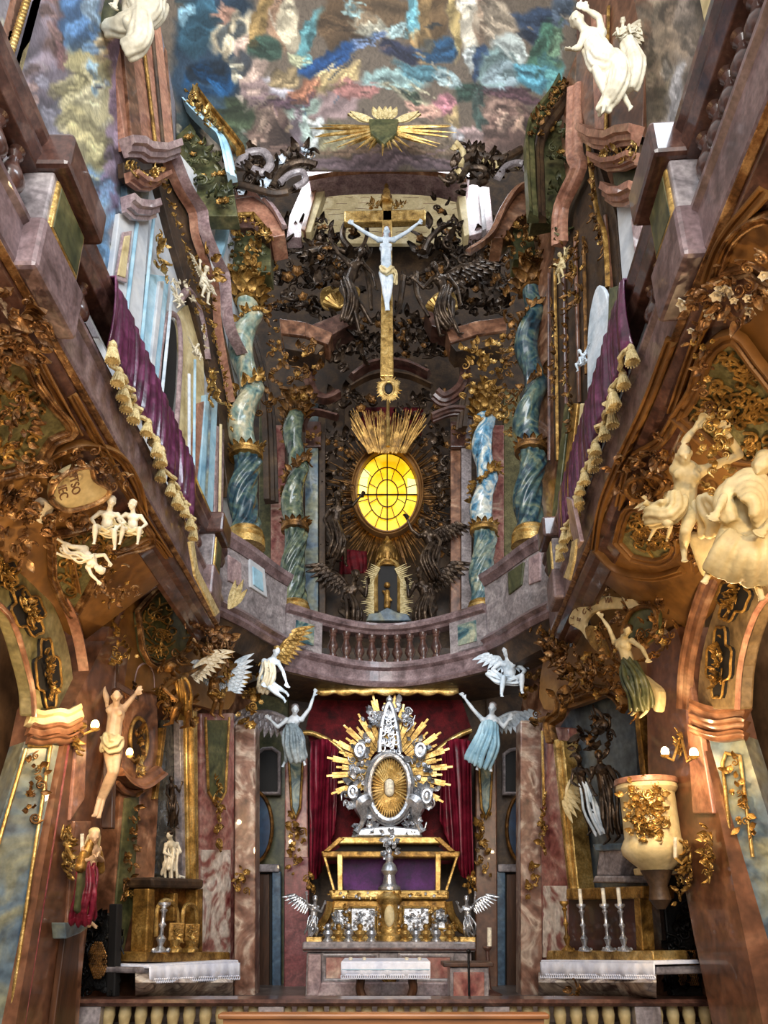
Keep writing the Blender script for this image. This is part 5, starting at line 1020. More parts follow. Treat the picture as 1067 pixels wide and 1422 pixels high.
for x in (((285, 996), (289, 1100), (300, 1120)), ((318, 996), (313, 1100), (302, 1120))): trimline(list(x), PKL, .04, .05, 'olgold', off=.04)
trimline([(754, 1015), (756, 1120)], PKR, .05, .05, 'gold', off=.04)
G = M['gold']; OG = M['olgold']; DG = M['dkgold']; CPR = M['copper']
def cv_(name, label, lines, pl, w_, s_, d_, A=OG, B=G, off=.05, cat='ornament', group=None): return carving(name, label, cat, lines, pl, w_, s_, d_, A, B, group, off)
cv_('gilded_pendant', 'gilded trophy pendant hanging on the pink pilaster beside the crucifix side altar', [[(301, 1085), (300, 1172)]], PKL, .09, .16, 1.0)
cv_('gilded_pendant', 'gilded trophy pendant hanging on the pink pilaster beside the pulpit side altar', [[(758, 1105), (757, 1188)]], PKR, .07, .14, 1.0)
cv_('gilded_capital', 'gilded leafy capital of the brown pilaster under the white hanging angel', [[(338, 950), (368, 955)], [(338, 975), (366, 978)], [(342, 995), (356, 998)]], YP(10.2), .12, .2, .9, OG, G, .1, 'capital')
cv_('gilded_capital', 'gilded leafy capital of the brown pilaster under the white putto', [[(728, 940), (758, 945)], [(728, 965), (756, 968)], [(734, 990), (750, 1000)]], YP(10.2), .12, .2, .9, DG, OG, .1, 'capital')
cv_('gilded_pendant', 'small gilded drop on the inner pilaster beside the red drapery, nearer the olive passage wall', [[(412, 1130), (411, 1205)]], YP(11.4), .1, .17, .9)
cv_('gilded_pendant', 'small gilded drop on the inner pilaster beside the red drapery, under the pale blue angel', [[(672, 1130), (672, 1210)]], YP(11.4), .1, .17, .9)
cv_('wall_sconce', 'gilded wall sconce without light on the brown pilaster by the passage door, crucifix side', [[(338, 1205), (336, 1240)]], YP(10.25), .08, .15, 1.0, OG, G, .08, 'sconce')
cv_('wall_sconce', 'gilded wall sconce with a candle on the brown pilaster by the passage door, pulpit side', [[(738, 1205), (738, 1240)]], YP(10.25), .08, .15, 1.0, OG, G, .08, 'sconce')
# --- canopy, red drapery
cn = thing('altar_canopy', 'dark red canopy with scalloped gilt edge hanging over the silver ray monstrance', 'canopy'); CY = YP(11.7)
slab('back_cloth', [(437, 955), (540, 958), (636, 955), (655, 1012), (640, 1060), (640, 1200), (440, 1200), (440, 1060), (425, 1012)], CY, .05, M['dkred'], cn, 0)
va = MB(); rows = []
for i in range(61):
    x = 436 + 201 * i / 60; sc = 4 * abs(math.sin(i / 60 * PI * 7)); rows.append([YP(11.02)(x, 955 + 1.5 * math.sin(i * .35)), YP(11.0)(x, 958), YP(10.98)(x, 963 + sc)])
va.loft(rows, False, False); o = va.build('valance', G, cn); md = o.modifiers.new('t', 'SOLIDIFY'); md.thickness = .04
tp = MB(); tp.prism([YP(11.0)(437, 957), YP(11.0)(636, 957), YP(11.7)(636, 962), YP(11.7)(437, 962)], (0, 0, .03)); tp.build('tester', M['dkred'], cn, smooth=False)
molding('gilt_edge', crv([(421, 1018), (432, 1018), (448, 1024), (468, 1036), (480, 1048)], 5), YP(11.55), .09, .07, G, cn); molding('gilt_edge', crv([(655, 1014), (640, 1020), (626, 1028), (610, 1040), (600, 1050)], 5), YP(11.55), .09, .07, G, cn)
hung('red_drapery', 'crimson drapery gathered beside the silver monstrance, on the crucifix side', [(432, 1030), (452, 1026), (470, 1040)], [(430, 1216), (444, 1216), (468, 1140)], YP(11.4), M['redvelvet'], 6, .07, cat='curtain')
hung('red_drapery', 'crimson drapery gathered beside the silver monstrance, on the pulpit side', [(612, 1040), (630, 1026), (656, 1030)], [(612, 1140), (640, 1214), (657, 1214)], YP(11.4), M['redvelvet'], 6, .07, cat='curtain')
# --- monstrance retable
MO = YP(11.1); SV = M['silver']; mo = thing('ray_monstrance', 'tall silver monstrance retable with golden rays and a golden oval centre', 'monstrance'); rnd = random.Random(12)
mb = MB()
for k in range(30):
    a = -.35 * PI / 2 + (PI + .35 * PI) * k / 29; L = 88 if k % 2 == 0 else 74
    if abs(a - PI / 2) < .35: L += 18
    for q in (-1, 0, 1):
        aa = a + q * .022; p0 = MO(541 + 30 * math.cos(aa), 1070 - 34 * math.sin(aa), -.05); p1 = MO(541 + (L - abs(q) * 8) * math.cos(aa + q * .012), 1068 - (L - abs(q) * 8) * math.sin(aa + q * .012), .03); mb.tube([p0, p0.lerp(p1, .5), p1], [.02, .028, .022], 4)
mb.build('rays', G, mo)
mb = MB(); rg_ = on(MO, oval(541, 1094, 29, 46, 48), .12); mb.tube(rg_, .055, 8, True); mb.tube(on(MO, oval(541, 1094, 33, 51, 48), .08), .03, 8, True); mb.build('oval_frame', SV, mo)
mb = MB(); mb.ell(MO(541, 1094, .06), (.3, .05, .47), 24, 12); mb.build('sun_disc', DG, mo); mb = MB()
for k in range(44):
    a = 2 * PI * k / 44; p0 = MO(541 + 8 * math.cos(a), 1094 + 13 * math.sin(a), .14); p1 = MO(541 + 26 * math.cos(a), 1094 + 42 * math.sin(a), .11); mb.tube([p0, p0.lerp(p1, .6), p1], [.014, .026, .006], 5)
mb.build('sun_rays', G, mo); mb = MB(); mb.caps(MO(541, 1088, .2), MO(541, 1100, .2), .07, .07); mb.build('host_window', M['wax'], mo)
# fretwork top
mb = MB(); top = [(527, 1045), (530, 1010), (536, 985), (541, 976), (546, 985), (552, 1010), (556, 1045)]; mb.tube(on(MO, crv(top, 6), .12), .04, 7)
for i in range(36):
    y = rnd.uniform(990, 1045); hw = 2 + 12 * (y - 982) / 62; x = 541 + rnd.uniform(-hw, hw); mb.tube(on(MO, oval(x, y, rnd.uniform(2.5, 4), rnd.uniform(2.5, 4.5), 10), .14), .015, 5, True)
mb.ell(MO(541, 972, .12), .06); mb.caps(MO(541, 970, .12), MO(541, 962, .12), .02, .015); mb.build('fretwork', SV, mo)
A, Bq = MB(), MB()
for pts in ([(505, 1030), (500, 1050), (498, 1075)], [(577, 1030), (582, 1050), (584, 1075)], [(518, 1000), (528, 988)], [(562, 1000), (554, 988)], [(494, 1085), (490, 1110), (498, 1125)], [(588, 1085), (594, 1110), (586, 1125)], [(512, 1140), (505, 1152)], [(570, 1140), (577, 1152)]): carve(A, Bq, pts, MO, .14, .2, 16, rnd, .06)
A.build('foliage', SV, mo, angle=60); Bq.build('blossoms', SV, mo, angle=60)
mb = MB()
for x, y, r in ((500, 1042, 9), (584, 1042, 9), (490, 1100, 8), (593, 1106, 9)): mb = MB(); mb.tube(on(MO, oval(x, y, r * .7, r, 20), .16), .03, 7, True); mb.ell(MO(x, y, .14), (.05, .03, .08), 10, 6); mb.build('medallion', SV, mo)
for s in (-1, 1):
    mb = MB(); q = on(MO, crv([(541 + s * 26, 1108), (541 + s * 38, 1118), (541 + s * 36, 1138), (541 + s * 46, 1156)], 6), .1); mb.tube(q, [.09 + .05 * math.sin(i / 3) for i in range(len(q))], 8); mb.build('bracket', SV, mo)
mb = MB(); mb.prism(on(MO, [(494, 1162), (500, 1150), (540, 1146), (582, 1150), (588, 1162)], .14), (0, .3, 0)); mb.build('foot', SV, mo, bevel=.03)
# --- table, casket and golden altar front
def shelf(name, label, cat, x0, x1, y0, y1, Y, d, m, parent=None):
    P = YP(Y); return slab(name, [(x0, y0), (x1, y0), (x1, y1), (x0, y1)], P, d, m, parent, .02)
ck = thing('relic_casket', 'glass casket with gold posts, purple lining and slanting sides under the silver monstrance', 'casket'); CK = YP(10.9)
slab('lid', [(474, 1162), (608, 1162), (614, 1172), (468, 1172)], CK, .5, G, ck, .02); slab('cornice', [(446, 1182), (640, 1182), (638, 1191), (448, 1191)], CK, .6, OG, ck, .02); slab('lining', [(474, 1191), (610, 1191), (604, 1236), (478, 1236)], CK, .1, mat('violet_lining', [(50, 12, 60), (92, 28, 104), (120, 50, 130)], 5, .6), ck, 0, -.35)
slab('upper_back', [(480, 1170), (602, 1170), (620, 1184), (462, 1184)], CK, .1, M['dark'], ck, 0, -.2)
for a in ([(468, 1186), (476, 1186), (476, 1238), (469, 1238)], [(605, 1186), (613, 1186), (612, 1238), (605, 1238)], [(449, 1190), (453, 1190), (466, 1237), (462, 1237)], [(633, 1190), (637, 1190), (622, 1237), (618, 1237)]): slab('post', a, CK, .08, G, ck, .01, .04)
for s in (-1, 1): slab('cresting', [(541 + s * 62, 1164), (541 + s * 70, 1162), (541 + s * 92, 1182), (541 + s * 84, 1183)], CK, .06, OG, ck, .01, .02)
gm = bpy.data.materials.new('casket_glass'); gm.use_nodes = True; bs = gm.node_tree.nodes['Principled BSDF']; bs.inputs['Base Color'].default_value = (.9, .92, .95, 1); bs.inputs['Transmission Weight'].default_value = 1; bs.inputs['Roughness'].default_value = .02; bs.inputs['IOR'].default_value = 1.03; bs.inputs['Specular IOR Level'].default_value = .2
slab('glass', [(476, 1192), (606, 1192), (605, 1236), (477, 1236)], CK, .015, gm, ck, 0, 0)
cv_('casket_crown', 'small silver crown and cresting on the middle of the relic casket', [[(541, 1160), (541, 1186)]], YP(10.8), .1, .14, 1.4, SV, SV, .1)
sf = thing('silver_statuette', 'small silver statuette standing before the purple casket lining', 'statue'); mb = MB(); c = YP(10.7)(541, 1236); mb.lathe([(.16, 0), (.16, .04), (.1, .08), (.08, .2), (.12, .26), (.09, .34), (.05, .38), (.06, .44), (.02, .5)], c, 14); mb.ell(c + Vector((0, 0, .52)), .045); mb.build('figure', SV, sf)
ga = thing('golden_altar_front', 'golden altar front with silver reliefs below the purple glass casket', 'altar'); GA = YP(10.6)
slab('body', [(462, 1250), (620, 1250), (626, 1306), (456, 1306)], GA, .7, OG, ga, .02); slab('cornice', [(456, 1236), (624, 1236), (624, 1249), (460, 1249)], GA, .8, G, ga, .03, .08); slab('base', [(446, 1300), (636, 1300), (640, 1309), (440, 1309)], GA, .8, G, ga, .02, .06)
for pts in ([(487, 1260), (522, 1260), (522, 1294), (487, 1294)], [(560, 1260), (597, 1260), (597, 1294), (560, 1294)], [(464, 1262), (479, 1262), (479, 1290), (463, 1290)], [(604, 1262), (619, 1262), (620, 1290), (604, 1290)]):
    p = slab('relief', pts, GA, .04, SV, ga, .005, .03); molding('relief_frame', pts, GA, .035, .06, G, p, closed=True, off=.03); A, Bq = MB(), MB(); x0, x1 = pts[0][0], pts[1][0]; carve(A, Bq, [(x0 + 4, 1270), (x1 - 4, 1272)], GA, .07, .09, 16, rnd, .05); carve(A, Bq, [(x0 + 4, 1284), (x1 - 4, 1286)], GA, .07, .09, 16, rnd, .05); A.v += []; A.build('relief_foliage', SV, p, angle=60)
mb = MB(); c = YP(10.55)(541, 1306); mb.lathe([(.18, 0), (.18, .06), (.13, .1), (.13, .46), (.17, .5), (.19, .54), (.13, .6), (.05, .63)], c, 18); mb.build('tabernacle', G, ga); mb = MB(); mb.ell(YP(10.42)(541, 1272), (.07, .03, .14), 12, 8); mb.build('tabernacle_door', M['cream'], ga)
A, Bq = MB(), MB()
for pts in ([(458, 1243), (622, 1243)], [(448, 1285), (456, 1300)], [(632, 1285), (626, 1300)], [(530, 1255), (530, 1296)], [(552, 1255), (552, 1296)], [(482, 1258), (482, 1296)], [(601, 1258), (601, 1296)]): carve(A, Bq, pts, GA, .035, .08, 26, rnd, .08)
A.build('foliage', G, ga, angle=60); Bq.build('blossoms', SV, ga, angle=60)
for s in (-1, 1):
    mb = MB(); q = on(GA, crv([(541 + s * 82, 1252), (541 + s * 86, 1270), (541 + s * 98, 1288), (541 + s * 108, 1294)], 6), 0); mb.tube(q, .06, 8, up=(0, 1, 0), flat=2.0); mb.build('volute', G, ga)
for i, x in enumerate((455, 470, 484, 500, 516, 563, 578, 592, 606, 625)):
    m = SV if i % 2 == 0 else G; b_ = thing('altar_reliquary', '%s reliquary bust on the mensa, %s from the crucifix side' % ('silver' if i % 2 == 0 else 'golden', ('first second third fourth fifth sixth seventh eighth ninth tenth'.split())[i]), 'reliquary', 'reliquaries along the golden altar front')
    mb = MB(); c = YP(10.3)(x, 1308); mb.lathe([(.07, 0), (.07, .02), (.04, .05), (.075, .1), (.06, .14), (.025, .16)], c, 12); mb.ell(c + Vector((0, 0, .19)), .042); mb.build('bust', m, b_)
# silver angels at the ends
for s, x, nm in ((-1, 436, 'silver angel candle bearer on a gold block at the crucifix side end of the mensa'), (1, 650, 'silver angel candle bearer on a gold block at the pulpit side end of the mensa')):
    SA = YP(10.35); f = lambda dx, y, o=0: (x - s * dx, y, o)
    A_ = statue('silver_angel', nm, 'statue', joints(SA, head=f(2, 1249, .05), neck=f(2, 1256, .03), chest=f(1, 1263), pelvis=f(-1, 1279), shl=(x - 6, 1260), shr=(x + 6, 1260), ell=f(10, 1266, .08), hal=f(14, 1256, .12), elr=f(-9, 1256, .05), har=f(-10, 1244, .08), knl=f(5, 1290, .08), anl=f(3, 1301), knr=f(-2, 1291, .05), anr=f(-5, 1302)), .38, [SV, SV, SV, SV], (-s * .3, -1, 0), [([SA(x, 1272, .06), SA(x + s * 3, 1286, .1), SA(x + s * 6, 1298, .05)], [.05, .09, .07], 5, .04)], [(SA(x + s * 5, 1260, -.05), (s, 0, .8), (.3 * s, 0, -1), .3)], vox=.02)
    bl = thing('gold_block', 'gold block carrying the silver angel on the %s side' % ('crucifix' if s < 0 else 'pulpit'), 'block'); slab('block', [(x - 11, 1301), (x + 11, 1301), (x + 11, 1309), (x - 11, 1309)], YP(10.25), .25, G, bl, .01); cv_('gilded_finial', 'gilded candle arm over the silver angel on the %s side' % ('crucifix' if s < 0 else 'pulpit'), [[(x + s * 6, 1216), (x + s * 4, 1238)]], YP(10.6), .06, .11, 1.2)
# mensa
ms = thing('high_altar_mensa', 'grey and red marble altar block carrying the golden altar front', 'altar'); MP = YP(10.1)
slab('slab', [(420, 1308), (661, 1308), (661, 1322), (420, 1322)], MP, 1.2, M['greymar'], ms, .02, .08); slab('body', [(426, 1322), (655, 1322), (657, 1384), (424, 1384)], MP, 1.0, M['greymar'], ms, .02)
for pts in ([(450, 1326), (524, 1326), (524, 1362), (450, 1362)], [(556, 1326), (628, 1326), (628, 1362), (556, 1362)]): p = slab('panel', pts, MP, .03, M['pink'], ms, .005, .02); molding('panel_frame', pts, MP, .06, .05, M['greymar'], p, closed=True, off=.02)
slab('side_pier', [(428, 1325), (446, 1325), (446, 1384), (426, 1384)], MP, .1, M['lilac'], ms, .02, .06); slab('plinth', [(446, 1364), (634, 1364), (640, 1384), (440, 1384)], MP, .2, M['lilac'], ms, .02, .1)
molding('carved_band', [(421, 1318), (660, 1318)], MP, .04, .05, M['dkrail'], ms, off=.08)
mb = MB(); [mb.tube(on(MP, oval(541, 1352, 10 - 3 * k, 14 - 4 * k, 16, .2, PI - .2), .06), .02, 6) for k in range(3)]; mb.build('shell', OG, ms)
# people's altar table with linen
tb = thing('celebration_table', 'small altar table with curved brown legs standing before the mensa', 'table'); TP = YP(9.0)
slab('tabletop', [(479, 1340), (594, 1340), (594, 1347), (479, 1347)], TP, .55, M['wood'], tb, .01)
for x, s in ((499, 1), (575, -1)):
    for dp in (0, .45): mb = MB(); q = on(YP(9.05 + dp), crv([(x - s * 4, 1346), (x + s * 2, 1360), (x + s * 1, 1374), (x + s * 8, 1393)], 5)); mb.tube(q, .05, 8); mb.build('leg', M['wood'], tb)
lc = thing('altar_linen', 'white linen with lace hem on the small altar table', 'tablecloth'); slab('top', [(474, 1335), (598, 1335), (598, 1340), (474, 1340)], YP(8.93), .72, M['cloth'], lc, .01)
def skirt(parent, x0, x1, yt, yb, pl, lace=True, off=.0, tilt=0, m='cloth'):
    n = 70; rows = []
    for i in range(n + 1):
        q = i / n; x = x0 + (x1 - x0) * q; w_ = math.sin(i * .9) * .5 + math.sin(i * .37 + 1) * .6; rows.append([pl(x, yt + tilt * q, off), pl(x, yt + tilt * q + (yb - yt) * .5, off + .012 + .008 * w_), pl(x + .4 * w_, yb + tilt * q + .8 * math.sin(i * .5), off + .02 + .014 * w_)])
    mb = MB(); mb.loft(rows, False, False); o = mb.build('skirt', M[m], parent); md = o.modifiers.new('t', 'SOLIDIFY'); md.thickness = .008
    if lace:
        mb = MB()
        for i in range(int((x1 - x0) / 3)):
            x = x0 + (i + .5) * 3; mb.tube(on(pl, oval(x, yb + tilt * (x - x0) / (x1 - x0) + 1.5, 1.5, 2.6, 10), off + .03), .009, 4, True)
        mb.build('lace_edge', M[m], parent)
skirt(lc, 474, 598, 1337, 1355, YP(8.93)); slab('hem_line', [(475, 1346), (597, 1346), (597, 1347), (475, 1347)], YP(8.9), .01, M['skyblue'], lc, 0)
for i, x in enumerate((487, 506, 565, 583)):
    t = thing('altar_candle', 'short white candle on the small altar table, %s from the crucifix side' % 'first second third fourth'.split()[i], 'candle', 'candles on the small altar table'); mb = MB(); c = YP(9.2)(x, 1336); mb.lathe([(.03, 0), (.03, .01), (.022, .015), (.022, .05), (.004, .055)], c, 10); mb.build('wax', M['wax'], t)
le = thing('marble_ambo', 'low lectern block of pink marble with dark top beside the small altar table', 'lectern'); LP = YP(9.0)
slab('top', [(616, 1337), (686, 1337), (686, 1343), (616, 1343)], LP, .45, M['wood'], le, .01, .05); slab('body', [(625, 1343), (679, 1343), (679, 1393), (625, 1393)], LP, .35, M['greymar'], le, .01); slab('front_panel', [(630, 1350), (673, 1350), (673, 1384), (630, 1384)], LP, .03, M['pink'], le, .008, .02)
ca = thing('paschal_candle', 'tall white candle on a slender dark stand beside the mensa, near the passage door', 'candle'); mb = MB(); mb.tube([YP(9.9)(680, 1288), YP(9.9)(680, 1314)], .03, 10); mb.build('wax', M['wax'], ca); mb = MB(); c = YP(9.9)(680, 1384); h_ = (YP(9.9)(680, 1314) - c).z; mb.lathe([(.16, 0), (.16, .03), (.04, .08), (.025, .12), (.025, h_ - .06), (.06, h_ - .02), (.06, h_)], c, 14); mb.build('stand', M['dkrail'], ca)
mc = thing('microphone_stand', 'thin black microphone stand before the pink marble lectern', 'microphone'); mb = MB(); mb.tube(on(YP(8.6), [(651, 1322), (652, 1398)]), .014, 6); mb.ell(YP(8.6)(651, 1321), .025, 8, 6); mb.build('pole', M['iron'], mc)
# --- communion rail
CR = YP(7.5); br = thing('communion_rail', 'low dark communion rail with stubby balusters across the foot of the chancel', 'balustrade')
zt = CR(535, 1386).z; yb_ = 7.5
mb = MB(); mb.loft([[(-3.0, 7.5 + a, zt + b) for a, b in ((-.1, -.06), (-.13, -.03), (-.1, 0), (.2, 0), (.23, -.03), (.2, -.06))], [(3.12, 7.5 + a, zt + b) for a, b in ((-.1, -.06), (-.13, -.03), (-.1, 0), (.2, 0), (.23, -.03), (.2, -.06))]]); mb.build('handrail', M['dkrail'], br, smooth=False)
mb = MB(); mb.box((.06, 7.55, .1), (6.1, .3, .2)); mb.build('base_rail', M['dkrail'], br, smooth=False); first = None
for k in range(40):
    x = -2.9 + k * .152
    if abs(x + 1.05) < .12 or abs(x - 1.05) < .12 or abs(x - 2.45) < .1: continue
    if first is None: mb = MB(); H_ = zt - .26; mb.lathe([(.05, 0), (.05, .04), (.03, .06), (.06, H_ * .3), (.065, H_ * .45), (.03, H_ * .62), (.045, H_ * .72), (.06, H_ * .85), (.05, H_)], (0, 0, 0), 12); first = mb.build('baluster', M['cream'], br); first.location = (x, 7.55, .2)
    else: c = first.copy(); COL.objects.link(c); c.location = (x, 7.55, .2)
for x in (-2.75, -1.05, 1.05, 2.45): mb = MB(); mb.box((x, 7.55, .2 + (zt - .26) / 2), (.24, .28, zt - .26)); mb.build('pier', M['greymar'], br, bevel=.01, smooth=False)
DONE.add(br.name)
pw = thing('pew_rail', 'polished brown top rail of the front pew at the very bottom edge', 'pew'); PW = YP(5.0); slab('top_rail', [(302, 1408), (764, 1408), (764, 1416), (302, 1416)], PW, .12, M['benchwood'], pw, .012); slab('panel', [(310, 1416), (756, 1416), (756, 1600), (310, 1600)], PW, .05, M['benchwood'], pw, 0, -.03)
# --- side altar, crucifix side
L1 = LA.moved(.0); L2 = LA.moved(.3)
sa = thing('side_altarpiece', 'gilt framed altarpiece with dark glossy picture behind the crucifix side altar', 'altarpiece')
slab('picture_ground', [(226, 1000), (260, 1000), (262, 1222), (214, 1222)], LA, .06, mat('dark_glazed_picture', [(24, 24, 22), (58, 56, 48), (104, 98, 84)], 4, .15, 0, .05, 10, dist=2, coat=.6), sa, 0, -.1)
slab('frame_side', [(259, 986), (275, 986), (277, 1224), (263, 1224)], LA, .2, G, sa, .02, .05); molding('frame_rib', [(265, 988), (268, 1222)], LA, .08, .08, G, sa, off=.05); slab('frame_side', [(228, 1010), (232, 1010), (220, 1110), (215, 1110)], LA, .1, OG, sa, .01, 0)
slab('frame_inner', [(250, 1000), (257, 1000), (260, 1222), (254, 1222)], LA, .1, M['greymar'], sa, .01, 0)
st_ = thing('altar_superstructure', 'dark cornice and gilded tabernacle recess under the glossy altarpiece picture', 'altar')
slab('cornice', [(212, 1218), (284, 1221), (283, 1234), (214, 1233)], L2, .4, M['umber'], st_, .03, .05); slab('recess', [(208, 1234), (282, 1234), (281, 1326), (205, 1326)], L2, .1, DG, st_, 0, -.15)
for a in ([(207, 1234), (216, 1234), (213, 1326), (203, 1326)], [(274, 1234), (282, 1234), (282, 1326), (273, 1326)], [(243, 1240), (248, 1240), (247, 1280), (242, 1280)]): slab('pilaster', a, L2, .2, OG, st_, .015)
slab('base_step', [(203, 1322), (320, 1322), (320, 1336), (203, 1336)], L2, .35, OG, st_, .015, .1); molding('arch', crv([(216, 1300), (218, 1262), (230, 1250), (244, 1262), (246, 1300)], 5), L2, .05, .06, G, st_, off=-.02)
molding('arch', crv([(252, 1300), (254, 1264), (262, 1256), (272, 1264), (272, 1300)], 5), L2, .05, .06, G, st_, off=-.02)
def candlestick(label, base, h, m, r=.05, candle=.0, name='candlestick', group=None):
    t = thing(name, label, 'candlestick', group); mb = MB(); pr = [(r * 1.3, 0), (r * 1.35, .02 * h), (r * .9, .06 * h), (r * .35, .12 * h), (r * .55, .2 * h), (r * .75, .26 * h), (r * .3, .34 * h), (r * .3, .48 * h), (r * .6, .54 * h), (r * .3, .6 * h), (r * .3, .78 * h), (r * .6, .84 * h), (r * .3, .88 * h), (r * .9, .95 * h), (r * .9, h)]; mb.lathe(pr, base, 12)
    for k in range(3): a = 2 * PI * k / 3; mb.ell(Vector(base) + Vector((r * 1.2 * math.cos(a), r * 1.2 * math.sin(a), .02)), r * .35, 6, 5)
    mb.build('stem', m, t)
    if candle: mb = MB(); mb.lathe([(r * .38, 0), (r * .38, candle * .96), (.003, candle)], Vector(base) + Vector((0, 0, h)), 10); mb.build('wax', M['wax'], t)
    return t
C1 = LA.moved(.45); candlestick('silver candlestick on the crucifix side altar before the gilded recess', C1(222, 1322), .48, SV, .07)
for x, nm in ((242, 'small gilded reliquary beside the silver candlestick'), (264, 'gilded box reliquary at the outer end of the recess, crucifix side')):
    t = thing('gilded_reliquary', nm, 'reliquary'); mb = MB(); c = C1(x, 1322); mb.lathe([(.09, 0), (.09, .03), (.05, .06), (.07, .12)], c, 8); mb.build('foot', G, t); mb = MB(); mb.box(c + Vector((0, 0, .2)), (.16, .08, .18), .4); mb.build('case', OG, t, bevel=.01, smooth=False); A, Bq = MB(), MB(); carve(A, Bq, [(x - 4, 1300), (x + 4, 1296)], C1, .07, .09, 14, rnd, .06); A.build('foliage', G, t, angle=60)
ab = thing('side_altar_block', 'bulging swirled marble altar under the white cloth, crucifix side', 'altar'); A3 = LA.moved(.5); mb = MB(); rows = []
def bulge(pl, x0, x1, yt, yb, prof_):
    rows = []
    for i in range(29):
        q = i / 28; x = x0 + (x1 - x0) * q; w_ = .06 * math.sin(q * PI * 5); rows.append([pl(x + dx, yt + (yb - yt) * s, o + w_ * math.sin(s * PI)) for s, o, dx in prof_] + [pl(x, yb, -.5), pl(x, yt, -.5)])
    m_ = MB(); m_.loft(rows); return m_
sw = mat('swirled_altar_marble', [(84, 66, 58), (160, 144, 132), (206, 196, 182), (226, 218, 206)], 2.2, .3, 0, 0, 20, dist=3.0, coat=.4, vein=(70, 46, 42), vscale=1.2)
o = bulge(A3, 188, 324, 1350, 1386, [(0, .0, 0), (.1, .06, 0), (.4, .16, 0), (.7, .08, 0), (1, -.08, 0)]).build('body', sw, ab)
slab('table_slab', [(190, 1343), (330, 1340), (330, 1352), (190, 1352)], A3, .6, M['greymar'], ab, .02, .05)
cl = thing('side_altar_cloth', 'white lace edged cloth over the crucifix side altar', 'tablecloth'); A4 = LA.moved(.6); slab('top', [(207, 1340), (331, 1333), (333, 1339), (207, 1345)], A4, .5, M['cloth'], cl, .01); skirt(cl, 207, 333, 1342, 1361, A4, True, .01, -5)
# oval niche pilaster beyond the crucifix
PN = LA.moved(-.05); trim(crv([(176, 945), (184, 915), (198, 905), (212, 915), (218, 950)], 4) + [(222, 1080), (206, 1390), (150, 1390), (168, 1080)], PN, .25, 'brown', 0); trim(oval(192, 1028, 11, 30, 28), PN, .03, 'umber', .03); trimline(oval(192, 1028, 12, 31, 30), PN, .05, .06, 'olgold', closed=True, off=.02)
trimline(crv([(160, 1072), (172, 1084), (190, 1088), (216, 1070)], 5), PN, .12, .16, 'brown', CYMA, off=.02); trimline(crv([(160, 1086), (172, 1098), (190, 1100), (216, 1084)], 5), PN, .08, .1, 'brown', off=.02); trimline(crv([(180, 960), (186, 930), (198, 922), (208, 935), (210, 960)], 5), PN, .08, .1, 'lilac', off=.02)
trim([(174, 1108), (194, 1106), (186, 1260), (160, 1380), (150, 1380)], PN, .03, 'green', .02)
cv_('gilded_relief', 'gilded leaf strip on the dark marble pilaster behind the crucifix and candle lamp', [[(184, 1112), (178, 1180), (174, 1250)]], PN, .08, .14, .7, DG, OG, .05)
cv_('gilded_relief', 'dark relief of a figure in the oval niche over the crucifix side lamp', [[(192, 1008), (192, 1048)]], PN, .08, .16, .8, DG, OG, .05)
cv_('gilded_relief', 'small dark bust relief in the arch top beside the big wall crucifix', [[(186, 945), (188, 958)]], PN, .1, .16, .8, M['bronze'], DG, .05)
trim([(163, 1255), (171, 1255), (167, 1384), (159, 1384)], LA.moved(.3), .1, 'dark', 0)
# side altar, pulpit side
R2 = RA.moved(.3); sr = thing('side_altarpiece', 'tall gilt framed niche with dark statues above the pulpit side altar', 'altarpiece')
slab('niche_back', [(778, 1010), (800, 975), (840, 960), (880, 975), (895, 1240), (792, 1240)], RA, .06, mat('blue_grey_niche', [(44, 54, 64), (86, 98, 108), (122, 132, 134)], 2, .4, dist=1.5), sr, 0, -.25)
slab('frame_side', [(767, 1028), (781, 1028), (803, 1240), (789, 1242)], RA, .25, G, sr, .02, .05); molding('frame_rib', [(774, 1028), (796, 1240)], RA, .09, .08, G, sr, off=.05); molding('frame_arch', crv([(772, 1030), (768, 1005), (782, 992), (786, 972), (806, 966), (830, 958), (858, 966), (872, 985)], 6), RA, .14, .14, DG, sr, FRAME, off=.03)
slab('frame_side', [(880, 985), (886, 985), (898, 1085), (890, 1085)], RA, .2, OG, sr, .01, .03); slab('frame_base', [(786, 1234), (892, 1230), (892, 1248), (786, 1250)], R2, .4, OG, sr, .02)
pd = thing('statue_pedestal', 'grey stone pedestal under the dark bronze saint in the gilt framed niche', 'pedestal'); slab('body', [(832, 1180), (866, 1178), (860, 1216), (828, 1216)], RA.moved(.1), .25, M['greymar'], pd, .02); slab('cap', [(822, 1172), (872, 1170), (870, 1180), (826, 1182)], RA.moved(.15), .3, M['bluegreen'], pd, .02); slab('foot', [(826, 1216), (866, 1216), (868, 1226), (822, 1226)], RA.moved(.15), .3, M['greymar'], pd, .02)
rs = thing('altar_retable', 'dark recess with gilt edge and wine red back behind the altar candlesticks', 'retable'); slab('back', [(790, 1250), (888, 1248), (890, 1322), (790, 1322)], R2, .1, mat('oxblood_panel', [(22, 8, 8), (48, 20, 18), (70, 34, 28)], 3, .3, coat=.4), rs, 0, -.1); slab('post', [(880, 1246), (888, 1246), (893, 1320), (884, 1320)], R2, .15, OG, rs, .01); slab('base_step', [(760, 1320), (906, 1320), (908, 1334), (758, 1334)], R2, .4, G, rs, .015, .1)
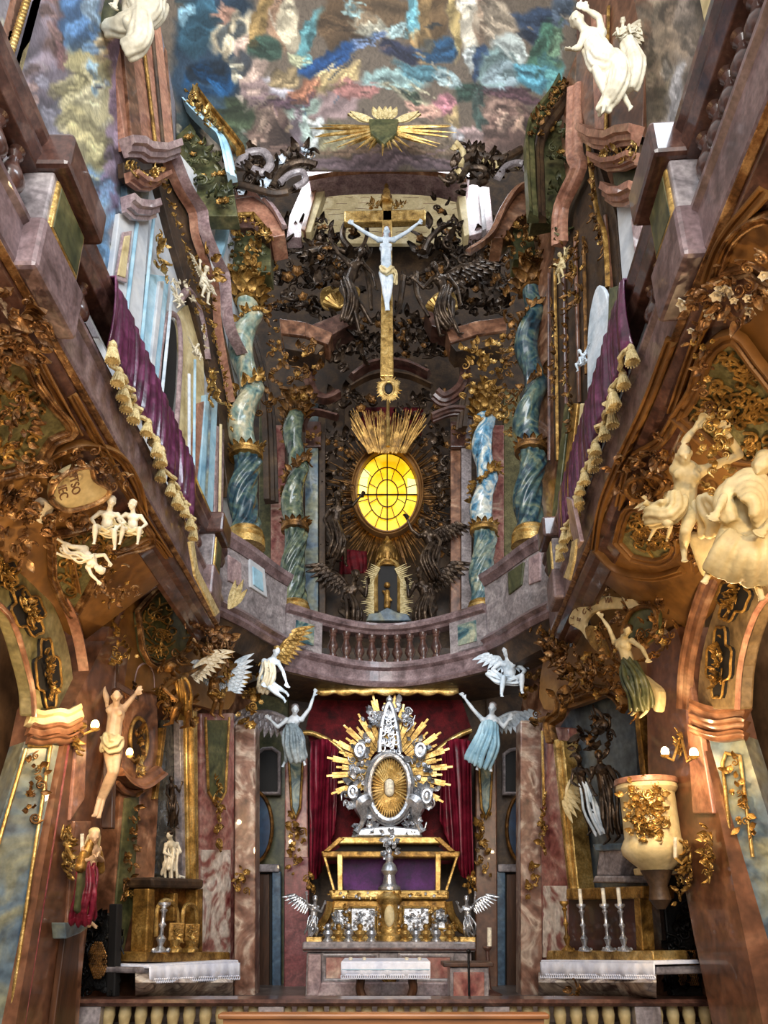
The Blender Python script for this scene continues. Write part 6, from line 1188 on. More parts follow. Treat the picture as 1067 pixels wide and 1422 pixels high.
for x, yt, nm in ((789, 1252, 'gilded candlestick nearest the gilt niche frame on the pulpit side altar'), (813, 1256, 'silver candlestick beside the gilded one, first of the three in the dark recess'), (846, 1256, 'middle of the three silver candlesticks in the dark recess'), (868, 1256, 'last of the three silver candlesticks, nearest the pulpit')):
    P = RA.moved(.45); b_ = P(x, 1321); h_ = (P(x, yt) - b_).length; candlestick(nm, b_, h_, OG if x == 789 else SV, .055, .16 if x != 789 else .0, group=None)
ab = thing('side_altar_block', 'bulging swirled marble altar under the white cloth, pulpit side', 'altar'); A3 = RA.moved(.5); o = bulge(A3, 912, 748, 1350, 1386, [(0, .0, 0), (.1, .06, 0), (.4, .16, 0), (.7, .08, 0), (1, -.08, 0)]).build('body', sw, ab)
slab('table_slab', [(752, 1342), (912, 1342), (912, 1354), (752, 1354)], A3, .6, M['greymar'], ab, .02, .05); mb = MB(); mb.ell(A3(800, 1376, .18), .08); A, Bq = MB(), MB(); carve(A, Bq, [(797, 1374), (803, 1378)], A3, .08, .12, 12, rnd, .18); A.build('gilt_mask', DG, ab, angle=60)
cl = thing('side_altar_cloth', 'white fringed cloth over the pulpit side altar', 'tablecloth'); A4 = RA.moved(.6); slab('top', [(751, 1333), (908, 1334), (910, 1340), (751, 1340)], A4, .5, M['cloth'], cl, .01); skirt(cl, 751, 910, 1336, 1354, A4, True, .01, 2)
# --- nave piers and arches
PL = Plane((-2.86, 6.3, 0), (.75, -.66, 0)); PR = Plane((2.86, 6.3, 0), (-.75, -.66, 0))
PLb = thru((-2.82, 6.5), (-2.72, 8.2), 1); PRb = thru((2.82, 6.5), (2.72, 8.2), -1)
trim([(98, 985), (146, 890), (152, 870), (180, 900), (162, 1030), (126, 1250), (104, 1432), (20, 1432)], PLb, .5, 'redbrown', 0, 0)
trim([(940, 870), (968, 985), (1062, 1432), (992, 1432), (964, 1300), (948, 1215), (908, 1190), (900, 1060), (898, 900)], PRb, .5, 'redbrown', 0, 0)
trim([(110, 1000), (122, 1000), (118, 1110), (98, 1140)], PLb, .06, 'rose', .03); trim([(946, 900), (966, 985), (990, 1130), (962, 1130)], PRb, .06, 'rose', .03); trim([(104, 1140), (128, 1140), (110, 1425), (84, 1425)], PLb, .05, 'brown', .03)
trim([(86, 1030), (98, 1030), (34, 1432), (22, 1432)], PL, .3, 'crimson', .0, 0); trim([(968, 1010), (984, 1018), (1060, 1432), (1044, 1432)], PR, .3, 'crimson', 0, 0)
trim([(34, 1030), (88, 1030), (26, 1432), (-90, 1432)], PL, .3, 'bluegreen', .0, 0); trim([(982, 1020), (1032, 1020), (1160, 1432), (1056, 1432)], PR, .3, 'bluegreen', .0, 0)
trimline([(38, 1036), (70, 1036), (12, 1422)], PL, .03, .04, 'gold', off=.02); trimline([(36, 1040), (-40, 1300)], PL, .03, .04, 'gold', off=.02)
trimline([(1056, 1432), (1030, 1310), (1004, 1060), (1009, 1046), (1028, 1050), (1046, 1190)], PR, .03, .04, 'gold', off=.02)
cv_('gilded_relief', 'gilded trophy relief on the blue green pier below the lit capital, crucifix side', [[(54, 1050), (50, 1085), (46, 1130)]], PL, .07, .12, .8, DG, OG, .04); cv_('gilded_relief', 'gilded trophy relief in the gold edged panel of the blue pier, pulpit side', [[(1016, 1060), (1026, 1100), (1036, 1160)]], PR, .06, .11, .8, OG, G, .04)
for y, w_, of in ((996, .2, .05), (1012, .14, .02), (1026, .1, .0)):
    trimline(crv([(36, y + 2), (52, y + 6), (74, y + 2), (88, y + 4), (108, y - 6)], 4), PL, w_ * .7, .14, 'cream' if y < 1010 else 'brown', CYMA, flip=True, off=of); trimline(crv([(964, y - 12), (984, y - 4), (1004, y), (1032, y - 4), (1040, y - 2)], 4), PR, w_ * .7, .14, 'brown', CYMA, flip=True, off=of)
# arches
aoL, aiL = [(-60, 712), (0, 752), (44, 795), (80, 850), (100, 920), (104, 990)], [(-60, 800), (0, 842), (20, 872), (36, 925), (44, 960), (46, 995)]
trim(crv(aoL, 4) + crv(aiL[::-1], 4), LW, .12, 'archgreen', 0, .02); trimline(crv([(-60, 690), (10, 738), (60, 790), (95, 850), (112, 920), (116, 990)], 5), LW, .14, .1, 'rose', CYMA, off=.02); trimline(crv(aiL, 5), LW, .05, .06, 'brown', off=.0)
aoR, aiR = [(1130, 700), (1067, 740), (1020, 785), (990, 850), (972, 920), (968, 985)], [(1130, 780), (1067, 830), (1044, 870), (1030, 925), (1026, 985)]
trim(crv(aoR, 4) + crv(aiR[::-1], 4), RW, .12, 'archbrown', 0, .02); trimline(crv([(1130, 690), (1060, 732), (1010, 780), (980, 845), (962, 920), (958, 985)], 5), RW, .12, .1, 'brown', CYMA, off=.02); trimline(crv(aiR, 5), RW, .05, .06, 'rose', off=.0)
def cartouche(P, cx, cy, rx, ry, rot, label, nm='arch_cartouche'):
    t = thing(nm, label, 'panel'); q = []
    for k in range(40): a = 2 * PI * k / 40; f = 1 + .14 * math.cos(4 * a) - .1 * math.cos(8 * a); x, y = rx * f * math.cos(a), ry * f * math.sin(a); q.append((cx + x * math.cos(rot) - y * math.sin(rot), cy + x * math.sin(rot) + y * math.cos(rot)))
    slab('field', q, P, .04, M['dark'], t, 0, .03); molding('rim', q, P, .022, .03, OG, t, closed=True, off=.03); A, Bq = MB(), MB(); d = (-math.sin(rot), math.cos(rot)); carve(A, Bq, [(cx - d[0] * ry * .65, cy - d[1] * ry * .65), (cx + d[0] * ry * .7, cy + d[1] * ry * .7)], P, .05, .10, 30, random.Random(int(cx)), .05); A.build('foliage', OG, t, angle=60); Bq.build('blossoms', G, t, angle=60)
cartouche(LW, 6, 796, 20, 20, -.6, 'topmost dark cartouche with gilt flowers on the green arch'); cartouche(LW, 39, 849, 20, 33, -.42, 'middle dark cartouche with gilt flowers on the green arch'); cartouche(LW, 67, 935, 16, 45, -.08, 'lowest dark cartouche with gilt flowers on the green arch')
cartouche(RW, 1050, 772, 22, 20, .7, 'topmost dark cartouche with gilt flowers on the brown arch'); cartouche(RW, 1019, 829, 20, 32, .38, 'middle dark cartouche with gilt flowers on the brown arch'); cartouche(RW, 999, 920, 16, 46, .05, 'lowest dark cartouche with gilt flowers on the brown arch')
# --- pulpit
PU = thing('pulpit', 'round cream and gold pulpit with gilded relief on the lit pier', 'pulpit'); a_, b_ = at_y(909, 1184, 7.0), at_y(909, 1090, 7.0); R_ = (at_y(945, 1120, 7.0) - at_y(868, 1120, 7.0)).length / 2; H_ = (b_ - a_).z; a_ = Vector((a_.x, a_.y, a_.z))
mb = MB(); mb.lathe([(R_ * .5, -.16), (R_ * .85, -.08), (R_ * 1.08, -.02), (R_ * 1.12, .04), (R_ * 1.02, .1), (R_ * .96, .13), (R_ * .95, H_ * .86), (R_ * 1.0, H_ * .88), (R_ * 1.08, H_ * .93), (R_ * 1.06, H_)], a_, 32); mb.build('tub', M['cream'], PU)
mb = MB(); mb.lathe([(R_ * 1.02, H_ * .98), (R_ * 1.12, H_), (R_ * 1.1, H_ + .05), (R_ * .9, H_ + .05)], a_, 32); mb.build('rim', M['rose'], PU)
A, Bq = MB(), MB(); PP = Plane(a_ + Vector((-.25, -.95, 0)).normalized() * R_ * .93, (-.3, -1, 0)); carve(A, Bq, [(882, 1105), (910, 1105)], PP, .13, .11, 44, rnd, .0); carve(A, Bq, [(880, 1135), (915, 1140)], PP, .13, .11, 50, rnd, .0); carve(A, Bq, [(886, 1158), (918, 1156)], PP, .08, .1, 24, rnd, .0); A.build('relief_foliage', G, PU, angle=60); Bq.build('blossoms', G, PU, angle=60)
mb = MB(); mb.lathe([(.04, -.5), (.1, -.42), (R_ * .3, -.3), (R_ * .55, -.16)], a_, 20); mb.build('corbel', M['umber'], PU)
trim([(898, 1203), (946, 1203), (946, 1213), (900, 1213)], YP(7.2), .4, 'cream', 0)
# --- confessionals
cf = thing('confessional_grille', 'black carved screen with latticed oval in the corner below the painted saint statue', 'screen'); CF = YP(7.7)
slab('screen', crv([(113, 1376), (112, 1330), (124, 1295), (128, 1278), (142, 1268), (156, 1272), (160, 1290), (162, 1340), (160, 1376)], 4), CF, .15, M['iron'], cf, .02); mb = MB()
for i in range(9):
    for j in range(14):
        x, y = 125 + i * 2.6 + (j % 2) * 1.3, 1310 + j * 3.6
        if ((x - 136) / 12) ** 2 + ((y - 1334) / 26) ** 2 < 1: mb.tube(on(CF, oval(x, y, 1.3, 1.8, 8), .1), .007, 4, True)
mb.build('lattice', DG, cf); A, Bq = MB(), MB(); carve(A, Bq, crv([(118, 1370), (118, 1320), (132, 1285), (150, 1270)], 4), CF, .1, .18, 34, rnd, .03); carve(A, Bq, [(158, 1290), (158, 1370)], CF, .06, .15, 14, rnd, .03); A.build('carving_foliage', M['iron'], cf, angle=60)
cf = thing('confessional_grille', 'black carved confessional with latticed arch standing under the pulpit', 'screen'); CF = YP(8.0)
slab('screen', [(918, 1215), (950, 1215), (978, 1385), (934, 1385)], CF, .15, M['iron'], cf, .02); mb = MB()
for i in range(9):
    for j in range(12):
        x, y = 941 + i * 2.8 + (j % 2) * 1.4 + j * .4, 1322 + j * 4
        mb.tube(on(CF, oval(x, y, 1.4, 2.0, 8), .1), .007, 4, True)
mb.build('lattice', DG, cf); A, Bq = MB(), MB(); carve(A, Bq, crv([(938, 1370), (936, 1330), (946, 1295), (955, 1270)], 4), CF, .1, .18, 34, rnd, .03); carve(A, Bq, [(972, 1320), (976, 1370)], CF, .06, .15, 14, rnd, .03); A.build('carving_foliage', M['iron'], cf, angle=60)
# --- lamps
def lamp(label, pl, x, y, bulbs, arm_from):
    t = thing('wall_lamp', label, 'lamp'); A, Bq = MB(), MB(); carve(A, Bq, [arm_from, (arm_from[0], arm_from[1] + 26)], pl, .05, .1, 20, rnd, .04); A.build('bracket_foliage', G, t, angle=60)
    for bx, by in bulbs:
        off = .28; mb = MB(); mb.tube([pl(*arm_from, .02), pl((arm_from[0] + bx) / 2, by + 12, off * .7), pl(bx, by + 6, off)], .012, 6); c = pl(bx, by + 5, off); mb.lathe([(.02, -.02), (.045, 0), (.03, .015), (.015, .03)], c, 10); mb.build('arm', G, t); mb = MB(); mb.ell(pl(bx, by, off), (.036, .036, .048), 12, 8); mb.build('bulb', BULB, t); p = pl(bx, by, off + .12); point('lamp_light', p, LAMPW, (1, .68, .34), .04)
BULB = emit('lit_bulb', (255, 220, 150), 18.0); LAMPW = 25
lamp('lit gilded wall lamp on the brown pier beside the wall crucifix', PLb, 0, 0, [(132, 1007)], (104, 1010)); lamp('lit wall lamp in front of the oval niche behind the wall crucifix', PN, 0, 0, [(180, 1045)], (192, 1052)); LAMPW = 24
lamp('lit gilded lamp with two bulbs on the pier above the pulpit', PRb, 0, 0, [(924, 1044), (964, 1046)], (946, 1020))
for nm, pl, x, y, cd_ in (('gilded candle bracket on the brown pier beside the painted saint statue', PLb, 90, 1170, [(114, 1160)]), ('gilded candle bracket with white candle on the pier beside the pulpit', PRb, 956, 1190, [(938, 1165)]), ('gilded candle bracket on the outer edge of the pier beyond the pulpit', PRb, 986, 1180, [])):
    t = thing('candle_bracket', nm, 'sconce'); A, Bq = MB(), MB(); carve(A, Bq, [(x, y - 22), (x + 1, y + 36)], pl, .06, .11, 34, rnd, .04); A.build('bracket_foliage', G, t, angle=60); Bq.build('blossoms', G, t, angle=60)
    for bx, by in cd_: mb = MB(); mb.tube([pl(x, y, .05), pl((x + bx) / 2, by + 34, .2), pl(bx, by + 26, .22)], .014, 6); mb.build('arm', G, t); mb = MB(); mb.tube([pl(bx, by + 26, .22), pl(bx, by - 2, .22)], .016, 8); mb.build('wax', M['wax'], t)
cv_('gilded_garland', 'gilded fruit garland hanging below the pulpit candle bracket', [[(950, 1215), (944, 1250)]], PRb, .05, .1, 1.0, OG, G, .05)
# ================================================================== FIGURES AND SOFFIT ORNAMENT
ST = M['stucco']; CRM = M['cream']
def S(name, label, pl, k, J, mats, look=(0, -1, 0), robe=None, wings=None, **kw): return statue(name, label, 'statue', joints(pl, **J), k, mats, look, robe, wings, **kw)
# white angel and grey angel on the crucifix side of the canopy
P = YP(10.0)
S('angel_statue', 'white angel with gilded wings leaning down from the gilded pilaster capital beside the canopy', P, .62, dict(head=(384, 905, .3), neck=(380, 913, .24), chest=(376, 921, .2), pelvis=(368, 942, .1), shl=(367, 918, .2), shr=(386, 920, .2), ell=(362, 934, .25), hal=(366, 948, .3), elr=(393, 932, .3), har=(398, 948, .34), knl=(378, 958, .25), anl=(394, 970, .2), knr=(382, 952, .25), anr=(398, 962, .2)), [M['bluewhite'], ST, M['gold'], M['gold']], (.5, -1, -.2), [([P(372, 920, .22), P(372, 940, .25), P(364, 960, .1)], [.08, .13, .09], 7, .04)], [(P(384, 916, .1), (.5, 0, 1), (1, 0, -.2), .55), (P(366, 916, .1), (-1, 0, .6), (-.3, 0, -1), .32)], vox=.018)
P = YP(10.9)
S('angel_statue', 'grey blue angel with raised arms flying beside the canopy under the white angel', P, .68, dict(head=(410, 986, .25), neck=(409, 994, .2), chest=(408, 1002, .16), pelvis=(406, 1024, .1), shl=(398, 1000, .16), shr=(419, 999, .16), ell=(386, 1010, .2), hal=(376, 1000, .25), elr=(430, 984, .2), har=(436, 966, .2), knl=(402, 1042, .2), anl=(396, 1058, .1), knr=(414, 1040, .2), anr=(422, 1056, .1)), [M['bluewhite'], mat('grey_blue_robe', [(84, 100, 110), (136, 152, 160), (180, 192, 196)], 3, .5), M['greymar'], M['greymar']], (.2, -1, -.1), [([P(404, 1008, .2), P(408, 1030, .26), P(412, 1056, .1)], [.09, .18, .16], 9, .045)], [(P(400, 1000, 0), (-1, 0, .25), (-.1, 0, -1), .75)], vox=.018)
P = YP(10.9)
S('angel_statue', 'pale blue robed angel flying beside the canopy under the white putto', P, .72, dict(head=(684, 984, .25), neck=(683, 993, .2), chest=(682, 1002, .16), pelvis=(680, 1026, .1), shl=(671, 1000, .16), shr=(692, 1000, .16), ell=(658, 986, .2), hal=(646, 970, .2), elr=(700, 1010, .2), har=(706, 1000, .25), knl=(672, 1046, .2), anl=(664, 1062, .1), knr=(686, 1046, .2), anr=(682, 1064, .1)), [M['bluewhite'], M['skyblue'], M['greymar'], M['bluewhite']], (-.3, -1, -.1), [([P(682, 1004, .2), P(676, 1030, .26), P(664, 1062, .1)], [.1, .2, .22], 10, .045)], [(P(690, 1000, 0), (1, 0, .3), (.1, 0, -1), .6)], vox=.018)
putto('putto_statue', 'white putto sitting on the gilded pilaster capital over the pale blue robed angel', YP(10.0), 708, 944, 78, SIT, [M['bluewhite'], M['bluewhite']], look=(-1, -1, -.3), flip=-1)
# painted saint
P = PLb.moved(.2)
S('saint_statue', 'painted saint statue with gold veil, crimson robe and green cloak on a teal corbel', P, .55, dict(head=(131, 1162, .12), neck=(129, 1171, .1), chest=(126, 1182, .08), pelvis=(121, 1215, .06), shl=(118, 1180, .06), shr=(136, 1180, .08), ell=(113, 1198, .14), hal=(124, 1193, .22), elr=(142, 1196, .12), har=(136, 1188, .2), knl=(117, 1248, .12), anl=(112, 1277, .05), knr=(125, 1248, .1), anr=(122, 1278, .06)), [M['fleshw'], M['redvelvet'], M['cream']], (.6, -1, 0), [([P(122, 1200, .1), P(118, 1240, .14), P(114, 1281, .1)], [.07, .1, .1], 8, .035)], None, hair='long', vox=.018, female=True)
r = [o for o in bpy.data.objects if o.name.startswith('saint_statue')][0]; r['x'] = 1; del r['x']
mb = MB(); rnd = random.Random(6)
for i in range(8): q = i / 7; mb.caps(P(112 + q * 4, 1200 + q * 3, .16), P(107 + q * 6, 1262 + 8 * q, .12), .022, .03, 6)
mb.build('cloak', M['green'], r, remesh=.012, label='green cloak'); mb = MB(); mb.caps(P(116, 1186, .14), P(112, 1204, .16), .035, .05); mb.caps(P(138, 1184, .12), P(140, 1208, .12), .03, .04); mb.caps(P(126, 1170, .1), P(118, 1190, .08), .035, .05); mb.build('mantle', M['olgold'], r, remesh=.012, label='gold mantle')
co = thing('statue_corbel', 'teal corbel on a brown board carrying the painted saint statue', 'corbel'); slab('corbel', [(90, 1281), (128, 1281), (126, 1286), (112, 1296), (92, 1304)], PLb.moved(.05), .12, M['bluegreen'], co, .01, .12); slab('board', [(92, 1296), (112, 1296), (104, 1432), (74, 1432)], PLb.moved(.06), .06, M['wood'], co, .01)
# wall crucifix with pale corpus
P = YP(7.0); cr_ = thing('wall_crucifix', 'large wooden wall crucifix with pale painted corpus on the brown pier', 'crucifix')
slab('upright', [(148, 880), (162, 880), (156, 1150), (140, 1150)], YP(7.05), .08, M['wood'], cr_, .01); slab('crossbeam', [(124, 922), (190, 962), (190, 972), (122, 933)], YP(7.1), .08, M['wood'], cr_, .01)
statue('x', 'x', 'x', joints(P, head=(162, 968, .2), neck=(162, 977, .15), chest=(161, 990, .14), pelvis=(156, 1030, .14), shl=(152, 980, .12), shr=(171, 984, .12), ell=(144, 958, .1), hal=(139, 934, .06), elr=(180, 974, .1), har=(188, 964, .06), knl=(155, 1072, .24), anl=(138, 1108, .12), knr=(160, 1072, .24), anr=(144, 1110, .12), tol=(131, 1132, .14), tor=(138, 1134, .14)), .62, [M['fleshw'], M['cream'], M['wood']], (.4, -1, -.4), [([P(148, 1022, .2), P(156, 1034, .26), P(165, 1026, .2)], [.05, .08, .05], 6, .035), ([P(148, 1026, .2), P(144, 1046, .2)], [.03, .04], 3, .03)], None, 'long', .016, parent=cr_, beard=True)
# statues of the gilt framed niche, pulpit side
P = RA.moved(.1)
S('saint_statue', 'dark bronze saint in armour standing on the grey pedestal in the gilt framed niche', P, .52, dict(head=(832, 1050, .1), neck=(833, 1058, .08), chest=(835, 1070, .06), pelvis=(840, 1100, .04), shl=(823, 1068, .06), shr=(846, 1066, .06), ell=(818, 1088, .12), hal=(826, 1102, .18), elr=(856, 1082, .1), har=(858, 1100, .16), knl=(838, 1136, .1), anl=(846, 1166, .04), knr=(850, 1134, .08), anr=(860, 1162, .04)), [M['bronze'], M['bronze'], M['dkgold']], (-.3, -1, 0), [([P(846, 1070, -.02), P(856, 1110, .0), P(862, 1160, .0)], [.08, .14, .14], 7, .045)], None, vox=.018)
S('angel_statue', 'pale weathered angel beside the dark bronze saint in the gilt framed niche', P, .46, dict(head=(804, 1054, .15), neck=(805, 1062, .12), chest=(806, 1072, .1), pelvis=(812, 1098, .08), shl=(797, 1070, .1), shr=(815, 1070, .1), ell=(794, 1086, .14), hal=(803, 1092, .2), elr=(822, 1080, .14), har=(826, 1068, .18), knl=(812, 1128, .14), anl=(822, 1154, .06), knr=(820, 1124, .12), anr=(832, 1150, .06)), [M['bronze'], M['bluewhite'], M['bronze'], M['cream']], (.4, -1, 0), [([P(810, 1090, .14), P(820, 1124, .18), P(834, 1160, .1)], [.07, .1, .08], 7, .04)], [(P(802, 1074, .0), (-.6, 0, -1), (1, 0, -.3), .45)], vox=.018)
cv_('bronze_canopy_carving', 'dark bronze drapery and plumes hanging over the saint in the gilt framed niche', [[(812, 1010), (860, 1005)], [(820, 1030), (850, 1028)], [(800, 1035), (812, 1042)]], RA.moved(.15), .14, .22, .6, M['bronze'], DG, .05)
cv_('bronze_crest', 'bronze crest with plumes over the gilt arch of the pulpit side altarpiece', [crv([(776, 985), (800, 955), (835, 945), (870, 960)], 4), [(770, 915), (800, 925)], [(790, 935), (850, 925)], [(760, 900), (790, 895)]], RA.moved(.2), .16, .24, .6, DG, OG, .05)
P = LA.moved(.0)
S('saint_statue', 'dark bronze figure standing inside the glossy altarpiece, half way up', P, .3, dict(head=(238, 1082, .06), neck=(238, 1087, .05), chest=(238, 1093, .04), pelvis=(240, 1112, .04), shl=(233, 1092, .04), shr=(244, 1092, .04), ell=(231, 1102, .08), hal=(236, 1110, .1), elr=(249, 1100, .06), har=(252, 1090, .08), knl=(238, 1130, .06), anl=(237, 1148, .03), knr=(243, 1130, .05), anr=(244, 1148, .03)), [M['bronze'], M['bronze']], (.4, -1, 0), [([P(240, 1104, .06), P(240, 1124, .08), P(241, 1146, .05)], [.05, .07, .07], 5, .04)], None, vox=.022)
S('saint_statue', 'pale kneeling figure in a dark cloak at the foot of the glossy altarpiece', P, .42, dict(head=(236, 1160, .1), neck=(237, 1167, .08), chest=(238, 1174, .07), pelvis=(240, 1194, .05), shl=(231, 1173, .07), shr=(246, 1172, .07), ell=(228, 1184, .12), hal=(236, 1188, .16), elr=(251, 1183, .1), har=(244, 1188, .16), knl=(234, 1206, .16), anl=(242, 1216, .02), knr=(242, 1208, .14), anr=(248, 1216, .02)), [ST, M['stucco'], M['bronze']], (-.3, -1, 0), [([P(239, 1180, .1), P(238, 1198, .14), P(236, 1216, .1)], [.07, .1, .11], 7, .04)], None, vox=.02)
# gilded angels over the crucifix side altarpiece
P = LA.moved(.25)
S('angel_statue', 'gilded angel in golden drapery reclining over the glossy altarpiece picture', P, .6, dict(head=(236, 928, .2), neck=(242, 936, .16), chest=(248, 944, .14), pelvis=(258, 968, .08), shl=(238, 946, .14), shr=(258, 938, .14), ell=(228, 956, .2), hal=(238, 966, .26), elr=(272, 930, .16), har=(288, 922, .18), knl=(244, 984, .18), anl=(238, 1004, .08), knr=(262, 988, .18), anr=(260, 1008, .08)), [DG, OG, DG, ST], (-.5, -1, 0), [([P(250, 940, .2), P(260, 966, .22), P(262, 990, .1)], [.06, .1, .08], 7, .04)], [(P(264, 938, 0), (.6, 0, .7), (.3, 0, -1), .45)], vox=.018)
putto('putto_statue', 'dark gilded putto with white wing perched beside the pink pilaster pendant', LA.moved(.3), 296, 962, 74, FLY, [DG, OG, DG, M['bluewhite']], look=(-.3, -1, -.2))
cv_('gilded_vase', 'gilded vase and flowers over the pink pilaster under the gallery end', [[(308, 905), (308, 950)], [(300, 930), (318, 935)]], LA.moved(.3), .1, .18, .7, OG, G, .05)
w_ = thing('stucco_wing', 'pale blue feathered wing spread over the pink pilaster beside the white angel', 'wing'); wing(w_, LA(318, 960, .35), (.15, 0, 1), (.8, .2, -.6), .45, M['bluewhite'])
putto('putto_statue', 'gilt bronze putto crouching at the side of the glossy altarpiece picture', LA.moved(.2), 232, 985, 50, SIT, [DG, OG, DG, OG], look=(.3, -1, -.2))
cv_('gilded_crest', 'gilded leaf and flower crest over the crucifix side altarpiece', [crv([(222, 945), (232, 915), (262, 905), (300, 905)], 4), [(225, 960), (222, 990)], [(262, 985), (270, 1000)]], LA.moved(.15), .13, .2, .6, DG, OG, .05)
cv_('copper_garland', 'copper flower garland at the end of the crucifix side gallery, above the gilded vase', [crv([(250, 850), (275, 880), (300, 900), (318, 890)], 4), [(290, 870), (312, 900)]], LA.moved(.4), .16, .2, .6, CPR, CPR, .05)
# --- reliefs under the gallery, crucifix side
def field(name, label, pts, pl, m=None, ribs=24, seed=1, fr='copper', w_=.07):
    t = thing(name, label, 'panel'); slab('ground', pts, pl, .05, m or M['panelgreen'], t, 0, .03); molding('frame', pts, pl, w_, .07, M[fr], t, FRAME, True, off=.02)
    rr = random.Random(seed); mb = MB(); xs = [p[0] for p in pts]; ys = [p[1] for p in pts]
    def inside(x, y):
        c = False; n = len(pts)
        for i in range(n):
            (x1, y1), (x2, y2) = pts[i], pts[i - 1]
            if (y1 > y) != (y2 > y) and x < (x2 - x1) * (y - y1) / (y2 - y1) + x1: c = not c
        return c
    k = 0; tries = 0
    while k < ribs and tries < 600:
        tries += 1; x, y = rr.uniform(min(xs), max(xs)), rr.uniform(min(ys), max(ys))
        if not all(inside(x + a, y + b) for a, b in ((-7, -7), (7, -7), (-7, 7), (7, 7))): continue
        k += 1; a = rr.uniform(0, 6); h = rr.choice((-1, 1)); P_ = [(x + (7 - 5 * q / 12) * math.cos(a + h * q * .5) * 1.3, y + (7 - 5 * q / 12) * math.sin(a + h * q * .5)) for q in range(12)]; tl = [(P_[0][0] + 9 * math.cos(a - h * 1.3), P_[0][1] + 9 * math.sin(a - h * 1.3))]
        q = on(pl, tl + P_, .045); mb.tube(q, [.012] * len(q), 5)
    mb.build('strapwork_relief', M['olgold'], t); return t
field('soffit_panel', 'sage relief panel with gilded scrolls on the soffit beneath the gathered cloth, crucifix side', crv([(-40, 480), (30, 500), (48, 530), (70, 560), (98, 595), (70, 610), (50, 640), (10, 655), (-40, 660)], 3), LS, seed=1, ribs=40)
field('soffit_panel', 'sage relief panel below the cream inscribed cartouche', crv([(70, 742), (110, 735), (180, 715), (208, 752), (150, 770), (120, 820), (96, 850), (72, 800)], 3), LS, seed=2, ribs=26)
field('soffit_panel', 'dark green relief panel in the lunette over the crucifix side altar', crv([(190, 850), (225, 815), (258, 830), (280, 860), (262, 900), (215, 925), (196, 900)], 3), LA.moved(.05), M['green'], seed=3, ribs=26)
field('soffit_panel', 'large sage relief panel on the pulpit side soffit with a pointed frame', crv([(945, 575), (968, 540), (985, 490), (1020, 466), (1050, 500), (1090, 560), (1090, 640), (1020, 640)], 3), RS, seed=4, ribs=60, fr='amber', w_=.1)
field('soffit_panel', 'sage relief panel with round scrolls beneath the raised arm angel, pulpit side', crv([(860, 750), (872, 710), (890, 704), (930, 720), (940, 760), (918, 778), (880, 772)], 3), RS, seed=5, ribs=30, fr='amber', w_=.08)
field('soffit_panel', 'plain amber panel on the pulpit side soffit nearest the gallery pedestal', crv([(1000, 380), (1020, 330), (1067, 300), (1110, 330), (1110, 400), (1050, 370)], 3), RS, M['amber'], seed=6, ribs=0, fr='copper', w_=.06)
LSo = LS.moved(.08); RSo = RS.moved(.08)
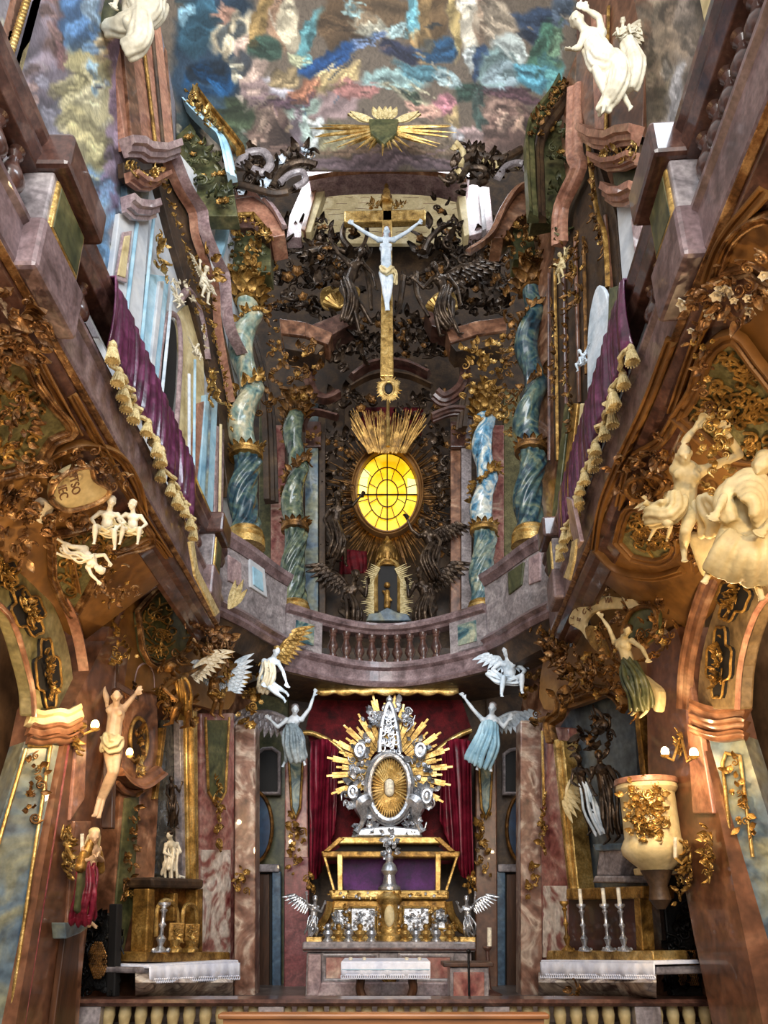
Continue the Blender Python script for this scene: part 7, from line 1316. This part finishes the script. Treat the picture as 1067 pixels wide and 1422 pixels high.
for nm, lines, w_, s_, d_, A_, B_, pl in (
 ('copper_ornament', None, 0, 0, 0, 0, 0, 0),
 ('copper shell and flower bouquet on the soffit nearest the gallery pedestal, crucifix side', [[(-10, 430), (20, 440), (38, 480)], [(-10, 460), (20, 490)], [(-10, 500), (30, 505)]], .2, .2, .55, CPR, CPR, LSo),
 ('dark flower swag crossing the big sage panel, crucifix side', [crv([(40, 520), (36, 560), (28, 600), (20, 640)], 4), [(-10, 590), (30, 580)]], .1, .15, .55, CPR, OG, LSo),
 ('copper rocaille curling over the inscribed cream cartouche', [crv([(52, 680), (64, 652), (96, 634), (130, 640), (160, 662), (178, 668)], 4)], .09, .15, .7, CPR, CPR, LSo),
 ('copper rocaille under the inscribed cream cartouche', [crv([(60, 700), (90, 720), (120, 716), (150, 704)], 4), [(40, 720), (70, 730)]], .1, .15, .7, CPR, DG, LSo),
 ('copper foliage above the green arch next to the inscribed cartouche', [crv([(-10, 660), (20, 650), (44, 672)], 4), [(-10, 700), (20, 710), (44, 740)], [(0, 680), (30, 690)], [(20, 735), (40, 770)]], .16, .19, .55, CPR, DG, LSo),
 ('copper flower garland beneath the two cream putti, crucifix side', [crv([(120, 750), (134, 790), (150, 830), (165, 815), (190, 820)], 4), [(140, 760), (160, 790)]], .09, .15, .6, CPR, OG, LSo),
 ('copper flower garland along the lunette edge over the crucifix side altar', [crv([(150, 815), (180, 812), (215, 800), (240, 785), (255, 800), (262, 840), (280, 870)], 4)], .13, .17, .6, CPR, CPR, LA.moved(.45)),
 ('gilded flower bouquet on the pier capital beside the wall crucifix', [[(128, 880), (150, 870), (172, 890)], [(140, 860), (160, 850)], [(160, 905), (178, 912)]], .12, .16, .8, OG, G, YP(7.0)),
 ('bright copper flowers and leaves on the soffit edge, pulpit side', [crv([(985, 400), (1010, 395), (1040, 385), (1070, 375)], 4), [(960, 440), (985, 425), (1020, 430)], [(1000, 415), (1067, 420)]], .13, .16, .7, CPR, ST, RSo),
 ('copper scroll stem with flowers in the large pointed panel, pulpit side', [crv([(972, 460), (985, 500), (982, 540), (990, 580)], 4), [(965, 480), (985, 478)]], .07, .12, .6, CPR, G, RSo),
 ('gilded flower chain hanging over the raised arm angel', [crv([(990, 575), (992, 610), (996, 650), (990, 690)], 4)], .09, .13, 1.0, G, G, Plane(RS(990, 640, .35), (-.3, -1, -.2))),
 ('dark copper rocaille around the amber cartouche below the raised arm angel', [crv([(862, 662), (880, 648), (910, 645), (935, 660)], 4), crv([(880, 690), (905, 680), (925, 700)], 4), [(905, 620), (940, 640)]], .12, .16, .7, CPR, DG, RSo),
 ('dark copper rocaille between the raised arm angel and the brown arch', [crv([(950, 720), (985, 740), (1010, 765)], 4), [(940, 745), (975, 760)], [(990, 700), (1020, 730)]], .15, .18, .6, CPR, DG, RSo),
 ('dark copper flower garland under the round scroll panel, pulpit side', [crv([(812, 780), (840, 800), (870, 805), (900, 800), (925, 790)], 4), [(820, 810), (850, 825)], [(880, 830), (930, 815)], [(815, 830), (840, 815)], [(860, 845), (920, 860)]], .15, .17, .65, CPR, CPR, RA.moved(.6)),
 ('gilded leaves and fruit around the inscribed scroll banner', [[(835, 860), (845, 900), (860, 930)], [(890, 880), (925, 860)], [(900, 905), (940, 880)], [(850, 945), (885, 935)], [(868, 960), (880, 990)]], .12, .16, .65, DG, G, RA.moved(.75)),
 ('copper cluster hanging at the end of the pulpit side gallery', [[(760, 905), (800, 915)], [(785, 935), (840, 930)], [(745, 880), (770, 890)]], .15, .2, .55, CPR, DG, RA.moved(.3))):
    if lines: carving('copper_ornament' if A_ is CPR else 'gilded_ornament', nm, 'ornament', lines, pl, w_ * .9, s_ * .74, d_ * .85, A_, B_, off=.04)
# cartouches with inscriptions
t = thing('inscribed_cartouche', 'cream cartouche with faint lettering framed by copper rocaille on the soffit', 'cartouche'); q = crv([(70, 690), (78, 668), (100, 652), (125, 648), (132, 666), (152, 680), (138, 696), (100, 708), (82, 704)], 5, True); slab('field', q, LSo, .06, M['cream'], t, .02, .05); molding('rim', q, LSo, .04, .06, M['copper'], t, closed=True, off=.05); INK = mat('brown_ink', [(96, 66, 40), (120, 84, 52)], 5, .7)
lettering(t, [('EITSO', 98, 672, -62), ('IEC', 82, 686, -62)], LSo, 10, INK, .13)
slab('ribbon_end', crv([(46, 712), (62, 696), (80, 712), (74, 726), (56, 728)], 4, True), LSo, .06, M['stucco'], t, .02, .05)
t = thing('inscribed_banner', 'cream curling scroll banner with two lines of lettering beside the pulpit canopy', 'banner'); BNP = RA.moved(.68); q = crv([(862, 830), (840, 828), (812, 834), (795, 848), (790, 865), (806, 876), (814, 888)], 5) + crv([(822, 886), (812, 868), (822, 852), (842, 846), (864, 846)], 5); slab('ribbon', q, BNP, .05, M['cream'], t, .015); slab('ribbon_fold', crv([(812, 872), (818, 894), (832, 908), (844, 912), (838, 890), (824, 870)], 4, True), BNP, .05, M['olgold'], t, .015, .02); slab('ribbon_fold', [(858, 820), (864, 818), (890, 842), (872, 846)], BNP, .05, M['cream'], t, .015, .02)
lettering(t, [('S', 812, 840, 38), ('I', 803, 848, 58), ('L', 797, 858, 78), ('I', 797, 867, 95), ('E', 806, 861, 80), ('C', 813, 852, 50), ('R', 821, 848, 35), ('VIA', 845, 837, 4)], BNP, 8, INK, .03)
for nm, q, pl in (('amber cartouche field under the raised arm angel', [(870, 676), (885, 662), (908, 660), (922, 672), (905, 690), (882, 692)], RSo), ('green shield with ribbon held in the gilded leaves beside the scroll banner', [(878, 850), (900, 842), (912, 850), (908, 880), (886, 896), (866, 880)], RA.moved(.7))):
    t = thing('stucco_cartouche', nm, 'cartouche'); slab('field', crv(q, 4, True), pl, .08, M['amber'] if 'amber' in nm else M['green'], t, .03, .04); molding('rim', crv(q, 4, True), pl, .05, .07, M['dkgold'], t, closed=True, off=.05)
# stucco putti and angels below the galleries
P = Plane(LS(150, 740, .3), (.3, -1, -.3)).moved(0)
putto('putto_statue', 'cream stucco putto clinging to the soffit beside the inscribed cartouche', P, 148, 736, 80, SIT, [ST, CRM], look=(.4, -1, -.5), wings=False); putto('putto_statue', 'cream stucco putto sitting near the fascia, holding the other putto', P, 184, 736, 70, SIT, [ST, CRM], look=(-.6, -1, -.5), flip=-1, wings=False)
putto('putto_statue', 'cream stucco putto diving below the two sitting putti, crucifix side', Plane(LS(115, 770, .3), (.3, -1, -.3)), 116, 772, 76, DIVE, [ST, ST], look=(-.2, -1, -.6), flip=-1, wings=False)
P = Plane(RS(945, 650, .35), (-.3, -1, -.25))
statue('angel_statue', 'cream angel with both arms raised over the head on the pulpit side soffit', 'statue', joints(P, head=(950, 632, .12), neck=(952, 646, .08), chest=(954, 660, .05), pelvis=(950, 702, 0), shl=(938, 652, .05), shr=(974, 654, .05), ell=(952, 612, .16), hal=(966, 594, .2), elr=(1028, 632, .1), har=(1010, 602, .2), knl=(928, 726, .18), anl=(905, 706, .06), knr=(952, 738, .16), anr=(950, 764, .05)), .62, [CRM, CRM, M['copper'], CRM], (-.3, -1, -.5), [([P(940, 690, .1), P(930, 712, .16), P(902, 716, .06)], [.06, .09, .06], 8, .034), ([P(974, 690, .05), P(985, 715, .05), P(990, 745, 0)], [.06, .09, .06], 5, .05)], None, 'short', .016)
P = Plane(RS(1035, 700, .45), (-.4, -1, -.2))
big = statue('angel_statue', 'big cream draped angel resting on top of the brown arch', 'statue', joints(P, head=(1058, 648, .14), neck=(1052, 662, .08), chest=(1044, 678, .05), pelvis=(1032, 728, 0), shl=(1026, 672, .05), shr=(1064, 684, .05), ell=(1006, 690, .16), hal=(996, 712, .26), elr=(1078, 716, .14), har=(1062, 736, .26), knl=(1000, 756, .15), anl=(986, 794, .06), knr=(1042, 780, .15), anr=(1054, 816, .0)), .7, [CRM, CRM, CRM, CRM], (-.5, -1, -.2), None, None, 'short', .018)
mb = MB()
for k, r_ in enumerate((12, 19, 27, 35, 43)):
    pts = [P(1040 + r_ * .72 * math.cos(a), 706 + r_ * 1.15 * math.sin(a), .24 - .028 * k) for a in [-2.5 + 3.6 * q / 14 for q in range(15)]]; mb.tube(pts, [.03 + .012 * math.sin(q / 14 * PI) for q in range(15)], 7)
mb.ell(P(1040, 712, .02), (.17, .12, .26), 12, 8)
for a in ([(1018, 740, .16), (1000, 760, .2), (984, 792, .1)], [(1026, 744, .18), (1012, 766, .2), (998, 800, .1)], [(1036, 748, .18), (1030, 776, .2), (1016, 806, .08)], [(1048, 746, .18), (1046, 778, .2), (1040, 812, .06)], [(1058, 738, .16), (1060, 772, .18), (1062, 810, .04)], [(1066, 720, .12), (1074, 760, .12), (1078, 800, .02)], [(1010, 676, .1), (1000, 694, .12), (1008, 724, .12)], [(1018, 668, .12), (1008, 690, .14), (1018, 726, .14)]):
    q = crv([tuple(P(*b)) for b in a], 5); mb.tube(q, [.045] * len(q), 7)
mb.build('robe', CRM, big, remesh=.012)
dr = thing('stucco_drapery', 'cream heart shaped stucco drapery hanging beside the brown arch', 'ornament'); mb = MB(); P = Plane(RS(980, 770, .2), (-.3, -1, -.2))
for i in range(9): q = i / 8; mb.caps(P(966 + 30 * q, 752 + 4 * abs(q - .5) * 8 * (.5 if abs(q - .5) < .2 else -.3), .08), P(976 + 10 * q, 792 + 6 * math.sin(q * 3), .04), .055, .025, 8)
mb.build('folds', CRM, dr, remesh=.014)
putto('putto_statue', 'cream stucco putto among the copper rocaille below the raised arm angel', Plane(RS(925, 730, .3), (-.3, -1, -.2)), 922, 722, 66, FLY, [CRM, CRM], look=(-.4, -1, -.3), flip=-1)
P = RA.moved(.85)
statue('angel_statue', 'olive stucco angel figure hanging in the gilded leaves above the pulpit', 'statue', joints(P, head=(872, 876, .1), neck=(866, 884, .08), chest=(866, 896, .05), pelvis=(876, 930, 0), shl=(854, 892, .05), shr=(878, 890, .05), ell=(846, 872, .1), hal=(836, 858, .12), elr=(892, 900, .1), har=(900, 915, .14), knl=(880, 960, .12), anl=(886, 985, .05), knr=(892, 958, .12), anr=(898, 988, .05)), .48, [M['cream'], M['green'], M['dkgold'], M['cream']], (-.3, -1, -.3), [([P(870, 920, .08), P(884, 950, .14), P(892, 985, .06)], [.07, .12, .1], 7, .05)], None, 'short', .018)
pnl = thing('stucco_drapery', 'smooth cream drapery fold between the gilded leaves and the lit pier', 'ornament'); slab('fold', crv([(884, 935), (900, 945), (914, 960), (910, 990), (895, 965), (884, 955)], 4, True), RA.moved(.75), .1, M['cream'], pnl, .03)
# --- big statues up on the cornices
P = YP(6.7); Q = RU2.moved(.6)
P = Plane(RU2(850, 90, .65), (-.35, -1, 0))
statue('angel_statue', 'cream angel with raised arm sitting high on the rose pier beside the painted vault', 'statue', joints(P, head=(803, 30, .3), neck=(813, 42, .25), chest=(824, 54, .2), pelvis=(846, 88, .1), shl=(812, 50, .25), shr=(836, 46, .2), ell=(804, 66, .35), hal=(796, 68, .42), elr=(832, 24, .25), har=(816, 14, .3), knl=(846, 104, .35), anl=(868, 136, .2), knr=(828, 96, .4), anr=(842, 134, .25), tol=(876, 150, .25), tor=(838, 154, .3)), .95, [ST, ST, ST, ST], (-.8, -1, -.3), [([P(824, 62, .3), P(836, 84, .4), P(862, 92, .25)], [.12, .16, .1], 12, .034), ([P(850, 80, .3), P(862, 110, .35), P(846, 142, .2), P(838, 158, .2)], [.1, .13, .1, .06], 11, .034), ([P(872, 60, .1), P(882, 90, .15), P(878, 130, .1)], [.08, .12, .08], 9, .036)], [(P(866, 52, 0), (.5, 0, .5), (.1, 0, -1), .7)], 'short', .016)
putto('putto_statue', 'cream child sitting beside the cream angel high on the rose pier', P.moved(.05), 866, 52, 34, SIT, [ST, ST], look=(-.3, -1, -.4), wings=False)
P = Plane(LU2(190, 30, .6), (.35, -1, 0))
statue('angel_statue', 'cream angel on the rose pier above the fresco, cut by the top edge', 'statue', joints(P, head=(205, -70, .3), neck=(202, -56, .25), chest=(198, -40, .2), pelvis=(188, 4, .1), shl=(180, -46, .2), shr=(216, -44, .2), ell=(165, -20, .3), hal=(160, 6, .35), elr=(228, -20, .3), har=(222, 4, .35), knl=(176, 30, .4), anl=(188, 62, .2), knr=(206, 14, .4), anr=(196, 44, .25)), .95, [ST, ST, ST, ST], (.6, -1, -.3), [([P(200, -20, .3), P(210, 14, .4), P(176, 36, .3), P(150, 44, .1)], [.1, .14, .12, .08], 11, .036), ([P(186, 0, .3), P(196, 30, .4), P(190, 60, .3), P(174, 72, .2)], [.09, .13, .13, .08], 11, .036), ([P(222, 0, .2), P(218, 20, .2), P(204, 30, .2)], [.1, .1, .06], 5, .05)], None, 'short', .016)
gt = thing('green_drapery', 'olive green drapery end beside the cream angel over the blue fresco', 'ornament'); mb = MB()
for i in range(5): mb.caps(P(140 + 5 * i, 6, .1), P(146 + 6 * i, 34 - i * 2, .15), .07, .05, 8)
mb.build('folds', M['green'], gt, remesh=.02)
# little putti in the cornice garlands
for nm, pl, x, y, s_, po, fl_, m_ in (('white putto climbing in the garland between the pale wall and the pale sea-green column', LU2.moved(.5), 282, 396, 44, FLY, 1, ST), ('small white putto in the garland over the arched opening', LU2.moved(.35), 246, 418, 26, FLY, -1, ST), ('tiny white putto at the foot of the garland by the pale wall', LU2.moved(.35), 270, 490, 26, SIT, 1, ST), ('white headed putto on the dark pier beside the deep blue-green column', RU2.moved(.5), 782, 372, 36, FLY, -1, CRM), ('white putto on the edge of the pale niche by the plum cloth', RU2.moved(.6), 812, 502, 34, SIT, -1, M['bluewhite'])):
    putto('putto_statue', nm, pl, x, y, s_, po, [m_, m_], flip=fl_, look=(.4 if fl_ > 0 else -.4, -1, -.3))
cv_('gilded_garland', 'gilded branch work around the white putto beside the pale sea-green column', [[(262, 372), (300, 385)], [(264, 410), (300, 420)], [(290, 350), (296, 372)]], LU2.moved(.3), .12, .2, .5, OG, G, .05)
cv_('gilded_garland', 'gilded branches around the white headed putto on the dark pier', [[(776, 350), (812, 375)], [(790, 400), (812, 410)], [(800, 330), (812, 360)]], RU2.moved(.3), .12, .2, .5, DG, OG, .05)
# yellow flags hanging at the gallery ends
for nm, pl, pts in (('yellow ribbon hanging from the crucifix side gallery pedestal', LG.moved(.2), [(264, 752), (270, 752), (276, 790), (306, 850), (300, 856), (272, 800)]), ('yellow ribbon hanging from the pulpit side gallery pedestal', RG.moved(.2), [(794, 752), (800, 748), (796, 780), (790, 806), (782, 802), (790, 780)])):
    t = thing('ribbon', nm, 'ribbon'); slab('ribbon', pts, pl, .03, M['tassel'], t, .01)

t = thing('palm_leaf', 'pale gilded palm leaves at the end of the crucifix side gallery, under the balcony corner', 'ornament'); mb = MB(); PQ = YP(8.45)
for a, b in (((318, 846), (342, 806)), ((318, 846), (347, 820)), ((318, 846), (330, 806))): p0 = PQ(*a); leaf(mb, p0, PQ(*b) - p0, PQ.n, (PQ(*b) - p0).length, .05, .3)
mb.build('leaves', M['tassel'], t)
t = thing('pilaster_strip', 'white lilac marble strip below the end of the pulpit side gallery cloth', 'ornament'); slab('strip', [(786, 690), (794, 694), (806, 752), (800, 762), (793, 740)], RG.moved(.18), .04, M['lilac'], t, .01)
# ================================================================== LIGHT
w = bpy.data.worlds.new('world'); scene.world = w; w.use_nodes = True; bg = w.node_tree.nodes['Background']
bg.inputs['Color'].default_value = (.95, .93, .92, 1); bg.inputs['Strength'].default_value = .85
area('facade_window_light', (0, -5.5, 7.5), (0, 10, 6.5), 5, 1350, (1.0, .97, .93), 7)
area('vault_window_light', (-1.5, 5.2, 13.2), (0, 9, 14.5), 2.5, 150, (.94, .96, 1.0))
area('side_window_light', (3.0, 1.0, 9.5), (-3.5, 7, 9.5), 2.5, 330, (.78, .88, 1.0))
area('chancel_window_light', (-1.8, 10.4, 16.3), (.3, 11.6, 8.5), 1.2, 62, (.88, .94, 1.0)); area('chancel_window_light', (1.8, 10.4, 16.3), (-.3, 11.6, 8.5), 1.2, 52, (.88, .94, 1.0))
area('chancel_fill_light', (-1.2, 8.9, 4.75), (0, 11.4, 2.6), .8, 13, (.84, .92, 1.0)); area('chancel_fill_light', (1.25, 8.9, 4.75), (0, 11.4, 2.6), .8, 13, (.84, .92, 1.0))  # added unseen panels that brighten the lower chancel, no window stands here
WARM = (1.0, .70, .38)
for x, y, z, p in ((-2.5, 2.6, 3.2, 62), (2.3, 2.4, 3.2, 85), (-2.3, 4.6, 3.3, 36), (2.25, 4.6, 3.3, 62)): point('nave_sconce_light', (x, y, z), p, WARM)
point('recess_lamp_light', (-3.4, 4.8, 2.9), 24, WARM); point('recess_lamp_light', (3.35, 4.8, 2.9), 9, WARM)
scene.view_settings.view_transform = 'Standard'; scene.view_settings.look = 'None'; scene.view_settings.gamma = 1.0; scene.view_settings.exposure = 0.0
scene.view_settings.use_curve_mapping = False
finalize()
